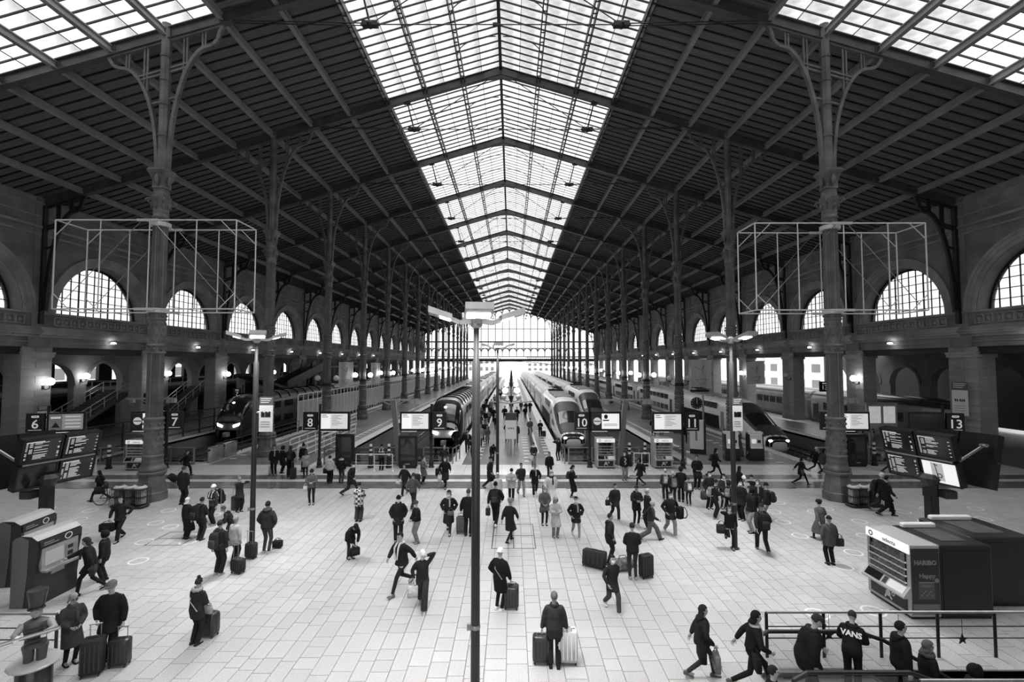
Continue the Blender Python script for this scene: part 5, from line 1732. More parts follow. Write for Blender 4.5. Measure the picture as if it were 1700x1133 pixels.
# ATM-like machines and banner stand by the pointed train
def kiosk(label, x, y, ang):
    t = thing('service_kiosk', label, 'kiosk', (x, y, 0), ang)
    b = MB(); b.prism([(-0.35, 0), (0.35, 0), (0.35, 1.95), (-0.1, 1.95), (-0.22, 1.8), (-0.28, 1.0), (-0.38, 0.9)], lambda u, v: (-0.5, u, v), lambda u, v: (0.5, u, v)); b.build('body', M_tk_front, t)
    b = MB(); b.prism([(-0.12, 1.96), (-0.24, 1.8), (-0.3, 1.0), (-0.4, 0.9), (-0.40, 0.86), (-0.2, 0.86), (-0.2, 1.96)], lambda u, v: (-0.4, u - 0.01, v), lambda u, v: (0.42, u - 0.01, v)); b.build('fascia', M_paper, t)
    MB().box(-0.3, -0.30, 1.2, 0.0, -0.27, 1.5).build('screen', M_scr, t)
    MB().box(0.08, -0.31, 1.25, 0.3, -0.27, 1.45).build('keypad', M_ink, t)
    MB().box(-0.5, -0.2, 1.85, 0.5, 0.3, 2.0).build('header', M_paper, t)
    q = MB(); q.ring((0, 0), 0.06, 0.1, 0, 0.006, 14); o = q.build('side_mark', M_paper, t, (-0.505, 0.0, 0.5)); o.rotation_euler = (R(90), 0, R(-90))
kiosk('black and white service kiosk left of the right floodlight post', 16.6, 34.0, R(-8))
kiosk('black and white service kiosk right of the right floodlight post', 18.3, 34.0, R(-8))
t = thing('banner_stand', 'tall pale banner stand left of the service kiosks', 'banner', (15.0, 36.2, 0), R(-25))
MB().box(-0.5, -0.03, 0.35, 0.5, 0.03, 2.6).build('panel', M_paper, t); MB().box(0.5, -0.08, 0, 0.66, 0.08, 2.5).build('frame', M_black, t); MB().box(-0.5, -0.1, 0, 0.5, 0.1, 0.36).build('base', M_black, t)
q = MB(); q.box(-0.1, -0.035, 1.0, 0.05, -0.03, 2.1); q.build('print', M_txt_grey, t)
kiosk('black and white service kiosk at the right edge behind the departure board', 30.2, 31.6, R(-20))
kiosk('black and white service kiosk farther right by the right wall pier', 33.0, 33.2, R(-20))
def fare_gate(label, x, y, ang):
    t = thing('fare_gate', label, 'gate', (x, y, 0), ang, 'steel ticket gates')
    MB().bevbox(-0.14, -0.7, 0, 0.14, 0.7, 1.02, 0.06).build('cabinet', M_alu, t, smooth=True)
    MB().box(-0.15, -0.66, 1.02, 0.15, 0.66, 1.06).build('top_plate', M_steel, t)
    MB().box(-0.08, -0.72, 0.82, 0.08, -0.69, 0.95).build('reader', M_ink, t)
    MB().box(0.14, -0.02, 0.3, 0.62, 0.02, 1.25).build('flap_door', M_clear, t)
for k in range(4):
    fare_gate('steel ticket gate on the right platform beyond the column, %s the left' % ORD[k], 29.6 + k * 0.95, 42.0, 0)
for k in range(2):
    fare_gate('steel ticket gate beside the platform edge right of sign seven, %s the viewer' % ORD[k], -20.1, 33.6 + k * 1.7, 0)
t = thing('display_case', 'lit display case behind the right departure board', 'display case', (27.6, 34.2, 0))
MB().box(-1.1, -0.1, 2.2, 1.1, 0.1, 3.95).build('case', M_alu, t); MB().box(-1.15, -0.14, 3.95, 1.15, 0.14, 4.05).build('cover', M_steel, t)
for s_ in (-0.52, 0.52):
    MB().box(s_ - 0.42, -0.115, 2.6, s_ + 0.42, -0.1, 3.8).build('lit_picture', mat('lit_picture', 0.3, 0.4, 0, 0.6, 3, emit=0.3), t)
    MB().box(s_ * 1.6 - 0.06, -0.06, 0, s_ * 1.6 + 0.06, 0.06, 2.2).build('leg', M_steel, t)
# clocks
def clock(label, x, y, z):
    t = thing('station_clock', label, 'clock', (x, y, 0))
    b = MB(); b.tube((0.55, 0.1, 0), (0.55, 0.1, z + 0.7), 0.08, n=10); b.tube((0.55, 0.1, z), (0.3, 0.05, z), 0.04, n=6); b.build('post', M_steel, t)
    f = MB(); f.lathe([(0.46, -0.08), (0.48, 0.0), (0.46, 0.08)], 24); o = f.build('case', M_black, t, (0, 0, z)); o.rotation_euler = (R(90), 0, 0)
    for k in range(12):
        a = R(30 * k)
        q = MB(); q.bar((0.34 * math.cos(a), 0.34 * math.sin(a), 0.085), (0.42 * math.cos(a), 0.42 * math.sin(a), 0.085), 0.035, 0.01, (0, 0, 1)); q.build('hour_mark', M_white, o)
    q = MB(); q.bar((0, -0.05, 0.09), (0, 0.36, 0.09), 0.03, 0.01); q.build('minute_hand', M_white, o)
    q = MB(); q.bar((0, -0.05, 0.095), (-0.02, 0.24, 0.095), 0.045, 0.01); q.build('hour_hand', M_white, o)
clock('round black station clock on a post right of sign 11', 15.75, 38.0, 3.7)
clock('round black station clock in front of the dark left train', -17.6, 35.2, 3.35)
# notices on poles
def notice(label, x, y, z0, w, h, ang=0.0, hang=0.0):
    t = thing('notice_panel', label, 'notice', (x, y, z0), ang)
    MB().box(-w / 2, -0.03, 0, w / 2, 0.0, h * 0.76).build('sheet', M_paper, t)
    MB().box(-w / 2, -0.03, h * 0.76, w / 2, 0.0, h).build('dark_header', mat('notice_header', 0.10, 0.5), t)
    q = MB()
    for k, u in enumerate((-0.28, -0.16, 0.02, 0.14, 0.26)):
        q.box(w * u - 0.04, -0.034, h * 0.42, w * u + 0.04, -0.03, h * 0.42 + 0.2 - 0.03 * (k % 2))
    q.ring((0, 0), 0, 0.001, 0, 0.001, 6) if False else None
    q.build('pictogram', M_ink, t)
    q = MB()
    for k in range(3): q.box(-w * 0.4, -0.034, h * (0.94 - 0.055 * k), w * (0.4 - 0.1 * k), -0.03, h * (0.96 - 0.055 * k))
    q.build('header_text', M_paper, t)
    q = MB()
    for k in range(3): q.box(-w * 0.38, -0.034, h * (0.28 - 0.07 * k), w * 0.3, -0.03, h * (0.295 - 0.07 * k))
    tag(q.build('text_rows', M_txt_grey, t), kind='stuff')
    if hang: 
        b = MB(); b.tube((-w / 2 - hang, 0.02, h * 0.55), (w / 2, 0.02, h * 0.55), 0.04, n=8); b.build('bracket', M_alu, t)
notice('white notice with pictograms on the left floodlight post', -8.16, 17.36, 4.45, 0.5, 1.27, 0, 0.25)
notice('white notice with pictograms on the right floodlight post', 9.38, 17.86, 4.4, 0.36, 1.25)
notice('white notice with pictograms on the right wall pier', 34.4, CY(2) - 0.3, 3.0, 0.9, 2.5, R(-55))
notice('white notice with pictograms low on the left wall pier', -34.6, CY(2) + 0.3, 2.0, 0.75, 1.7, R(60))
# hanging banners
def banner(label, x, y, z0, w, h):
    t = thing('hanging_banner', label, 'banner', (x, y, z0), group='large printed banners hanging in the aisles')
    b = MB()
    rings = []
    for k in range(9):
        u = -w / 2 + w * k / 8
        dy = 0.05 * math.sin(k * 1.3)
        rings.append([(u, dy - 0.008, 0), (u, dy + 0.008, 0), (u, dy + 0.008, h), (u, dy - 0.008, h)])
    b.loft(rings); b.build('cloth', M_paper, t)
    b = MB(); b.tube((-w / 2 - 0.1, 0, h), (w / 2 + 0.1, 0, h), 0.04, n=8); b.tube((-w / 2, 0, h), (-w / 2, 0, rb(x) - z0), 0.012, n=4); b.tube((w / 2, 0, h), (w / 2, 0, rb(x) - z0), 0.012, n=4); b.build('rod', M_black, t)
    q = MB()
    for (a, c) in (((-0.3, 0.75), (0.0, 0.62)), ((0.0, 0.62), (0.12, 0.8)), ((0.12, 0.8), (0.05, 0.5)), ((-0.25, 0.3), (0.25, 0.32)), ((0.25, 0.32), (0.1, 0.15)), ((-0.25, 0.3), (-0.1, 0.15)), ((-0.1, 0.15), (0.1, 0.15))):
        q.bar((a[0] * w, -0.075, a[1] * h), (c[0] * w, -0.075, c[1] * h), 0.05, 0.02, (0, 1, 0))
    q.build('line_drawing', mat('banner_ink', 0.25, 0.6), t)
banner('large white hanging banner with a line drawing, left of the right floodlight post', 24.3, CY(4), 3.75, 2.5, 3.6)
banner('smaller white hanging banner right of the right floodlight post', 31.0, CY(4), 4.3, 2.2, 2.8)
banner('white hanging banner with faint print, above the left panel fence', -19.6, CY(4), 3.85, 1.8, 3.2)
banner('farther white hanging banner above the left panel fence', -19.2, CY(5), 3.85, 1.35, 3.1)

# ================================================================== FLOOR MARKS
M_mark = mat('floor_mark_white', 0.8, 0.5, 0, 0.1, 3)
_ring = MB().ring((0, 0), 0.25, 0.31, 0.001, 0.004, 28).mesh('floor_ring', M_mark)
RINGS = [(-12.29, 16.88), (12.47, 19.26), (12.74, 20.91), (13.13, 22.32), (14.16, 23.73), (13.41, 17.59), (15.02, 22.31), (15.89, 22.77), (16.15, 20.98), (19.19, 22.31), (20.72, 22.76), (19.0, 20.9), (20.14, 21.06), (23.02, 22.76), (21.92, 21.29), (-13.46, 18.66), (-15.34, 22.53), (-13.66, 20.33), (-14.64, 20.8), (-19.03, 22.53), (-18.4, 21.26), (-19.52, 19.98), (-20.08, 23.87), (-21.29, 22.8), (-20.17, 21.67), (-12.82, 21.91), (-12.0, 20.33), (-11.77, 18.66), (9.34, 13.38), (11.02, 13.53), (12.2, 16.4), (15.09, 19.26), (-16.9, 17.2), (-22.4, 20.6), (7.6, 30.9), (8.3, 29.2)]
for k, (x, y) in enumerate(RINGS):
    o = put('floor_ring', _ring, None, (x, y, 0))
    near = 'left' if x < 0 else 'right'
    tag(o, 'white distancing ring stuck on the paving in the %s part of the concourse' % near, 'floor marking', 'white distancing rings on the floor')
_dash = MB().bevbox(-0.27, -0.14, 0.001, 0.27, 0.14, 0.005, 0.1).mesh('platform_mark', M_mark)
n_ = 0
for (x, y0, cnt) in ((-13.5, 38.0, 14), (-1.6, 34.6, 9), (2.0, 33.6, 9), (3.6, 33.8, 12), (14.6, 37.0, 10), (18.6, 38.5, 9), (19.6, 33.2, 4), (-19.4, 34.5, 6)):
    for k in range(cnt):
        o = put('platform_mark', _dash, None, (x, y0 + k * 1.3, -0.008))
        tag(o, 'small white oval floor mark on a dark platform', 'floor marking', 'white oval marks on the platforms')
# metal frames of floor hatches
def hatch(label, x0, y0, x1, y1, cols=2):
    t = thing('floor_hatch', label, 'hatch', ((x0 + x1) / 2, (y0 + y1) / 2, 0))
    w, d = (x1 - x0) / 2, (y1 - y0) / 2
    b = MB()
    for (a, c) in (((-w, -d), (w, -d)), ((w, -d), (w, d)), ((w, d), (-w, d)), ((-w, d), (-w, -d)), ((-w, 0), (w, 0))):
        b.bar((a[0], a[1], 0.002), (c[0], c[1], 0.002), 0.035, 0.008)
    for k in range(1, cols):
        b.bar((-w + 2 * w * k / cols, -d, 0.002), (-w + 2 * w * k / cols, d, 0.002), 0.035, 0.008)
    b.build('frame', M_tk_front, t)
hatch('thin dark hatch frame in the paving at the centre', 0.1, 17.98, 1.75, 20.6)
hatch('thin dark hatch frame in the paving among the group at the left', -13.2, 18.3, -11.8, 19.7, 1)

# ================================================================== ESCALATOR WELL
tag(MB().box(WX0 - 0.2, WY0 - 0.3, -6.4, 24, WY1 + 0.3, -6.0).build('floor_lower', M_slab), kind='structure')
b = MB(); b.box(WX0, WY1, -6.0, WX1, WY1 + 0.15, -0.03); b.box(WX0, WY0 - 0.15, -6.0, WX1, WY0, -0.03); b.box(WX0 - 0.15, WY0, -6.0, WX0, WY1, -0.05); b.box(WX1, WY0, -6, WX1 + 0.15, WY1, -0.03)
tag(b.build('wall_well', mat('well_panel', 0.07, 0.4, 0.2, 0.2, 1)), kind='structure')
t = thing('escalator', 'escalator going down to the right beneath the people at the lower right', 'escalator', (7.7, 10.13, 0))
M_step = mat('escalator_step', 0.28, 0.35, 0.7, 0.15, 3)
sm = MB().box(0, -0.6, -0.25, 0.41, 0.6, 0.0).mesh('step', M_step)
for k in range(26):
    x = -0.85 + k * 0.4
    z = -max(0.0, (x - 0.9)) * 0.58
    put('step', sm, t, (x, 0, z - 0.01))
MB().box(-1.3, -0.62, -0.1, -0.85, 0.62, 0.01).build('comb_plate', M_steel, t)
for s_ in (-1, 1):
    yb_ = s_ * 0.70
    pts = [(-1.15, yb_, 0.25), (-1.42, yb_, 0.5), (-1.35, yb_, 0.82), (-1.1, yb_, 0.95), (0.9, yb_, 0.95), (1.5, yb_, 0.75), (9.0, yb_, -3.6)]
    b = MB(); b.path(pts, 0.045, 8); b.build('handrail', M_black, t)
    b = MB(); b.add([(-1.25, yb_, 0.1), (1.0, yb_, 0.1), (9, yb_, -4.5), (9, yb_, -3.66), (1.5, yb_, 0.68), (0.9, yb_, 0.88), (-1.1, yb_, 0.88), (-1.35, yb_, 0.6)], [(0, 1, 5, 6, 7), (1, 2, 3, 4, 5)]); b.build('balustrade', M_clear, t)
    b = MB(); b.bar((-1.3, yb_, 0.02), (1.0, yb_, 0.02), 0.16, 0.16); b.bar((1.0, yb_, 0.02), (9, yb_, -4.6), 0.16, 0.16); b.build('skirt', M_steel, t)
def railing(label, pts, h=1.05, rails=(1.05, 0.72, 0.45), sp=1.35, m_=None, flat=True):
    m_ = m_ or M_black
    t = thing('guard_railing', label, 'railing', (pts[0][0], pts[0][1], 0))
    o = Vector((pts[0][0], pts[0][1], 0))
    for k, zz in enumerate(rails):
        b = MB()
        for p, q in zip(pts[:-1], pts[1:]):
            b.tube(Vector((p[0], p[1], zz)) - o, Vector((q[0], q[1], zz)) - o, 0.032 if k == 0 else 0.014, n=8)
        b.build('handrail' if k == 0 else 'rail', M_steel if k == 0 else m_, t)
    for p, q in zip(pts[:-1], pts[1:]):
        L = math.hypot(q[0] - p[0], q[1] - p[1]); n = max(1, round(L / sp))
        po = MB().bar((0, 0, -0.2), (0, 0, h), 0.07, 0.02).mesh('post', m_)
        for k in range(n + 1):
            put('post', po, t, (p[0] + (q[0] - p[0]) * k / n - o.x, p[1] + (q[1] - p[1]) * k / n - o.y, 0))
railing('steel guard railing behind the escalator at the lower right', [(6.9, 11.45), (16.4, 11.45)])
railing('low guard railing in front of the escalator at the lower right', [(8.6, 9.2), (14.0, 9.2)], 0.95, (0.95, 0.5))
railing('dark guard railing at the lower left beside the costumed figure', [(-14.5, 11.4), (-9.9, 11.4)])
M_well = M_iron_dark
# star decorations on the railing
for k, (x, z) in enumerate(((8.35, 0.55), (10.0, 0.5), (11.5, 0.45))):
    q = MB()
    pts = []
    for j in range(10):
        a = R(36 * j + 90); rr = 0.13 if j % 2 == 0 else 0.05
        pts.append((rr * math.cos(a), rr * math.sin(a)))
    q.prism(pts, lambda u, v: (u, -0.012, v), lambda u, v: (u, 0.012, v))
    q.bar((0, 0, 0.1), (0, 0, 1.03 - z), 0.008)
    o = q.build('star_ornament', M_black, None, (x, 11.4, z)); tag(o, 'small dark star ornament hanging from the guard railing, %s the left' % ORD[k], 'ornament', 'star ornaments')
# costumed figure at the lower left edge
def statue(label, x, y, ang):
    t = thing('soldier_figure', label, 'figure', (x, y, 0), ang)
    b = MB(); b.lathe([(0.3, 0), (0.3, 0.55), (0.24, 0.6)], 20); b.build('drum_base', M_tr_dark, t, smooth=True)
    b = MB(); b.lathe([(0.42, 0.6), (0.44, 0.63), (0.42, 0.66)], 20); b.build('tray', M_tk_top, t)
    b = MB()
    for s_ in (-1, 1): b.path([(s_ * 0.1, 0, 0.62), (s_ * 0.1, 0.02, 0.8), (s_ * 0.11, 0, 1.0)], [0.08, 0.09, 0.11], 10)
    b.loft([[(0.19 * w_ * math.cos(2 * math.pi * k / 14), 0.13 * w_ * math.sin(2 * math.pi * k / 14), z) for k in range(14)] for z, w_ in ((0.95, 1), (1.15, 0.9), (1.35, 1.15), (1.48, 1.1), (1.55, 0.4))])
    b.build('jacket', mat('figure_jacket', 0.07, 0.5), t, smooth=True)
    b = MB()
    for k in range(5): b.bar((-0.14, -0.145, 1.05 + k * 0.08), (0.14, -0.145, 1.07 + k * 0.08), 0.03, 0.03)
    b.build('frogging', M_ink, t)
    b = MB(); b.sphere((0, -0.02, 1.68), (0.1, 0.115, 0.13), 14, 10); b.sphere((0, -0.14, 1.67), 0.025, 6, 5); b.build('head', mat('figure_face', 0.35, 0.5), t, smooth=True)
    b = MB(); b.lathe([(0.12, 1.76), (0.125, 1.8), (0.17, 2.12), (0.165, 2.14), (0.1, 2.13)], 20); b.lathe([(0.15, 1.76), (0.14, 1.78)], 16, (0, -0.04, 0)); b.build('tall_hat', M_tr_dark, t, smooth=True)
    for s_ in (-1, 1):
        b = MB(); b.path([(s_ * 0.2, 0, 1.45), (s_ * 0.3, -0.12, 1.3), (s_ * 0.22, -0.38, 1.36)], [0.075, 0.065, 0.05], 10); b.build('sleeve', mat('figure_sleeve', 0.3, 0.5), t, smooth=True)
        b = MB(); b.sphere((s_ * 0.2, -0.43, 1.37), (0.05, 0.06, 0.045), 10, 8)
        for f_ in range(4): b.path([(s_ * 0.2 + (f_ - 1.5) * 0.022, -0.46, 1.37), (s_ * 0.2 + (f_ - 1.5) * 0.022, -0.52, 1.35), (s_ * 0.2 + (f_ - 1.5) * 0.02, -0.52, 1.32)], 0.011, 6)
        b.build('white_glove', M_paper, t, smooth=True)
    b = MB(); b.tube((-0.45, -0.47, 1.34), (0.45, -0.49, 1.42), 0.035, n=10); b.build('baton', M_steel, t)
statue('figure of a soldier in a tall hat holding a baton at the lower left edge', -9.3, 10.3, R(35))
# bicycle leaning by the left bin
def bicycle(label, x, y, ang):
    t = thing('bicycle', label, 'bicycle', (x, y, 0), ang)
    for k, u in enumerate((-0.52, 0.52)):
        b = MB(); b.path([(u + 0.33 * math.cos(2 * math.pi * j / 24), 0, 0.35 + 0.33 * math.sin(2 * math.pi * j / 24)) for j in range(25)], 0.018, 6, False); w = b.build('wheel', M_black, t)
        b = MB()
        for j in range(9): b.tube((u, 0, 0.35), (u + 0.32 * math.cos(0.7 * j), 0, 0.35 + 0.32 * math.sin(0.7 * j)), 0.004, n=4)
        b.build('spokes', M_steel, w)
    b = MB()
    for p, q in (((-0.52, .35), (-0.15, .35)), ((-0.52, .35), (-0.2, .8)), ((-0.15, .35), (-0.25, .95)), ((-0.15, .35), (0.38, .8)), ((-0.2, .82), (0.38, .85)), ((0.36, .95), (0.52, .35))):
        b.tube((p[0], 0, p[1]), (q[0], 0, q[1]), 0.018, n=6)
    b.build('frame', M_tr_dark, t)
    b = MB(); b.path([(0.34, -0.28, 1.0), (0.36, 0, 1.02), (0.34, 0.28, 1.0)], 0.014, 6); b.build('handlebar', M_black, t)
    b = MB(); b.sphere((-0.27, 0, 0.98), (0.14, 0.08, 0.04), 10, 6); b.build('saddle', M_black, t)
    b = MB(); b.box(-0.75, -0.1, 0.72, -0.38, 0.1, 0.75); b.box(-0.72, -0.12, 0.75, -0.4, 0.12, 0.9); b.build('carrier', M_black, t)
bicycle('dark bicycle standing beside the left waste bin', -18.75, 23.35, R(6))
PEOPLE = [
    (1.83, 11.11, 0.0, 1.67, 178, 'two_cases', ('mid', 0.035, 1.05), (0.02, 'r'), 0.02, 'hair_short:.12', 'collar', 'man seen from behind standing between a dark and a white suitcase', ''),
    (0.5, 13.61, 0.0, 1.69, 150, 'hold_r', ('coat', 0.012, 1.15), (0.012, 's'), 0.75, 'beanie:.72', 'strap:.3', 'woman in a black fur coat and white beanie holding a wheeled suitcase', ''),
    (-1.7, 13.71, 0.0, 1.65, 5, 'raise', ('short', 0.02, 1.0), (0.03, 'w'), 0.5, 'beanie:.7', 'mask', 'woman in a cream beanie and leather jacket raising a hand to her head', ''),
    (-2.51, 14.7, 0.0, 1.86, -35, 'stride', ('jacket', 0.018, 1.1), (0.02, 's'), 0.12, 'hair_short:.02', 'collar_w', 'man in a shearling-collared jacket striding with his face turned aside', ''),
    (3.68, 13.57, 0.0, 1.58, 15, 'walk', ('mid', 0.022, 1.0), (0.06, 'r'), 0.75, 'hair_short:.02', 'mask', 'masked young man in white sneakers walking with a small backpack', ''),
    (4.76, 15.49, 0.0, 1.76, 175, 'hold', ('jacket', 0.02, 1.15), (0.035, 's'), 0.3, 'hair_short:.03', '', 'man seen from behind beside the luggage pile, looking down', ''),
    (4.27, 16.76, 0.0, 1.68, 80, 'pockets', ('mid', 0.025, 1.15), (0.03, 'r'), 0.03, 'hair_short:.03', 'hood', 'man in a long hooded parka standing in profile by the luggage pile', ''),
    (-7.01, 12.0, 0.0, 1.58, 165, 'hold', ('mid', 0.028, 1.1), (0.02, 'r'), 0.03, 'hair_bun:.03', 'fur:.35,strap:.4', 'woman seen from behind with a fur collar and a chain shoulder bag', ''),
    (-8.56, 11.34, 0.0, 1.86, 10, 'pull_l', ('mid', 0.014, 1.2), (0.018, 'r'), 0.02, 'cap:.12', 'glasses', 'man in a flat cap and dark jacket standing with two suitcases at the lower left', ''),
    (-9.4, 11.23, 0.0, 1.61, 60, 'hold', ('coat', 0.05, 1.1), (0.02, 's'), 0.02, 'hair_bob:.28', 'glasses,scarf:.07', 'woman with glasses in a grey coat beside the costumed figure', ''),
    (-11.93, 14.59, 0.0, 1.71, -60, 'reach', ('mid', 0.014, 1.15), (0.015, 's'), 0.02, 'hair_curly:.03', 'scarf:.03', 'man in a dark coat reaching out to the ticket machine', ''),
    (-12.21, 15.38, 0.0, 1.58, -70, 'stand', ('mid', 0.018, 1.15), (0.02, 'r'), 0.02, 'hood_up:.015', '', 'person in a dark hooded coat behind the man at the ticket machine', ''),
    (-14.58, 18.84, 0.0, 1.73, 8, 'bagwalk', ('jacket', 0.02, 1.1), (0.016, 'r'), 0.015, 'hair_short:.02', 'scarf:.02', 'man smiling and walking with a black sports bag near the left waste bin', ''),
    (-19.84, 23.97, 0.0, 1.59, -85, 'stride', ('coat', 0.014, 1.1), (0.014, 's'), 0.015, 'hair_bob:.02', 'scarf:.02', 'woman in a black coat striding past the bicycle', ''),
    (-15.34, 23.46, 0.0, 1.85, 172, 'stand', ('mid', 0.022, 1.25), (0.02, 'r'), 0.02, 'hair_short:.06', '', 'heavy man in a dark coat seen from behind near the left column', ''),
    (-19.27, 29.36, 0.0, 1.58, 100, 'pull_r', ('mid', 0.015, 1.1), (0.015, 'r'), 0.02, 'hair_short:.03', '', 'person in black pulling a tilted wheeled case, left of the dark train', ''),
    (-12.05, 18.96, 0.0, 1.6, 160, 'stand', ('long', 0.014, 1.15), (0.02, 'r'), 0.03, 'hair_bob:.5', '', 'woman in a long black coat with pale hair, in the left group', ''),
    (-11.42, 18.84, 0.0, 1.64, 165, 'hold', ('mid', 0.018, 1.15), (0.02, 'r'), 0.03, 'hood_down:.015', '', 'man wearing a large dark backpack in the left group', ''),
    (-11.99, 20.55, 0.0, 1.71, -30, 'stand', ('jacket', 0.045, 1.1), (0.02, 'r'), 0.3, 'beanie:.75', 'vest', 'traveller in a white hat with a framed rucksack in the left group', ''),
    (-11.91, 22.34, 0.0, 1.64, 60, 'photo', ('mid', 0.03, 1.0), (0.02, 'r'), 0.02, 'hair_bun:.2', '', 'woman looking upward with a rolling case, left of the floodlight post', ''),
    (-8.8, 15.8, 0.0, 1.76, 172, 'stand', ('jacket', 0.03, 1.1), (0.025, 'r'), 0.4, 'hood_down:.03', '', 'person with a grey striped backpack seen from behind at the left', ''),
    (-8.83, 16.73, 0.0, 1.59, 160, 'stand', ('mid', 0.55, 1.15), (0.03, 'r'), 0.1, 'beanie:.3', '', 'person in a pale coat and knitted hat in the left queue', ''),
    (-9.88, 18.35, 0.0, 1.58, -60, 'lean_f', ('mid', 0.02, 1.1), (0.03, 'r'), 0.1, 'hood_down:.06', '', 'stooping person in a dark hooded coat in the left queue', ''),
    (-8.14, 17.55, 0.0, 1.86, 178, 'pockets', ('jacket', 0.035, 1.2), (0.06, 's'), 0.5, 'hair_short:.02', 'fur:.06', 'man in a fur-hooded jacket and jeans beside the left floodlight post', ''),
    (-9.0, 23.46, 0.0, 1.73, 15, 'phone', ('jacket', 0.1, 1.05), (0.02, 's'), 0.015, 'beanie:.02', 'hood', 'man in a grey jacket looking at his phone in the middle distance', ''),
    (-5.89, 21.0, 0.0, 1.68, 180, 'hold', ('mid', 0.22, 1.2), (0.04, 'w'), 0.03, 'hair_short:.015', 'checks', 'person in a black and white checked coat seen from behind', ''),
    (-4.89, 17.08, 0.0, 1.58, 40, 'bend', ('mid', 0.014, 1.1), (0.03, 's'), 0.03, 'beanie:.015', 'mask', 'man bending over an open shoulder bag', ''),
    (-3.58, 18.65, 0.0, 1.78, 15, 'pockets', ('mid', 0.02, 1.2), (0.02, 'r'), 0.02, 'beanie:.015', 'mask,hood', 'masked man in a black padded jacket behind the man with shearling collar', ''),
    (-2.82, 18.52, 0.0, 1.61, -55, 'hold', ('short', 0.015, 1.1), (0.2, 'r'), 0.15, 'beanie:.06', 'mask', 'woman in a dark jacket and pale trousers talking to the man in the padded jacket', ''),
    (-1.73, 19.61, 0.0, 1.76, 0, 'pockets_w', ('coat', 0.02, 1.1), (0.03, 's'), 0.02, 'hair_curly:.03', 'mask,scarf:.4', 'curly-haired masked woman with a crossbody bag walking to the viewer', ''),
    (-0.91, 19.28, 0.0, 1.85, 175, 'pull_l', ('mid', 0.016, 1.15), (0.015, 'r'), 0.03, 'hair_short:.06', '', 'man in a black jacket with a rolling case, left of the central post', ''),
    (-4.79, 25.13, 0.0, 1.64, -30, 'walk', ('jacket', 0.02, 1.1), (0.02, 'r'), 0.02, 'hair_short:.03', '', 'man in a dark jacket walking with a pale parcel at the middle left', ''),
    (-3.88, 22.79, 0.0, 1.71, 170, 'walk', ('jacket', 0.08, 1.1), (0.03, 'r'), 0.03, 'hair_short:.05', '', 'man in a grey jacket seen from behind next to the man with the parcel', ''),
    (-4.28, 27.47, 0.0, 1.58, 70, 'hold', ('coat', 0.1, 1.1), (0.02, 's'), 0.03, 'hair_bob:.03', 'mask,scarf:.4', 'masked woman with a black rolling case near sign 9', ''),
    (-2.86, 26.56, 0.0, 1.76, -5, 'walk', ('coat', 0.015, 1.1), (0.015, 's'), 0.02, 'hair_bob:.02', 'mask', 'masked woman in a long black coat carrying white and black bags', ''),
    (-3.56, 30.97, 0.0, 1.58, 20, 'walk2', ('mid', 0.02, 1.1), (0.02, 'r'), 0.02, 'hair_bob:.25', '', 'grey-haired person walking close behind the woman with bags', ''),
    (-0.36, 26.3, 0.0, 1.81, 60, 'walk', ('mid', 0.025, 1.0), (0.02, 'r'), 0.02, 'cap:.015', '', 'man in a flat cap carrying a black bag by the rear post', ''),
    (0.14, 20.54, 0.0, 1.86, 172, 'walk', ('jacket', 0.018, 1.1), (0.016, 'r'), 0.75, 'hair_short:.015', '', 'man in white shoes with a backpack walking away from the viewer', ''),
    (0.16, 23.25, 0.0, 1.58, 30, 'stand', ('mid', 0.6, 1.1), (0.03, 'r'), 0.2, 'hair_bob:.7', '', 'fair-haired person in white, half hidden behind the walking man', ''),
    (0.77, 18.64, 0.0, 1.67, 150, 'walk', ('coat', 0.02, 1.05), (0.02, 's'), 0.02, 'hat:.2', '', 'woman in a fur hat and dark coat walking right of the central post', ''),
    (0.84, 24.26, 0.0, 1.58, 0, 'phone', ('mid', 0.42, 1.35), (0.02, 'r'), 0.02, 'beanie:.02', 'mask', 'masked person in a bulky pale puffer jacket', ''),
    (1.34, 25.12, 0.0, 1.7, 15, 'walk', ('jacket', 0.03, 1.1), (0.25, 'r'), 0.03, 'hair_short:.015', '', 'man in a dark jacket and pale jeans stepping off the platform', ''),
    (2.08, 25.12, 0.0, 1.64, 0, 'walk2', ('mid', 0.015, 1.1), (0.02, 'r'), 0.5, 'hair_short:.1', 'scarf:.4', 'man in an open black coat over a pale jumper walking to the viewer', ''),
    (3.12, 28.58, 0.0, 1.58, 10, 'stand', ('jacket', 0.015, 1.15), (0.02, 'r'), 0.02, 'hair_short:.02', '', 'dark-haired man in black behind the woman in the white coat', ''),
    (2.33, 31.84, 0.0, 1.58, 0, 'hold', ('jacket', 0.02, 1.1), (0.2, 'r'), 0.2, 'hair_short:.02', 'fur:.6', 'man in a dark fleece with a white collar carrying shopping at the platform entry', ''),
    (2.74, 22.78, 0.0, 1.86, 5, 'walk', ('coat', 0.62, 1.1), (0.03, 's'), 0.03, 'hair_long:.5', 'scarf:.02,mask', 'fair woman in a long white coat walking to the viewer', ''),
    (2.26, 20.54, 0.0, 1.64, 5, 'hold', ('mid', 0.1, 1.1), (0.02, 's'), 0.02, 'hair_long:.25', 'mask', 'woman in a grey coat with a round handbag, left of the pale coat woman', ''),
    (2.6, 19.14, 0.0, 1.6, 10, 'phone', ('coat', 0.4, 1.05), (0.18, 'r'), 0.1, 'hood_up:.35', '', 'woman with her hood up in a pale long coat looking at her phone', ''),
    (3.42, 19.14, 0.0, 1.64, 5, 'pockets_w', ('mid', 0.016, 1.1), (0.25, 's'), 0.7, 'hair_short:.015', 'mask,scarf:.3', 'masked man in a dark coat and pale trousers, hands in pockets', ''),
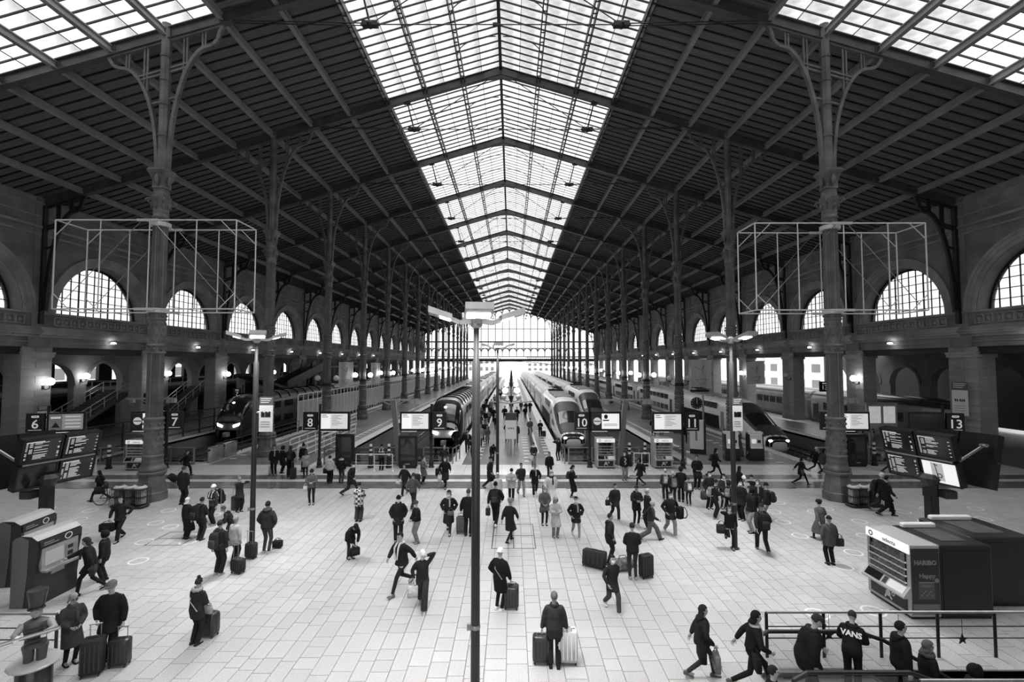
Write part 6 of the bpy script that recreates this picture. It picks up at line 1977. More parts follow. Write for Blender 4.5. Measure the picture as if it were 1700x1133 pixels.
    (3.96, 24.68, 0.0, 1.64, 80, 'phone', ('long', 0.014, 1.0), (0.015, 's'), 0.2, 'hair_bob:.015', 'scarf:.15', 'woman in a long black coat with a backpack, standing in profile', ''),
    (5.46, 21.31, 0.0, 1.59, 10, 'carry', ('mid', 0.02, 1.15), (0.02, 'r'), 0.6, 'hair_short:.02', '', 'man in a dark jacket with a shoulder bag, right of the middle', ''),
    (6.2, 20.49, 0.0, 1.7, 5, 'phone', ('mid', 0.016, 1.05), (0.015, 's'), 0.6, 'hair_short:.02', 'hood', 'man in a long black hoodie looking at his hands', ''),
    (6.55, 19.95, 0.0, 1.69, -80, 'stand', ('mid', 0.02, 1.1), (0.02, 'r'), 0.2, 'cap:.4', '', 'man in a pale cap standing in profile behind the walker in the knitted hat', ''),
    (6.3, 18.76, 0.0, 1.58, 85, 'stride', ('short', 0.03, 1.1), (0.1, 'w'), 0.02, 'beanie:.35', 'hood', 'person in a pale knitted hat striding in wide trousers', ''),
    (7.29, 19.4, 0.0, 1.76, 5, 'pockets_w', ('mid', 0.016, 1.1), (0.22, 'r'), 0.7, 'hair_short:.02', 'mask', 'man carrying a black backpack at his side and wearing white sneakers', ''),
    (8.66, 24.16, 0, 1.55, 170, 'stand', ('jacket', 0.04, 1.15), (0.03, 'r'), 0.2, 'beanie:.4', 'fur:.5', 'child-sized traveller at the left of the backpack group', ''),
    (8.84, 23.54, 0.0, 1.58, 175, 'stand', ('jacket', 0.02, 1.2), (0.03, 'r'), 0.1, 'hair_short:.4', '', 'traveller with a pale-patched round backpack in the backpack group', ''),
    (9.36, 23.91, 0.0, 1.72, 160, 'hold', ('mid', 0.015, 1.1), (0.015, 'r'), 0.02, 'hood_up:.015', '', 'hooded person in black at the right of the backpack group', ''),
    (9.5, 23.24, 0, 1.38, 175, 'stand', ('jacket', 0.06, 1.1), (0.02, 's'), 0.3, 'hair_short:.05', '', 'child with a white backpack in the backpack group', ''),
    (7.54, 28.15, 0.0, 1.7, 5, 'stand', ('jacket', 0.016, 1.2), (0.22, 'r'), 0.02, 'hair_short:.02', 'mask,shirt', 'man in a dark jacket over a checked shirt by the vending machines', ''),
    (8.1, 26.8, 0.0, 1.58, -75, 'walk', ('mid', 0.014, 1.1), (0.014, 's'), 0.02, 'hood_up:.014', '', 'person in black with a backpack walking left past the vending machines', ''),
    (11.09, 26.29, 0.0, 1.86, -5, 'hold', ('jacket', 0.015, 1.2), (0.02, 'r'), 0.02, 'hair_short:.04', '', 'man in a black sweater holding a briefcase with both hands', ''),
    (13.2, 28.87, 0.0, 1.81, 85, 'stride', ('mid', 0.014, 1.05), (0.014, 's'), 0.02, 'hair_bob:.014', 'mask', 'person in black with a backpack striding towards the kiosks', ''),
    (10.3, 22.77, 0.0, 1.76, 10, 'pockets', ('mid', 0.02, 1.1), (0.015, 'r'), 0.03, 'hair_short:.02', 'mask', 'masked man in a dark coat at the left of the school group', ''),
    (9.93, 21.31, 0.0, 1.73, 80, 'phone', ('jacket', 0.016, 1.05), (0.015, 'r'), 0.3, 'hair_short:.015', '', 'youth with a pale backpack in the school group, left of the post', ''),
    (10.97, 22.77, 0.0, 1.65, 5, 'hold', ('jacket', 0.03, 1.1), (0.02, 's'), 0.05, 'hair_long:.015', 'mask,scarf:.5', 'masked girl with long dark hair in the school group', ''),
    (10.74, 21.71, 0.0, 1.58, 140, 'stand', ('jacket', 0.02, 1.1), (0.015, 's'), 0.05, 'hood_up:.02', '', 'hooded pupil directly left of the right floodlight post', ''),
    (12.46, 24.24, 0.0, 1.67, 95, 'stand', ('mid', 0.012, 1.1), (0.015, 'r'), 0.02, 'hair_long:.012', '', 'tall person with dark hair at the back of the school group', ''),
    (11.66, 22.14, 0.0, 1.71, -20, 'hold', ('jacket', 0.35, 1.1), (0.2, 'r'), 0.05, 'beanie:.75', '', 'pupil in a white beanie in the school group', ''),
    (11.06, 21.14, 0.0, 1.74, -60, 'stand', ('mid', 0.015, 1.1), (0.015, 'r'), 0.05, 'hair_bob:.015', 'mask', 'pupil in black just right of the right floodlight post', ''),
    (12.21, 22.5, 0.0, 1.63, 160, 'hold', ('jacket', 0.012, 1.1), (0.015, 'r'), 0.05, 'beanie:.015', '', 'pupil in a black beanie at the back of the school group', ''),
    (12.04, 21.63, 0.0, 1.65, -40, 'stand', ('jacket', 0.02, 1.1), (0.015, 's'), 0.05, 'hair_bob:.12', 'mask,scarf:.3', 'pupil with bobbed hair and a pale scarf in the school group', ''),
    (10.72, 19.6, 0.0, 1.86, -100, 'stand', ('jacket', 0.014, 1.25), (0.3, 'r'), 0.02, 'hood_up:.014', '', 'hooded youth in pale trousers in the school group', ''),
    (11.93, 20.68, 0.0, 1.73, -130, 'stand', ('jacket', 0.018, 1.15), (0.25, 'r'), 0.1, 'beanie:.012', '', 'youth in a black beanie with a backpack at the right of the school group', ''),
    (9.03, 17.98, 0.0, 1.65, -8, 'leanpost', ('jacket', 0.014, 1.0), (0.016, 's'), 0.02, 'hair_short:.02', 'mask', 'masked man leaning on the right floodlight post with one foot raised', ''),
    (10.1, 17.64, 0.0, 1.77, 172, 'walk', ('jacket', 0.022, 1.2), (0.02, 'r'), 0.2, 'beanie:.015', 'hood', 'man with a big black backpack walking away from the viewer', ''),
    (12.98, 18.75, 0.0, 1.58, -170, 'walk', ('long', 0.1, 1.15), (0.03, 's'), 0.03, 'hat:.015', '', 'woman in a long grey coat and dark hat walking away', ''),
    (11.87, 16.56, 0.0, 1.64, 178, 'stand', ('mid', 0.07, 1.3), (0.014, 'r'), 0.02, 'beanie:.012', 'hood', 'woman in a thick grey puffer coat with a shoulder bag', ''),
    (17.32, 27.05, 0.0, 1.66, 80, 'stride', ('mid', 0.012, 1.05), (0.012, 's'), 0.02, 'hair_bob:.015', '', 'woman in black with a satchel striding near the right column', ''),
    (20.21, 30.25, 0.0, 1.62, 80, 'stride', ('mid', 0.012, 1.1), (0.012, 's'), 0.02, 'beanie:.5', '', 'person in black with a white-capped head passing behind the right column', ''),
    (20.33, 29.63, 0.0, 1.58, 85, 'walk', ('mid', 0.06, 1.1), (0.012, 's'), 0.02, 'hair_bob:.012', '', 'person in a grey coat passing just behind the right column', ''),
    (18.15, 22.36, 0.0, 1.86, 70, 'stride', ('mid', 0.014, 1.15), (0.03, 'r'), 0.02, 'hair_short:.6', '', 'white-haired person in a dark coat walking with a companion, left of the departure board', ''),
    (17.92, 21.71, 0.0, 1.82, 75, 'walk', ('mid', 0.013, 1.1), (0.014, 'r'), 0.02, 'hood_down:.013', '', 'companion in black walking beside the white-haired person', ''),
    (24.7, 30.1, 0.0, 1.63, 75, 'walk', ('jacket', 0.014, 1.1), (0.014, 's'), 0.02, 'hair_short:.014', '', 'person with a pale backpack walking behind the right departure board', ''),
    (-13.81, 29.35, 0.0, 1.86, 10, 'stand', ('mid', 0.013, 1.1), (0.013, 's'), 0.02, 'hair_short:.013', 'scarf:.3', 'person in black at the left of the waiting group near sign 8', ''),
    (-13.63, 29.95, 0.0, 1.69, 150, 'hold', ('coat', 0.015, 1.15), (0.013, 's'), 0.02, 'hood_up:.015', '', 'person in a black coat with a pale rolling case near sign 8', ''),
    (-12.7, 29.05, 0.0, 1.86, -170, 'hold', ('jacket', 0.014, 1.1), (0.013, 'w'), 0.02, 'hair_long:.03', '', 'long-haired woman with a white-strapped backpack near sign 8', ''),
    (-12.45, 30.3, 0.0, 1.79, 170, 'stand', ('jacket', 0.012, 1.1), (0.013, 's'), 0.02, 'hair_bun:.013', '', 'person in black with a topknot near sign 8', ''),
    (-11.68, 28.9, 0.0, 1.58, -150, 'hold', ('mid', 0.3, 1.15), (0.015, 's'), 0.03, 'hair_bob:.05', '', 'woman in a pale jacket with a dark handbag near sign 8', ''),
    (-9.67, 27.48, 0.0, 1.58, 180, 'stand', ('jacket', 0.42, 1.15), (0.014, 'w'), 0.02, 'hair_short:.014', 'fur:.6', 'woman in a white jacket seen from behind near the left totem', ''),
    (-9.05, 27.61, 0.0, 1.58, 178, 'stand', ('jacket', 0.014, 1.15), (0.05, 'r'), 0.02, 'hair_short:.014', 'fur:.4', 'person in a black jacket with a pale collar facing the left totem', ''),
    (-7.53, 24.8, 0.0, 1.86, 75, 'stride', ('mid', 0.016, 1.1), (0.03, 'r'), 0.02, 'beanie:.03', 'mask', 'masked man with a white bag striding towards the middle', ''),
    (-7.6, 30.8, 0.0, 1.66, 178, 'hold', ('jacket', 0.04, 1.1), (0.013, 'r'), 0.02, 'hair_short:.014', 'hivis', 'guard in a hi-vis vest behind the white barrier', ''),
    (5.07, 10.76, 0.0, 1.59, 80, 'walk', ('jacket', 0.02, 1.2), (0.035, 's'), 0.1, 'hair_long:.02', 'hood', 'long-haired woman with a quilted tote and a paper shopping bag', ''),
    (6.01, 10.37, 0.0, 1.7, 80, 'stride', ('short', 0.012, 1.1), (0.012, 's'), 0.12, 'hair_bob:.012', 'scarf:.4', 'dark-haired woman with a pale hood stepping towards the escalator', ''),
    (-3.57, 37.66, 0.0, 1.86, 10, 'walk', ('mid', 0.012, 1.1), (0.012, 'r'), 0.02, 'hair_short:.03', '', 'man in black walking beside the grey train on the middle platform', ''),
    (-2.57, 36.67, 0.0, 1.76, 5, 'walk2', ('mid', 0.02, 1.1), (0.015, 'r'), 0.02, 'hair_short:.2', 'scarf:.4', 'man in an open dark coat at the front of the arriving crowd', ''),
    (-1.82, 33.17, 0.0, 1.86, 0, 'walk', ('mid', 0.015, 1.1), (0.015, 'r'), 0.02, 'hair_short:.03', '', 'person in black left of the central post on the platform', ''),
    (-1.71, 39.25, 0.0, 1.86, 0, 'walk', ('mid', 0.3, 1.1), (0.015, 's'), 0.02, 'hair_long:.2', '', 'person in a pale coat right of the central post on the platform', ''),
    (-1.51, 41.92, 0.0, 1.86, 0, 'walk2', ('mid', 0.02, 1.15), (0.015, 'r'), 0.02, 'hair_short:.02', '', 'broad person in a dark jacket in the arriving crowd', ''),
    (-1.22, 40.39, 0.0, 1.58, 5, 'walk', ('coat', 0.12, 1.1), (0.015, 's'), 0.02, 'hair_bob:.3', '', 'grey-coated woman with fair hair in the arriving crowd', ''),
    (-0.51, 33.17, 0.0, 1.59, 15, 'bend', ('jacket', 0.012, 1.15), (0.012, 'r'), 0.02, 'hair_short:.03', '', 'crouching person with bags on the middle platform', ''),
    (-0.77, 48.52, 0.0, 1.59, 0, 'walk', ('mid', 0.012, 1.1), (0.2, 'r'), 0.02, 'hair_short:.02', '', 'person in black beside the rear post on the platform', ''),
    (0.05, 55.85, 0.0, 1.86, 0, 'walk', ('mid', 0.012, 1.05), (0.012, 's'), 0.1, 'hair_short:.03', '', 'slim person in black walking left of the candelabrum', ''),
    (1.46, 54.75, 0.0, 1.86, 0, 'walk2', ('mid', 0.012, 1.1), (0.012, 'r'), 0.02, 'hair_short:.12', '', 'man in black walking right of the candelabrum', ''),
    (0.46, 41.29, 0.0, 1.83, 0, 'phone', ('jacket', 0.015, 1.1), (0.2, 'r'), 0.1, 'hair_short:.03', '', 'person in pale trousers standing left of the info totem', ''),
    (1.24, 40.39, 0.0, 1.86, 0, 'stand', ('jacket', 0.07, 1.15), (0.15, 'r'), 0.1, 'hair_short:.2', '', 'person in grey standing right of the info totem', ''),
    (2.53, 58.2, 0.0, 1.58, 0, 'walk', ('mid', 0.012, 1.1), (0.012, 'r'), 0.02, 'hair_short:.03', '', 'person in black, middle of three right of the candelabrum', ''),
    (2.82, 65.05, 0.0, 1.58, 0, 'walk', ('coat', 0.014, 1.1), (0.014, 's'), 0.02, 'hair_long:.02', '', 'long-haired woman in black, left of two far walkers', ''),
    (3.4, 65.29, 0.0, 1.65, 0, 'walk2', ('mid', 0.012, 1.1), (0.012, 'r'), 0.02, 'hood_up:.012', '', 'hooded person in black, right of two far walkers', ''),
    (2.59, 44.61, 0.0, 1.75, 10, 'walk', ('coat', 0.12, 1.15), (0.1, 'r'), 0.02, 'hair_short:.02', '', 'person in a grey patterned coat on the middle platform', ''),
    (3.53, 44.25, 0.0, 1.58, 0, 'phone', ('jacket', 0.012, 1.05), (0.012, 'r'), 0.2, 'hair_short:.03', 'mask', 'masked man in black with a case near the white train', ''),
    (4.18, 33.77, 0.0, 1.58, -150, 'photo', ('jacket', 0.012, 1.05), (0.012, 's'), 0.02, 'hair_short:.03', '', 'person in black photographing the white train at platform ten', ''),
    (-3.03, 73.75, 0.0, 1.58, 0, 'walk', ('jacket', 0.012, 1.1), (0.012, 'r'), 0.02, 'hair_short:.02', '', 'distant walker on the middle platform', 'far walkers'),
    (-2.17, 63.56, 0.0, 1.61, 8, 'walk2', ('mid', 0.05, 1.1), (0.03, 'r'), 0.02, 'hair_long:.03', '', 'distant walker on the middle platform', 'far walkers'),
    (-2.01, 67.44, 0.0, 1.71, -8, 'stand', ('jacket', 0.2, 1.1), (0.15, 'r'), 0.02, 'hood_up:.015', '', 'distant walker on the middle platform', 'far walkers'),
    (-2.74, 62.13, 0.0, 1.86, 0, 'walk', ('mid', 0.014, 1.1), (0.012, 'r'), 0.02, 'beanie:.3', '', 'distant walker on the middle platform', 'far walkers'),
    (-1.79, 58.83, 0.0, 1.64, 8, 'walk2', ('jacket', 0.012, 1.1), (0.03, 'r'), 0.02, 'hair_short:.02', '', 'distant walker on the middle platform', 'far walkers'),
    (-2.73, 55.86, 0.0, 1.58, -8, 'stand', ('mid', 0.05, 1.1), (0.15, 'r'), 0.02, 'hair_long:.03', '', 'distant walker on the middle platform', 'far walkers'),
    (-1.79, 54.21, 0.0, 1.58, 0, 'walk', ('jacket', 0.2, 1.1), (0.012, 'r'), 0.02, 'hood_up:.015', '', 'distant walker on the middle platform', 'far walkers'),
    (-1.31, 55.86, 0.0, 1.7, 8, 'walk2', ('mid', 0.014, 1.1), (0.03, 'r'), 0.02, 'beanie:.3', '', 'distant walker on the middle platform', 'far walkers'),
    (-2.05, 52.67, 0.0, 1.58, -8, 'stand', ('jacket', 0.012, 1.1), (0.15, 'r'), 0.02, 'hair_short:.02', '', 'distant walker on the middle platform', 'far walkers'),
    (-2.4, 49.83, 0.0, 1.58, 0, 'walk', ('mid', 0.05, 1.1), (0.012, 'r'), 0.02, 'hair_long:.03', '', 'distant walker on the middle platform', 'far walkers'),
    (-1.96, 77.91, 0.0, 1.68, 8, 'walk2', ('jacket', 0.2, 1.1), (0.03, 'r'), 0.02, 'hood_up:.015', '', 'distant walker on the middle platform', 'far walkers'),
    (-1.6, 82.58, 0.0, 1.68, -8, 'stand', ('mid', 0.014, 1.1), (0.15, 'r'), 0.02, 'beanie:.3', '', 'distant walker on the middle platform', 'far walkers'),
    (-1.2, 87.84, 0.0, 1.58, 0, 'walk', ('jacket', 0.012, 1.1), (0.012, 'r'), 0.02, 'hair_short:.02', '', 'distant walker on the middle platform', 'far walkers'),
    (-1.41, 70.0, 0.0, 1.6, 8, 'walk2', ('mid', 0.05, 1.1), (0.03, 'r'), 0.02, 'hair_long:.03', '', 'distant walker on the middle platform', 'far walkers'),
    (-1.2, 98.88, 0.0, 1.58, -8, 'stand', ('jacket', 0.2, 1.1), (0.15, 'r'), 0.02, 'hood_up:.015', '', 'distant walker on the middle platform', 'far walkers'),
    (-0.82, 106.53, 0.0, 1.58, 0, 'walk', ('mid', 0.014, 1.1), (0.012, 'r'), 0.02, 'beanie:.3', '', 'distant walker on the middle platform', 'far walkers'),
    (-1.88, 100.69, 0.0, 1.58, 8, 'walk2', ('jacket', 0.012, 1.1), (0.03, 'r'), 0.02, 'hair_short:.02', '', 'distant walker on the middle platform', 'far walkers'),
    (2.19, 66.62, 0.0, 1.58, -8, 'stand', ('mid', 0.05, 1.1), (0.15, 'r'), 0.02, 'hair_long:.03', '', 'distant walker on the middle platform', 'far walkers'),
    (14.33, 44.96, 0.0, 1.82, -10, 'walk', ('jacket', 0.03, 1.1), (0.012, 's'), 0.02, 'hair_short:.3', '', 'person in black left of the number 11 screen', ''),
    (15.31, 45.7, 0.0, 1.85, 0, 'stand', ('jacket', 0.012, 1.1), (0.012, 's'), 0.02, 'hair_short:.03', '', 'person mostly hidden behind the number 11 screen', ''),
    (15.9, 41.28, 0.0, 1.82, 0, 'walk', ('mid', 0.012, 1.1), (0.012, 's'), 0.02, 'hair_short:.03', '', 'person in black directly below the number 11 panel', ''),
    (16.46, 39.8, 0.0, 1.71, 10, 'stand', ('jacket', 0.03, 1.1), (0.012, 's'), 0.02, 'hair_short:.03', '', 'person with a rolling case below the right station clock', ''),
    (6.9, 9.95, 0.0, 1.84, 75, 'pull_l_lean', ('mid', 0.012, 1.45), (0.014, 'r'), 0.02, 'cap:.03', 'collar', 'stout man in a flat cap holding the escalator handrail', ''),
    (5.55, 8.75, 0.0, 1.5, 80, 'stand', ('jacket', 0.012, 1.1), (0.012, 'r'), 0.02, 'hair_short:.02', '', 'dark-haired child whose head shows just left of the man in the flat cap', ''),
    (8.1, 10.3, 0.0, 1.62, 140, 'lean_f', ('jacket', 0.012, 1.15), (0.012, 'r'), 0.02, 'hair_short:.03', 'hood', 'youth with a white print on the back of a black hoodie, on the escalator', ''),
    (9.05, 10.2, -0.28, 1.78, 80, 'stand', ('jacket', 0.012, 1.2), (0.012, 'r'), 0.02, 'hair_short:.013', 'hood', 'person in a black padded jacket on the escalator behind the hoodie', ''),
    (9.75, 10.35, -0.67, 1.68, 80, 'stand', ('mid', 0.013, 1.15), (0.012, 'r'), 0.02, 'hair_curly:.1', 'fur:.08', 'curly-haired person in a dark coat on the escalator', ''),
    (10.6, 10.2, -1.16, 1.76, 80, 'stand', ('mid', 0.012, 1.2), (0.012, 'r'), 0.02, 'hood_up:.012', '', 'hooded person in black farthest down the escalator', ''),
]
# ================================================================== PEOPLE
M_skin = mat('skin', 0.36, 0.55, 0, 0.08, 6)
M_eye = mat('face_dark', 0.03, 0.4)
M_mask = mat('face_mask', 0.78, 0.8)
def cloth(g):
    return mat('cloth_%03d' % round(g * 1000), g, 0.85, 0.0, 0.22, 7.0, 0.7, 13.0, spec=0.1)
def check_mat():
    if 'cloth_checks' in MATS:
        return MATS['cloth_checks']
    m = mat('cloth_checks', 0.3, 0.9)
    nt = m.node_tree
    tc = nt.nodes.new('ShaderNodeTexCoord')
    ck = nt.nodes.new('ShaderNodeTexChecker')
    ck.inputs['Scale'].default_value = 9.0
    ck.inputs['Color1'].default_value = (0.62, 0.62, 0.62, 1)
    ck.inputs['Color2'].default_value = (0.03, 0.03, 0.03, 1)
    nt.links.new(tc.outputs['Object'], ck.inputs['Vector'])
    nt.links.new(ck.outputs['Color'], nt.nodes['Principled BSDF'].inputs['Base Color'])
    return m
V3 = Vector
def ik(A, T, l1, l2, hint):
    d = T - A
    L = max(0.05, min(d.length, 0.999 * (l1 + l2)))
    d.normalize()
    a = (l1 * l1 - l2 * l2 + L * L) / (2 * L)
    h = math.sqrt(max(l1 * l1 - a * a, 0.0))
    pv = hint - d * hint.dot(d)
    pv = pv.normalized() if pv.length > 1e-5 else V3((1, 0, 0))
    return A + d * a + pv * h, A + d * L
# feet (x, y, lift), hands (x, y, z); the figure faces -y, its own left is +x
FS = ((0.09, 0.0, 0), (-0.09, 0.02, 0))
FW = ((0.08, -0.30, 0), (-0.08, 0.34, 0.07))
FW2 = ((0.08, 0.34, 0.07), (-0.08, -0.30, 0))
FT = ((0.08, -0.42, 0.02), (-0.08, 0.46, 0.12))
HD = ((0.27, -0.02, 0.80), (-0.27, -0.02, 0.80))
HP = ((0.21, -0.12, 0.93), (-0.21, -0.12, 0.93))
POSES = {  # lean, head pitch, feet, hands
    'stand': (2, 5, FS, HD), 'pockets': (3, 8, FS, HP), 'pockets_w': (4, 10, FW, HP),
    'walk': (5, 4, FW, ((0.25, 0.20, 0.88), (-0.25, -0.24, 0.92))),
    'walk2': (5, 4, FW2, ((0.25, -0.24, 0.92), (-0.25, 0.20, 0.88))),
    'stride': (8, 6, FT, ((0.25, 0.28, 0.92), (-0.25, -0.30, 0.96))),
    'phone': (4, 28, FS, ((0.06, -0.31, 1.14), (-0.06, -0.31, 1.14))),
    'hold': (4, 14, FS, ((0.09, -0.27, 1.0), (-0.09, -0.27, 1.0))),
    'photo': (-3, -8, FS, ((0.07, -0.30, 1.50), (-0.07, -0.30, 1.50))),
    'raise': (3, 12, FW, ((0.13, -0.13, 1.60), (-0.26, -0.10, 0.88))),
    'pull_l': (3, 8, FS, ((0.30, -0.12, 0.88), (-0.22, -0.12, 0.95))),
    'pull_r': (6, 5, FW, ((0.26, -0.15, 0.9), (-0.24, 0.32, 0.86))),
    'pull_l_lean': (16, 30, FS, ((0.34, -0.42, 0.92), (-0.24, -0.1, 0.85))),
    'hold_r': (3, 8, FS, ((0.22, -0.12, 0.95), (-0.30, -0.12, 0.88))),
    'two_cases': (4, 2, FS, ((0.31, -0.06, 0.82), (-0.31, -0.06, 0.82))),
    'reach': (12, 10, FW, ((0.24, 0.02, 0.86), (-0.06, -0.62, 1.14))),
    'bend': (52, 45, FS, ((0.10, -0.42, 0.72), (-0.10, -0.42, 0.72))),
    'lean_f': (28, 22, FS, ((0.12, -0.45, 0.95), (-0.12, -0.45, 0.95))),
    'leanpost': (6, 14, ((0.10, -0.12, 0), (-0.07, 0.16, 0.42)), ((0.29, -0.02, 0.84), (-0.10, -0.20, 1.46))),
    'bagwalk': (3, 4, FW, ((0.24, 0.05, 0.98), (-0.30, -0.14, 0.90))),
    'carry': (4, 10, FW, ((0.26, 0.05, 0.82), (-0.26, -0.1, 0.84))),
}
HEM = {'short': 0.02, 'jacket': -0.09, 'mid': -0.24, 'coat': -0.43, 'long': -0.60}
def ellipse(c, ax, ay, n=16):
    return [c + ax * math.cos(2 * math.pi * k / n) + ay * math.sin(2 * math.pi * k / n) for k in range(n)]
def hand_mb(W, d, side, grip):
    """palm, four bent fingers of unequal length and a thumb leaving the side of the palm; W = wrist, d = direction"""
    b = MB()
    d = d.normalized()
    inn = V3((-side, 0, 0))
    inn = (inn - d * inn.dot(d)).normalized()          # palm normal towards the body
    fw = d.cross(inn) * side                            # across the palm, thumb side
    if fw.y > 0:
        fw = -fw
    b.loft([[W + d * t + fw * (w * math.cos(2 * math.pi * k / 8)) + inn * (h * math.sin(2 * math.pi * k / 8)) for k in range(8)]
            for t, w, h in ((-0.01, 0.024, 0.018), (0.03, 0.036, 0.016), (0.075, 0.040, 0.014), (0.09, 0.036, 0.011))])
    cu = 1.15 if grip else 0.45
    for i, (o, L) in enumerate(((0.030, 0.068), (0.010, 0.076), (-0.010, 0.070), (-0.029, 0.055))):
        p = W + d * 0.085 + fw * o
        a = 0.0
        pts = [p - d * 0.015]
        for k in range(3):
            pts.append(p)
            a += cu * (0.6 if k == 0 else 0.9)
            p = p + (d * math.cos(a) + inn * math.sin(a)) * (L / 2.6)
        pts.append(p)
        b.path(pts, [0.0085, 0.009, 0.0085, 0.008, 0.006], 5)
    p = W + d * 0.03 + fw * 0.034
    b.path([p - fw * 0.01, p + d * 0.03 + fw * 0.022 + inn * 0.012, p + d * 0.058 + fw * 0.020 + inn * (0.03 if grip else 0.018)], [0.012, 0.0105, 0.0075], 5)
    return b
def skeleton(pose):
    lean, hp, feet, hands = POSES[pose]
    q = {}
    zmax = 0.93
    a = R(lean)
    sp = V3((0, -math.sin(a), math.cos(a)))
    yo = 0.10 if lean > 40 else 0.0
    stride = max(abs(feet[0][1]), abs(feet[1][1]))
    ph = 0.93 - 0.07 * (stride / 0.45) ** 2 * 0.9
    P = V3((0, yo, ph))
    q['P'], q['sp'] = P, sp
    fwd = V3((0, -math.cos(a), -math.sin(a)))
    q['fwd'] = fwd
    q['S'] = {s: P + sp * 0.475 + V3((s * 0.185, 0, 0)) for s in (1, -1)}
    q['neck'] = P + sp * 0.51
    na = a * 0.75 + R(hp) * 0.3
    nd = V3((0, -math.sin(na), math.cos(na)))
    q['head'] = P + sp * 0.53 + nd * 0.175
    q['hp'] = a * 0.6 + R(hp)
    q['arm'], q['leg'] = {}, {}
    for i, s in enumerate((1, -1)):
        T = V3(hands[i])
        el, wr = ik(q['S'][s], T, 0.285, 0.265, V3((s * 0.9, 0.75, -0.35)))
        q['arm'][s] = (q['S'][s], el, wr)
        hx = P + V3((s * 0.095, 0, -0.02))
        fx, fy, fz = feet[i]
        an = V3((fx, fy + yo * 0.3, 0.085 + fz))
        kn, an = ik(hx, an, 0.435, 0.43, V3((s * 0.05, -1, 0)))
        q['leg'][s] = (hx, kn, an, fz)
    return q
def make_body(q, grip):
    b = MB()
    P, sp, fwd = q['P'], q['sp'], q['fwd']
    X = V3((1, 0, 0))
    b.loft([ellipse(P + sp * t, X * rx, fwd * ry, 12) for t, rx, ry in ((-0.09, 0.10, 0.08), (-0.02, 0.155, 0.115), (0.08, 0.15, 0.11), (0.2, 0.13, 0.095), (0.34, 0.155, 0.11), (0.44, 0.165, 0.095), (0.5, 0.09, 0.065))])
    b.path([P + sp * 0.44, q['neck'], q['head'] - V3((0, 0, 0.03))], [0.065, 0.058, 0.054], 10)
    for s in (1, -1):
        A, E, Wr = q['arm'][s]
        b.path([P + sp * 0.44 + V3((s * 0.09, 0, 0)), A, (A + E) / 2, E, (E + Wr) / 2, Wr], [0.05, 0.054, 0.046, 0.04, 0.037, 0.028], 10)
        hx, kn, an, lift = q['leg'][s]
        b.path([hx + V3((0, 0, 0.05)), hx, (hx + kn) / 2, kn, kn + (an - kn) * 0.3, an], [0.07, 0.085, 0.075, 0.056, 0.056, 0.038], 10)
        b.sphere(an + V3((0, -0.06, -0.045)), (0.042, 0.115, 0.036), 10, 6)
    Hm = Matrix.Translation(q['head']) @ Matrix.Rotation(q['hp'], 4, 'X')
    h = MB()
    h.sphere((0, 0.008, 0.02), (0.076, 0.096, 0.105), 16, 12)
    h.sphere((0, -0.03, -0.055), (0.056, 0.062, 0.062), 12, 8)
    h.sphere((0, -0.098, -0.012), (0.016, 0.024, 0.032), 8, 6)
    for s in (1, -1):
        h.sphere((s * 0.078, 0.01, -0.005), (0.012, 0.024, 0.035), 8, 6)
    b.merge(h, Hm)
    hands = MB()
    for s in (1, -1):
        A, E, Wr = q['arm'][s]
        d = (Wr - E).normalized()
        hands.merge(hand_mb(Wr, d, s, grip))
    return b, hands, Hm
def make_coat(q, ln, puff):
    b = MB()
    P, sp, fwd = q['P'], q['sp'], q['fwd']
    X = V3((1, 0, 0))
    hem = HEM[ln]
    rings = [ellipse(P + sp * t, X * rx * (0.55 + 0.45 * puff), fwd * ry * puff) for t, rx, ry in ((0.545, 0.07, 0.066), (0.53, 0.095, 0.078), (0.50, 0.135, 0.10), (0.455, 0.168, 0.125), (0.38, 0.185, 0.142), (0.28, 0.185, 0.146), (0.18, 0.178, 0.14), (0.07, 0.185, 0.145), (0.0, 0.19, 0.15))]
    ext = max(abs(q['leg'][1][2].y), abs(q['leg'][-1][2].y))
    n = 4
    if hem < 0:
        for k in range(1, n + 1):
            d = -hem * k / n
            f = d / 0.6
            my = (q['leg'][1][1].y + q['leg'][-1][1].y) / 2 * min(1, d / 0.4)
            spread = abs(q['leg'][1][1].y - q['leg'][-1][1].y) / 2 * min(1.0, d / 0.42)
            rings.append(ellipse(P + V3((0, my, -d)), X * (0.19 + 0.05 * f) * (0.6 + 0.4 * puff), V3((0, -1, 0)) * (0.15 * puff + 0.03 * f + spread * 0.75)))
    b.loft(rings)
    for s in (1, -1):
        A, E, Wr = q['arm'][s]
        e2 = E + (E - A).normalized() * 0.005
        b.path([P + sp * 0.455 + V3((s * 0.08, 0, 0)), A - sp * 0.022 - V3((s * 0.012, 0, 0)), (A + E) / 2, e2, (E + Wr) / 2, Wr - (Wr - E).normalized() * 0.01],
               [0.075, 0.074 * (0.5 + 0.5 * puff), 0.068 * puff, 0.063 * puff, 0.058 * puff, 0.048], 12)
    return b
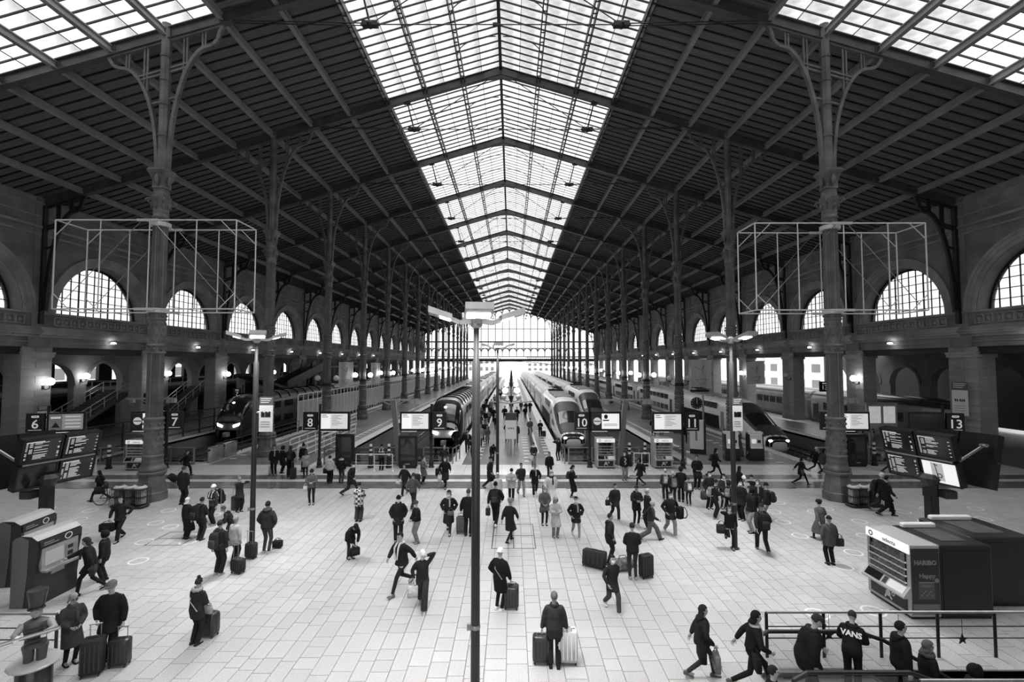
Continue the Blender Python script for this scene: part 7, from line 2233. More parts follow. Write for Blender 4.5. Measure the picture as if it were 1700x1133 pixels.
def make_trousers(q, fit):
    b = MB()
    P = q['P']
    a, k_, c = {'s': (0.092, 0.062, 0.046), 'r': (0.10, 0.078, 0.066), 'w': (0.11, 0.10, 0.098)}[fit]
    b.loft([ellipse(P + V3((0, 0, z)), V3((rx, 0, 0)), V3((0, -ry, 0)), 14) for z, rx, ry in ((0.10, 0.165, 0.125), (0.0, 0.175, 0.135), (-0.07, 0.17, 0.13), (-0.13, 0.12, 0.10))])
    for s in (1, -1):
        hx, kn, an, lift = q['leg'][s]
        b.path([hx + V3((0, 0, 0.03)), hx + V3((0, 0, -0.05)), (hx + kn) / 2, kn, (kn + an) / 2, an + V3((0, 0, 0.0))], [a * 0.9, a, (a + k_) / 2, k_, (k_ + c) / 2, c], 12)
    return b
_shoe = {}
def shoe_mesh(g):
    if g not in _shoe:
        b = MB()
        prof = [(-0.085, 0.036, 0.05), (-0.06, 0.042, 0.085), (0.0, 0.044, 0.08), (0.07, 0.046, 0.05), (0.13, 0.045, 0.035), (0.17, 0.03, 0.022)]
        b.loft([[(w * x, -y, z) for x, z in ((-1, 0.0), (1, 0.0), (1.02, 0.35 * h), (0.75, 0.9 * h), (0.0, h), (-0.75, 0.9 * h), (-1.02, 0.35 * h))] for y, w, h in prof])
        _shoe[g] = b.mesh('shoe', cloth(g), True)
    return _shoe[g]
_head = {}
def head_piece(kind, g):
    key = (kind, g)
    if key in _head:
        return _head[key]
    b = MB()
    def shell(rx, ry, rz, c, keep, nu=18, nv=12):
        vs = {}
        q = MB(); q.sphere((0, 0, 0), (rx, ry, rz), nu, nv)
        F = []
        for f in q.F:
            m_ = sum((V3(q.V[i]) for i in f), V3()) / len(f)
            if keep(m_.x / rx, m_.y / ry, m_.z / rz):
                F.append(f)
        b.add([V3(v) + V3(c) for v in q.V], F)
    if kind in ('hair_short', 'hair_curly', 'hair_bob', 'hair_long', 'hair_bun'):
        k = {'hair_short': 1.0, 'hair_curly': 1.14, 'hair_bob': 1.08, 'hair_long': 1.08, 'hair_bun': 1.03}[kind]
        shell(0.086 * k, 0.104 * k, 0.113 * k, (0, 0.014, 0.026), lambda x, y, z: z > 0.42 or (y > -0.05 and z > -0.45) or (y > -0.42 and z > 0.08))
        if kind in ('hair_bob', 'hair_long', 'hair_curly'):
            L = {'hair_bob': 0.10, 'hair_long': 0.27, 'hair_curly': 0.08}[kind]
            rings = []
            for t, w, dy in ((0.0, 0.088, 0.02), (0.4, 0.098, 0.03), (0.8, 0.10, 0.055), (1.0, 0.075, 0.07)):
                rings.append([(w * 1.02 * math.cos(R(a)), dy + 0.085 * math.sin(R(a)), -0.01 - t * (L + 0.03)) for a in range(-20, 201, 20)] +
                             [(w * 0.8 * math.cos(R(a)), dy + 0.055 * math.sin(R(a)), -0.01 - t * (L + 0.03)) for a in range(200, -21, -20)])
            b.loft(rings)
        if kind == 'hair_bun':
            b.sphere((0, 0.05, 0.15), 0.05, 10, 8)
        name = 'hair'
    elif kind == 'beanie':
        shell(0.092, 0.112, 0.130, (0, 0.012, 0.026), lambda x, y, z: z > 0.08)
        b.path([(0.094 * math.cos(R(a)), 0.012 + 0.114 * math.sin(R(a)), 0.035) for a in range(0, 361, 24)], 0.009, 6, False)
        name = 'beanie'
    elif kind == 'cap':
        shell(0.095, 0.118, 0.088, (0, 0.002, 0.05), lambda x, y, z: z > -0.1)
        b.loft([[(0.075 * math.cos(R(a)), -0.09 + 0.07 * math.sin(R(a)), z) for a in range(180, 361, 20)] for z in (0.05, 0.062)])
        shell(0.083, 0.1, 0.1, (0, 0.018, 0.018), lambda x, y, z: y > 0.0 and z > -0.5 and z < 0.4)
        name = 'flat_cap'
    elif kind == 'hat':
        b.lathe([(0.10, 0.03), (0.13, 0.045), (0.125, 0.09), (0.11, 0.14), (0.06, 0.165), (0.005, 0.17)], 18, (0, 0.01, 0))
        shell(0.088, 0.104, 0.11, (0, 0.018, 0.02), lambda x, y, z: y > 0.05 and z > -0.6 and z < 0.5)
        name = 'hat'
    elif kind == 'hood_up':
        shell(0.115, 0.138, 0.150, (0, 0.02, 0.01), lambda x, y, z: y > -0.55)
        b.path([(0.098 * math.cos(R(a)), -0.06, 0.012 + 0.125 * math.sin(R(a))) for a in range(0, 361, 24)], 0.016, 6, False)
        name = 'hood'
    elif kind == 'hood_down':
        shell(0.086, 0.104, 0.113, (0, 0.014, 0.026), lambda x, y, z: z > 0.42 or (y > -0.05 and z > -0.45) or (y > -0.42 and z > 0.08))
        name = 'hair'
    elif kind == 'mask':
        shell(0.068, 0.098, 0.085, (0, -0.018, -0.048), lambda x, y, z: y < -0.25 and z < 0.62 and z > -0.8)
        name = 'face_mask'
        g = None
    elif kind == 'face':
        for s in (1, -1):
            b.sphere((s * 0.032, -0.082, 0.022), (0.013, 0.012, 0.007), 8, 6)
            b.bar((s * 0.018, -0.089, 0.042), (s * 0.05, -0.078, 0.043), 0.008, 0.007)
        b.sphere((0, -0.088, -0.062), (0.024, 0.012, 0.006), 8, 6)
        name = 'face_features'
    elif kind == 'glasses':
        for s in (1, -1):
            b.path([(s * 0.034 + 0.025 * math.cos(R(a)), -0.098, 0.02 + 0.02 * math.sin(R(a))) for a in range(0, 361, 30)], 0.004, 5, False)
            b.tube((s * 0.058, -0.097, 0.022), (s * 0.082, 0.0, 0.015), 0.004, n=5)
        b.tube((-0.01, -0.1, 0.024), (0.01, -0.1, 0.024), 0.004, n=5)
        name = 'glasses'
    m_ = M_mask if kind == 'mask' else (M_eye if kind in ('face', 'glasses') else cloth(g))
    _head[key] = b.mesh(name, m_, True)
    return _head[key]
def neck_piece(kind, q, g):
    b = MB()
    c = q['neck'] + q['sp'] * 0.0
    if kind == 'scarf':
        b.path([c + V3((0.075 * math.cos(R(a)), 0.005 + 0.078 * math.sin(R(a)), 0.015)) for a in range(0, 361, 24)], 0.042, 8, False)
        b.path([c + V3((0.04, -0.09, 0.0)), c + V3((0.055, -0.15, -0.16)), c + V3((0.05, -0.16, -0.30))], [0.03, 0.035, 0.03], 8)
        n = 'scarf'
    elif kind == 'fur':
        b.path([c + V3((0.105 * math.cos(R(a)), 0.02 + 0.10 * math.sin(R(a)), 0.03 + 0.02 * (a % 48 > 0))) for a in range(0, 361, 24)], 0.05, 8, False)
        n = 'fur_collar'
    elif kind == 'hood':
        b.loft([ellipse(c + V3((0, y, z)), V3((rx, 0, 0)), V3((0, ry, rz)), 14) for y, z, rx, ry, rz in ((0.02, 0.05, 0.09, 0.06, 0.02), (0.06, 0.055, 0.125, 0.10, -0.02), (0.085, -0.01, 0.12, 0.10, -0.04), (0.09, -0.08, 0.07, 0.05, -0.02))])
        n = 'hood'
    elif kind in ('collar', 'collar_w'):
        b.path([c + V3((0.082 * math.cos(R(a)), 0.01 + 0.085 * math.sin(R(a)), 0.03)) for a in range(-60, 241, 20)], 0.03, 8)
        if kind == 'collar_w':
            for s in (1, -1):
                b.path([c + V3((s * 0.05, -0.075, 0.03)), c + V3((s * 0.075, -0.16, -0.1)), c + V3((s * 0.05, -0.175, -0.4))], [0.03, 0.028, 0.016], 6)
        n = 'collar'
    return b.mesh(n, cloth(g), True), n
REM = []
def remesh_all():
    """fuse the overlapping limbs of each figure into one continuous surface"""
    tmp = []
    for b, vox, extra, m_, holder in REM:
        me = b.mesh('tmp')
        o = bpy.data.objects.new('tmp', me)
        COL.objects.link(o)
        md = o.modifiers.new('r', 'REMESH')
        md.mode = 'VOXEL'
        md.voxel_size = vox
        sm_ = o.modifiers.new('s', 'SMOOTH')
        sm_.factor = 0.5
        sm_.iterations = 2
        tmp.append(o)
    dg = bpy.context.evaluated_depsgraph_get()
    for o, (b, vox, extra, m_, holder) in zip(tmp, REM):
        me = bpy.data.meshes.new_from_object(o.evaluated_get(dg))
        if extra is not None and extra.V:
            import bmesh
            bm = bmesh.new()
            bm.from_mesh(me)
            t = extra.mesh('tmp2')
            bm.from_mesh(t)
            bm.to_mesh(me)
            bm.free()
            bpy.data.meshes.remove(t)
        me.materials.clear()
        me.materials.append(m_)
        me.polygons.foreach_set('use_smooth', [True] * len(me.polygons))
        me.name = holder['nm']
        holder['mesh'] = me
    for o in tmp:
        old = o.data
        bpy.data.objects.remove(o)
        bpy.data.meshes.remove(old)
PEOPLE_OBJ = []
_lib = {}
def build_people():
    jobs = []
    for row in PEOPLE:
        X, Y, z, H, F, pose, coat, tr, shoe, head, ex, label, grp = row
        far = Y > 34
        kb = (pose, far)
        if kb not in _lib:
            q = skeleton(pose)
            b, hands, Hm = make_body(q, pose in ('two_cases', 'pull_l', 'pull_r', 'hold_r', 'pull_l_lean', 'bagwalk', 'carry', 'hold'))
            hb = {'nm': 'person'}
            REM.append((b, 0.036 if far else 0.023, hands, M_skin, hb))
            tr_cache = {}
            _lib[kb] = (q, Hm, hb, tr_cache, {})
        q, Hm, hb, trc, coc = _lib[kb]
        kc = (coat[0], coat[2])
        if kc not in coc:
            hc = {'nm': 'coat'}
            REM.append((make_coat(q, coat[0], coat[2]), 0.04 if far else 0.028, None, M_skin, hc))
            coc[kc] = hc
    remesh_all()
    for row in PEOPLE:
        X, Y, z, H, F, pose, coat, tr, shoe, head, ex, label, grp = row
        far = Y > 34
        q, Hm, hb, trc, coc = _lib[(pose, far)]
        sc = H / 1.75
        o = put('person', hb['mesh'], None, (X, Y, z), R(F))
        o.scale = (sc, sc, sc)
        tag(o, label, 'person', grp or None)
        exs = dict((e.split(':') + ['1'])[:2] for e in ex.split(',') if e)
        cm = coc[(coat[0], coat[2])]['mesh']
        m_ = check_mat() if 'checks' in exs else cloth(coat[1])
        key = (cm.name, m_.name)
        if key not in _lib:
            c2 = cm.copy(); c2.materials.clear(); c2.materials.append(m_); _lib[key] = c2
        put('coat', _lib[key], o)
        kt = tuple(tr)
        if kt not in trc:
            trc[kt] = make_trousers(q, tr[1]).mesh('trousers', cloth(tr[0]), True)
        put('trousers', trc[kt], o)
        for s in (1, -1):
            hx, kn, an, lift = q['leg'][s]
            sh = put('shoe', shoe_mesh(shoe), o)
            tilt = min(1.0, lift * 4.0) if (q['leg'][s][2].y > 0 or lift > 0.3) else -0.25 * (lift > 0)
            sh.matrix_local = Matrix.Translation(an + V3((0, 0, -0.085))) @ Matrix.Translation(V3((0, 0, 0.085))) @ Matrix.Rotation(tilt, 4, 'X') @ Matrix.Translation(V3((0, 0, -0.085)))
        hk, hg = head.split(':')
        hp_ = head_piece(hk, float(hg))
        put(hp_.name.split('.')[0], hp_, o, M=Hm)
        put('face_features', head_piece('face', 0), o, M=Hm)
        if hk in ('beanie', 'cap') :
            pass
        if 'mask' in exs:
            put('face_mask', head_piece('mask', 0), o, M=Hm)
        if 'glasses' in exs:
            put('glasses', head_piece('glasses', 0), o, M=Hm)
        for k in ('scarf', 'fur', 'collar', 'collar_w', 'hood'):
            if k in exs or (k == 'hood' and hk == 'hood_down'):
                g = float(exs.get(k, '1'))
                if g >= 1:
                    g = {'collar': 0.03, 'collar_w': 0.6, 'hood': coat[1] * 1.1}.get(k, 0.3)
                kk = (k, pose, far, round(g, 3))
                if kk not in _lib:
                    _lib[kk] = neck_piece(k, q, g)
                put(_lib[kk][1], _lib[kk][0], o)
        if 'strap' in exs:
            b = MB(); c = q['P']
            b.path([q['S'][1] + V3((-0.05, -0.03, 0.06)), c + V3((0.06, -0.19, 0.30)), c + V3((-0.16, -0.13, 0.02))], 0.012, 5)
            b.path([q['S'][1] + V3((-0.05, -0.03, 0.06)), c + V3((0.05, 0.17, 0.30)), c + V3((-0.16, 0.12, 0.02))], 0.012, 5)
            b.build('bag_strap', cloth(float(exs['strap'])), o)
        if 'hivis' in exs or 'vest' in exs:
            b = MB(); P_, sp_, fw_ = q['P'], q['sp'], q['fwd']
            pf = coat[2] * 1.05
            ts = ((0.30, 0.34), (0.16, 0.20)) if 'hivis' in exs else ((0.20, 0.24),)
            for t0, t1 in ts:
                b.loft([ellipse(P_ + sp_ * t, V3((0.205 * (0.55 + 0.45 * pf), 0, 0)), fw_ * 0.152 * pf) for t in (t0, t1)], caps=False)
            for s in (1, -1):
                b.path([P_ + sp_ * 0.30 + V3((s * 0.11, 0.155, 0)), P_ + sp_ * 0.50 + V3((s * 0.1, 0.09, 0.02)), P_ + sp_ * 0.50 + V3((s * 0.1, -0.1, 0.02)), P_ + sp_ * 0.3 + V3((s * 0.11, -0.165, 0))], 0.02, 5)
            b.build('reflective_band', M_white, o)
        if 'shirt' in exs:
            b = MB(); P_, sp_ = q['P'], q['sp']
            b.loft([[P_ + sp_ * t + V3((x, -0.165 - 0.01 * (1 - abs(x) / 0.06), 0)) for x in (-0.06, 0, 0.06)] + [P_ + sp_ * t + V3((x, -0.14, 0)) for x in (0.06, 0, -0.06)] for t in (-0.05, 0.2, 0.46)])
            b.build('shirt', check_mat(), o)
        PEOPLE_OBJ.append((row, o, q, sc))
build_people()
def who(sub):
    for r in PEOPLE_OBJ:
        if sub in r[0][11]:
            return r
    raise KeyError(sub)
def to_world(rec, v):
    row, o, q, sc = rec
    v = V3(v) * sc
    a = R(row[4])
    return V3((row[0] + v.x * math.cos(a) - v.y * math.sin(a), row[1] + v.x * math.sin(a) + v.y * math.cos(a), row[2] + v.z))

# ================================================================== LUGGAGE
def suitcase(label, x, y, ang, w=0.42, d=0.25, h=0.62, g=0.02, hard=True, handle=0.42, tilt=0.0, soft_top=False, z=0.0):
    t = thing('suitcase', label, 'suitcase', (x, y, z), 0.0)
    t.rotation_euler = (tilt, 0, ang)
    m_ = mat('case_%03d' % round(g * 1000), g, 0.35 if hard else 0.8, 0.0, 0.15, 4, 0.0 if hard else 0.4, 20)
    b = MB(); b.bevbox(-w / 2, -d / 2, 0.06, w / 2, d / 2, 0.06 + h, 0.06); b.build('shell', m_, t, smooth=True)
    b = MB()
    for k in range(5):
        u = -w / 2 + w * (k + 0.5) / 5
        for s in (-1, 1):
            b.box(u - 0.012, s * d / 2 - 0.006, 0.14, u + 0.012, s * d / 2 + 0.006, h - 0.03)
    b.build('rib', mat('case_rib_%03d' % round(g * 1000), g * 1.6 + 0.01, 0.4), t)
    b = MB(); b.box(-w / 2 - 0.004, -0.012, 0.1, -w / 2 + 0.01, 0.012, h); b.box(w / 2 - 0.01, -0.012, 0.1, w / 2 + 0.004, 0.012, h); b.box(-w / 2 + 0.05, -0.012, h + 0.05, w / 2 - 0.05, 0.012, h + 0.066); b.build('zip', M_ink, t)
    for sx_ in (-1, 1):
        for sy_ in (-1, 1):
            q = MB(); q.sphere((sx_ * (w / 2 - 0.05), sy_ * (d / 2 - 0.04), 0.032), (0.02, 0.034, 0.032), 8, 6); q.build('wheel', M_ink, t)
    if handle > 0:
        b = MB(); yb_ = d / 2 - 0.04
        for s in (-1, 1): b.tube((s * 0.10, yb_, h), (s * 0.10, yb_, h + 0.06 + handle), 0.009, n=6)
        b.tube((-0.12, yb_, h + 0.06 + handle), (0.12, yb_, h + 0.06 + handle), 0.016, n=8); b.build('pull_handle', M_steel, t)
    b = MB(); b.path([(-0.09, 0, h + 0.055), (-0.07, 0, h + 0.09), (0.07, 0, h + 0.09), (0.09, 0, h + 0.055)], 0.011, 6); b.build('top_handle', M_ink, t)
    return t
def backpack(label, rec, g=0.015, k=1.0, front=False, dx=0.0, dz=0.0, frame=False):
    row, o, q, sc = rec
    t = thing('backpack', label, 'backpack', (0, 0, 0))
    puff = row[6][2]
    off = (0.135 * puff + 0.105 * k) * (-1 if front else 1)
    c = q['P'] + q['sp'] * (0.27 + dz) - q['fwd'] * off + V3((dx, 0, 0))
    wpos = to_world(rec, c)
    t.location = wpos
    t.rotation_euler = (R(POSES[row[5]][0]) * 0.9, 0, R(row[4]))
    t.scale = (sc * k,) * 3
    b = MB()
    b.loft([ellipse(V3((0, y, z)), V3((rx, 0, 0)), V3((0, ry, 0)), 16) for z, rx, ry, y in ((-0.25, 0.11, 0.07, 0), (-0.23, 0.145, 0.095, 0), (-0.05, 0.155, 0.105, 0.005), (0.12, 0.15, 0.095, 0), (0.2, 0.12, 0.07, -0.01), (0.225, 0.07, 0.04, -0.015))])
    m_ = cloth(g)
    b.build('body', m_, t, smooth=True)
    b = MB(); b.bevbox(-0.10, 0.06, -0.2, 0.10, 0.135, 0.02, 0.03); b.build('front_pocket', cloth(min(0.8, g * 1.7 + 0.01)), t, smooth=True)
    for s in (-1, 1):
        b = MB(); b.path([(s * 0.085, -0.07, 0.19), (s * 0.10, -0.16, 0.24), (s * 0.12, -0.30, 0.16), (s * 0.13, -0.33, 0.0), (s * 0.14, -0.2, -0.15), (s * 0.13, -0.06, -0.2)], 0.018, 6); b.build('strap', cloth(g * 1.3 + 0.005), t)
    b = MB(); b.path([(-0.03, -0.03, 0.215), (0, -0.03, 0.25), (0.03, -0.03, 0.215)], 0.008, 5); b.build('grab_loop', m_, t)
    if frame:
        b = MB(); b.path([(-0.15, -0.06, -0.5), (-0.16, -0.06, 0.3), (0.16, -0.06, 0.3), (0.15, -0.06, -0.5)], 0.012, 6); b.build('metal_frame', M_steel, t)
    return t
def handbag(label, rec, pos, g=0.03, w=0.28, h=0.22, d=0.11, strap=0.35, kind='handbag', cat='handbag', ang=None, rnd=0.03, word=None):
    """bag hanging at a point of the figure; pos in the figure's own space is the top of its strap"""
    row, o, q, sc = rec
    p = to_world(rec, pos)
    t = thing(kind, label, cat, p, R(row[4]) if ang is None else R(ang))
    b = MB(); b.bevbox(-w / 2, -d / 2, -strap - h, w / 2, d / 2, -strap, rnd); b.build('body', cloth(g), t, smooth=True)
    if strap > 0.02:
        for s in (-1, 1):
            b = MB(); b.path([(-w * 0.32, s * d * 0.3, -strap - 0.02), (-w * 0.25, s * d * 0.2, -strap * 0.4), (0, 0, 0), (w * 0.25, s * d * 0.2, -strap * 0.4), (w * 0.32, s * d * 0.3, -strap - 0.02)], 0.009, 5); b.build('handle', cloth(min(0.8, g * 0.8)), t)
    b = MB(); b.box(-w * 0.3, -d / 2 - 0.006, -strap - h * 0.55, w * 0.3, -d / 2 + 0.01, -strap - h * 0.12); b.build('flap', cloth(min(0.85, g * 1.4 + 0.005)), t)
    if word:
        for s in (1, -1):
            text(word, h * 0.42, M_ink if g > 0.2 else M_txt_grey, t, (0, -s * (d / 2 + 0.008), -strap - h * 0.6), (R(90), 0, 0 if s > 0 else math.pi), name='print')
    return t
def hand(rec, s):
    row, o, q, sc = rec
    A, E, W_ = q['arm'][s]
    d = (W_ - E).normalized()
    return W_ + d * 0.085
def case_at(label, sub, side, dist=0.0, **kw):
    """stand a suitcase upright so that its pull handle meets the hand of the figure"""
    rec = who(sub)
    p = to_world(rec, hand(rec, side))
    h = kw.get('h', 0.62)
    kw['handle'] = max(0.06, p.z - rec[0][2] - h - 0.07)
    a = R(rec[0][4]) + kw.pop('turn', 0.0)
    d = kw.get('d', 0.25)
    yb_ = d / 2 - 0.04
    x = p.x - (-math.sin(a)) * yb_
    y = p.y - math.cos(a) * yb_
    return suitcase(label, x, y, a, z=rec[0][2], **kw)
case_at('dark hard suitcase on the near side of the man seen from behind', 'standing between a dark and a white', 1, g=0.02, h=0.58, w=0.4)
case_at('large white hard suitcase of the man seen from behind', 'standing between a dark and a white', -1, g=0.62, h=0.72, w=0.48, d=0.28)
case_at('ribbed black suitcase held by the woman in the fur coat', 'black fur coat', -1, g=0.015, h=0.56, turn=R(25))
_r = who('black fur coat')
handbag('quilted handbag resting on the suitcase of the woman in the fur coat', _r, hand(_r, -1) + V3((-0.02, -0.10, -0.02)), 0.06, 0.3, 0.2, 0.14, 0.04)
_r = who('cream beanie')
handbag('white patterned tote bag of the woman in the cream beanie', _r, hand(_r, -1) + V3((-0.03, 0, 0.15)), 0.5, 0.3, 0.34, 0.08, 0.2, 'tote_bag', 'tote bag')
backpack('small dark backpack of the masked young man in white sneakers', who('white sneakers walking with a small'), 0.02, 0.8)
suitcase('tall black suitcase right of the man by the luggage pile', 5.22, 15.6, R(20), 0.45, 0.28, 0.68, 0.012, False, 0.0)
suitcase('large black trolley bag leaning left of the luggage pile', 3.66, 16.35, R(-30), 0.8, 0.35, 0.5, 0.012, False, 0.0, R(-8))
t = thing('duffel_bag', 'patterned duffel bag in the luggage pile between the two men', 'duffel bag', (4.55, 16.15, 0), R(15))
b = MB(); b.loft([[(x, 0.2 * r_ * math.cos(2 * math.pi * k / 14), 0.2 + 0.2 * r_ * math.sin(2 * math.pi * k / 14)) for k in range(14)] for x, r_ in ((-0.42, 0.5), (-0.38, 0.85), (-0.2, 1), (0.2, 1), (0.38, 0.85), (0.42, 0.5))]); b.build('body', mat('duffel_print', 0.12, 0.8, 0, 0.9, 9), t, smooth=True)
b = MB(); b.path([(-0.2, -0.12, 0.36), (-0.1, -0.05, 0.5), (0.1, -0.05, 0.5), (0.2, -0.12, 0.36)], 0.014, 6); b.build('handle', M_ink, t)
handbag('chain shoulder bag at the hip of the woman with the fur collar', who('chain shoulder bag'), (-0.27, -0.14, 1.10), 0.25, 0.22, 0.16, 0.08, 0.12)
_r = who('chain shoulder bag')
p_ = to_world(_r, (-0.02, -0.42, 0)); suitcase('striped suitcase in front of the woman with the fur collar', p_.x, p_.y, R(165), 0.44, 0.26, 0.55, 0.03, True, 0.2)
case_at('dark suitcase at the side of the man in the flat cap', 'lower left', 1, g=0.02, h=0.56)
suitcase('black trolley bag with a bag on top beside the man in the flat cap', -8.55, 10.85, R(20), 0.42, 0.3, 0.75, 0.012, False, 0.25)
handbag('dark handbag on the shoulder of the man at the ticket machine', who('reaching out to the ticket machine'), (0.30, 0.10, 1.12), 0.03, 0.36, 0.24, 0.14, 0.2)
_r = who('black sports bag'); handbag('black sports bag with white stripes carried towards the left bin', _r, hand(_r, -1) + V3((-0.06, 0, 0)), 0.012, 0.5, 0.3, 0.2, 0.1, 'sports_bag', 'sports bag')
handbag('dark handbag of the woman striding past the bicycle', who('striding past the bicycle'), (-0.28, 0.05, 1.05), 0.04, 0.3, 0.24, 0.12, 0.16)
_r = who('pulling a tilted'); p_ = to_world(_r, hand(_r, -1)); suitcase('small black wheeled case tilted behind the person in black', p_.x + 0.95, p_.y - 1.55, R(150), 0.42, 0.3, 0.45, 0.012, False, 0.75, R(-38), z=0.12)
backpack('large dark rucksack on the man in the left group', who('large dark backpack'), 0.014, 1.25)
backpack('framed rucksack of the traveller in the white hat', who('framed rucksack'), 0.016, 1.35, frame=True)
_r = who('looking upward'); p_ = to_world(_r, (0.1, 0.45, 0)); suitcase('dark rolling case behind the woman looking upward', p_.x, p_.y, R(60), 0.4, 0.25, 0.6, 0.03, True, 0.3)
backpack('grey striped backpack seen from behind at the left', who('grey striped backpack'), 0.035, 1.05)
suitcase('black leather trolley case in front of the left queue', -8.25, 15.95, R(160), 0.44, 0.26, 0.42, 0.014, False, 0.5)
suitcase('black cabin case between the left floodlight post and the man in jeans', -8.45, 17.1, R(175), 0.38, 0.24, 0.5, 0.013, False, 0.42)
handbag('small dark bag on the floor at the feet of the man in jeans', who('fur-hooded jacket'), (-0.15, -0.45, 0.36), 0.02, 0.34, 0.24, 0.2, 0.1, 'floor_bag', 'bag')
_r = who('looking at his phone'); handbag('white plastic bag of the man looking at his phone', _r, (-0.30, 0.02, 1.05), 0.62, 0.2, 0.26, 0.1, 0.12, 'plastic_bag', 'bag')
_r = who('bending over'); handbag('open shoulder bag held by the bending man', _r, hand(_r, 1) + V3((-0.1, 0, 0)), 0.015, 0.36, 0.26, 0.16, 0.08, 'shoulder_bag', 'bag')
handbag('white hip bag of the woman in pale trousers', who('pale trousers talking'), (-0.2, -0.12, 1.02), 0.5, 0.26, 0.12, 0.08, 0.05)
handbag('crossbody bag of the curly-haired masked woman', who('curly-haired'), (0.10, -0.20, 1.05), 0.12, 0.26, 0.18, 0.09, 0.12)
case_at('grey rolling case left of the central post', 'left of the central post', 1, g=0.09, h=0.62, w=0.4, hard=False)
_r = who('pale parcel'); handbag('pale parcel carried by the walking man at the middle left', _r, hand(_r, -1), 0.55, 0.3, 0.18, 0.1, 0.02, 'parcel', 'parcel')
_r = who('black rolling case near sign 9'); p_ = to_world(_r, (-0.1, 0.35, 0)); suitcase('black rolling case below sign nine', p_.x, p_.y - 0.2, R(10), 0.42, 0.26, 0.5, 0.012, False, 0.3)
_r = who('white and black bags')
handbag('white carrier bag of the woman in the long black coat', _r, hand(_r, -1), 0.6, 0.22, 0.36, 0.1, 0.1, 'carrier_bag', 'bag'); handbag('black shoulder bag of the woman in the long black coat', _r, (-0.42, 0.15, 1.1), 0.014, 0.34, 0.4, 0.16, 0.1, 'shoulder_bag', 'bag')
_r = who('carrying a black bag by the rear post'); handbag('black bag carried by the man in the flat cap near the rear post', _r, hand(_r, -1), 0.012, 0.36, 0.3, 0.12, 0.08)
backpack('dark backpack of the man in white shoes walking away', who('white shoes with a backpack'), 0.03, 0.95)
_r = who('white shoes with a backpack'); handbag('dark bag in the hand of the man in white shoes', _r, hand(_r, 1), 0.03, 0.2, 0.3, 0.14, 0.08)
handbag('round handbag of the woman in the grey coat', who('round handbag'), (-0.12, -0.24, 1.0), 0.08, 0.28, 0.24, 0.1, 0.1, rnd=0.05)
handbag('black handbag of the fair woman in the white coat', who('fair woman in a long white'), (-0.28, 0.0, 1.12), 0.015, 0.26, 0.26, 0.12, 0.1)
backpack('dark backpack of the woman in the long black coat in profile', who('long black coat with a backpack'), 0.04, 0.85)
_r = who('carrying shopping'); handbag('shopping bag with parcels at the platform entry', _r, (-0.2, -0.2, 0.9), 0.4, 0.34, 0.36, 0.16, 0.05, 'shopping_bag', 'bag')
handbag('shoulder bag of the man right of the middle', who('shoulder bag, right of'), (-0.30, 0.05, 1.1), 0.03, 0.3, 0.24, 0.12, 0.16)
_r = who('backpack at his side'); t_ = backpack('black backpack carried low at the side of the man in white sneakers', _r, 0.014, 1.05, True, 0.3, -0.18)
backpack('pale backpack of the child-sized traveller', who('child-sized'), 0.3, 0.85)
backpack('round pale-patched backpack in the backpack group', who('pale-patched'), 0.12, 0.95)
backpack('white backpack of the child in the backpack group', who('child with a white'), 0.45, 0.8)
backpack('black backpack passing the vending machines', who('walking left past'), 0.02, 0.9)
_r = who('holding a briefcase'); handbag('black briefcase held in front of the man in the sweater', _r, hand(_r, 1) + V3((-0.08, -0.02, 0.0)), 0.018, 0.42, 0.3, 0.12, 0.06, 'briefcase', 'briefcase')
backpack('black backpack striding towards the kiosks', who('striding towards the kiosks'), 0.03, 0.85)
backpack('pale backpack of the youth left of the post', who('youth with a pale'), 0.2, 0.9)
_r = who('left of the school group'); handbag('dark round bag held by the masked man of the school group', _r, (-0.3, -0.05, 0.95), 0.05, 0.34, 0.4, 0.2, 0.1, rnd=0.08)
backpack('striped backpack of the hooded pupil by the post', who('hooded pupil directly'), 0.15, 0.85)
backpack('dark backpack of the hooded youth in pale trousers', who('hooded youth in pale'), 0.012, 1.0)
backpack('black backpack of the youth at the right of the school group', who('right of the school group'), 0.016, 0.95)
_r = who('leaning on the right'); handbag('dark shoulder bag of the man leaning on the post', _r, (-0.30, -0.02, 1.08), 0.04, 0.34, 0.32, 0.16, 0.14)
backpack('big black backpack of the man walking away at the right', who('big black backpack'), 0.012, 1.2)
handbag('shoulder bag of the woman in the puffer coat', who('thick grey puffer'), (-0.32, 0.05, 1.14), 0.03, 0.28, 0.26, 0.1, 0.16)
handbag('grey satchel of the woman striding near the right column', who('with a satchel'), (-0.27, 0.02, 1.1), 0.06, 0.3, 0.26, 0.1, 0.14)
backpack('dark backpack of the white-haired walker', who('white-haired person in a dark'), 0.02, 0.9)
backpack('pale backpack behind the right departure board', who('pale backpack walking'), 0.2, 0.9)
_r = who('pale rolling case near sign 8'); p_ = to_world(_r, (0.2, 0.4, 0)); suitcase('pale rolling case in the waiting group near sign eight', p_.x, p_.y - 0.3, R(10), 0.36, 0.24, 0.5, 0.35, True, 0.3)
_r = who('white-strapped'); p_ = to_world(_r, (-0.45, 0.1, 0)); suitcase('black trolley with two bands in the waiting group near sign eight', p_.x, p_.y - 0.6, R(5), 0.34, 0.24, 0.62, 0.012, False, 0.35)
backpack('white-strapped backpack in the waiting group', who('white-strapped'), 0.02, 0.9)
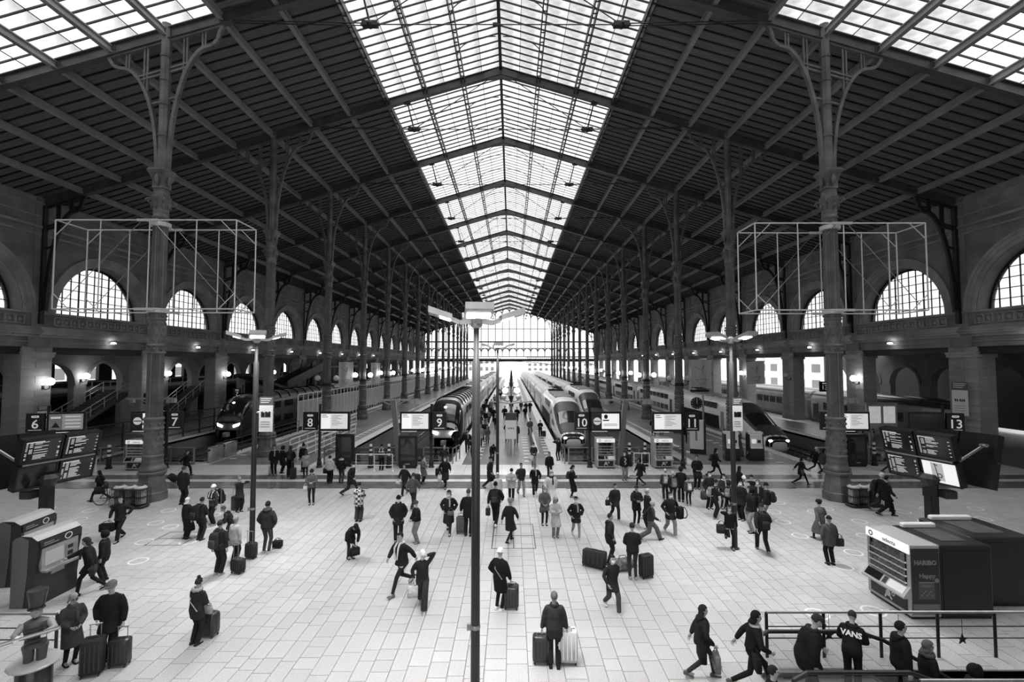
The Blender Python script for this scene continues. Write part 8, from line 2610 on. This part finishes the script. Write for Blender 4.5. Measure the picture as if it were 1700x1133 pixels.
_r = who('dark handbag near sign 8'); handbag('dark handbag of the woman in the pale jacket', _r, hand(_r, 1), 0.013, 0.36, 0.28, 0.12, 0.08)
_r = who('white jacket seen from behind'); handbag('dark shoulder bag of the woman in the white jacket', _r, (0.27, 0.02, 1.05), 0.014, 0.26, 0.28, 0.1, 0.1)
backpack('small white bag of the man striding towards the middle', who('white bag striding'), 0.5, 0.65)
_r = who('quilted tote'); handbag('black quilted tote on the shoulder of the long-haired woman', _r, (-0.27, 0.05, 1.36), 0.012, 0.46, 0.38, 0.14, 0.32, 'tote_bag', 'tote bag')
handbag('brown paper shopping bag with large print in the hand of the long-haired woman', _r, hand(_r, -1), 0.16, 0.3, 0.36, 0.12, 0.12, 'paper_bag', 'bag', word='ZARA')
_r = who('pale hood stepping'); handbag('black handbag of the woman stepping towards the escalator', _r, (-0.28, 0.0, 1.05), 0.014, 0.34, 0.3, 0.12, 0.14)
_r = who('masked man in black with a case'); p_ = to_world(_r, (0.38, 0.0, 0)); suitcase('black case beside the masked man near the white train', p_.x, p_.y, 0, 0.36, 0.22, 0.5, 0.012, False, 0.3)
_r = who('below the right station clock'); p_ = to_world(_r, (0.35, -0.1, 0)); suitcase('dark rolling case below the right station clock', p_.x, p_.y, 0, 0.4, 0.25, 0.55, 0.02, False, 0.35)
# print on the back of the figure on the escalator
_r = who('white print on the back')
text('VANS', 0.16, M_paper, _r[1], (0, 0.026, 1.30), (R(62), 0, math.pi), depth=0.004, bold=0.006, name='back_print')
# ================================================================== turn lettering into plain meshes
def letters_to_meshes():
    fonts = [o for o in bpy.data.objects if o.type == 'FONT']
    done = {}
    dg = bpy.context.evaluated_depsgraph_get()
    for o in fonts:
        if o.data.name not in done:
            done[o.data.name] = bpy.data.meshes.new_from_object(o.evaluated_get(dg))
    for o in fonts:
        me = done[o.data.name]
        n = o.name
        p, ml = o.parent, o.matrix_local.copy()
        bpy.data.objects.remove(o)
        k = put(n.split('.')[0], me, p, M=ml)
letters_to_meshes()
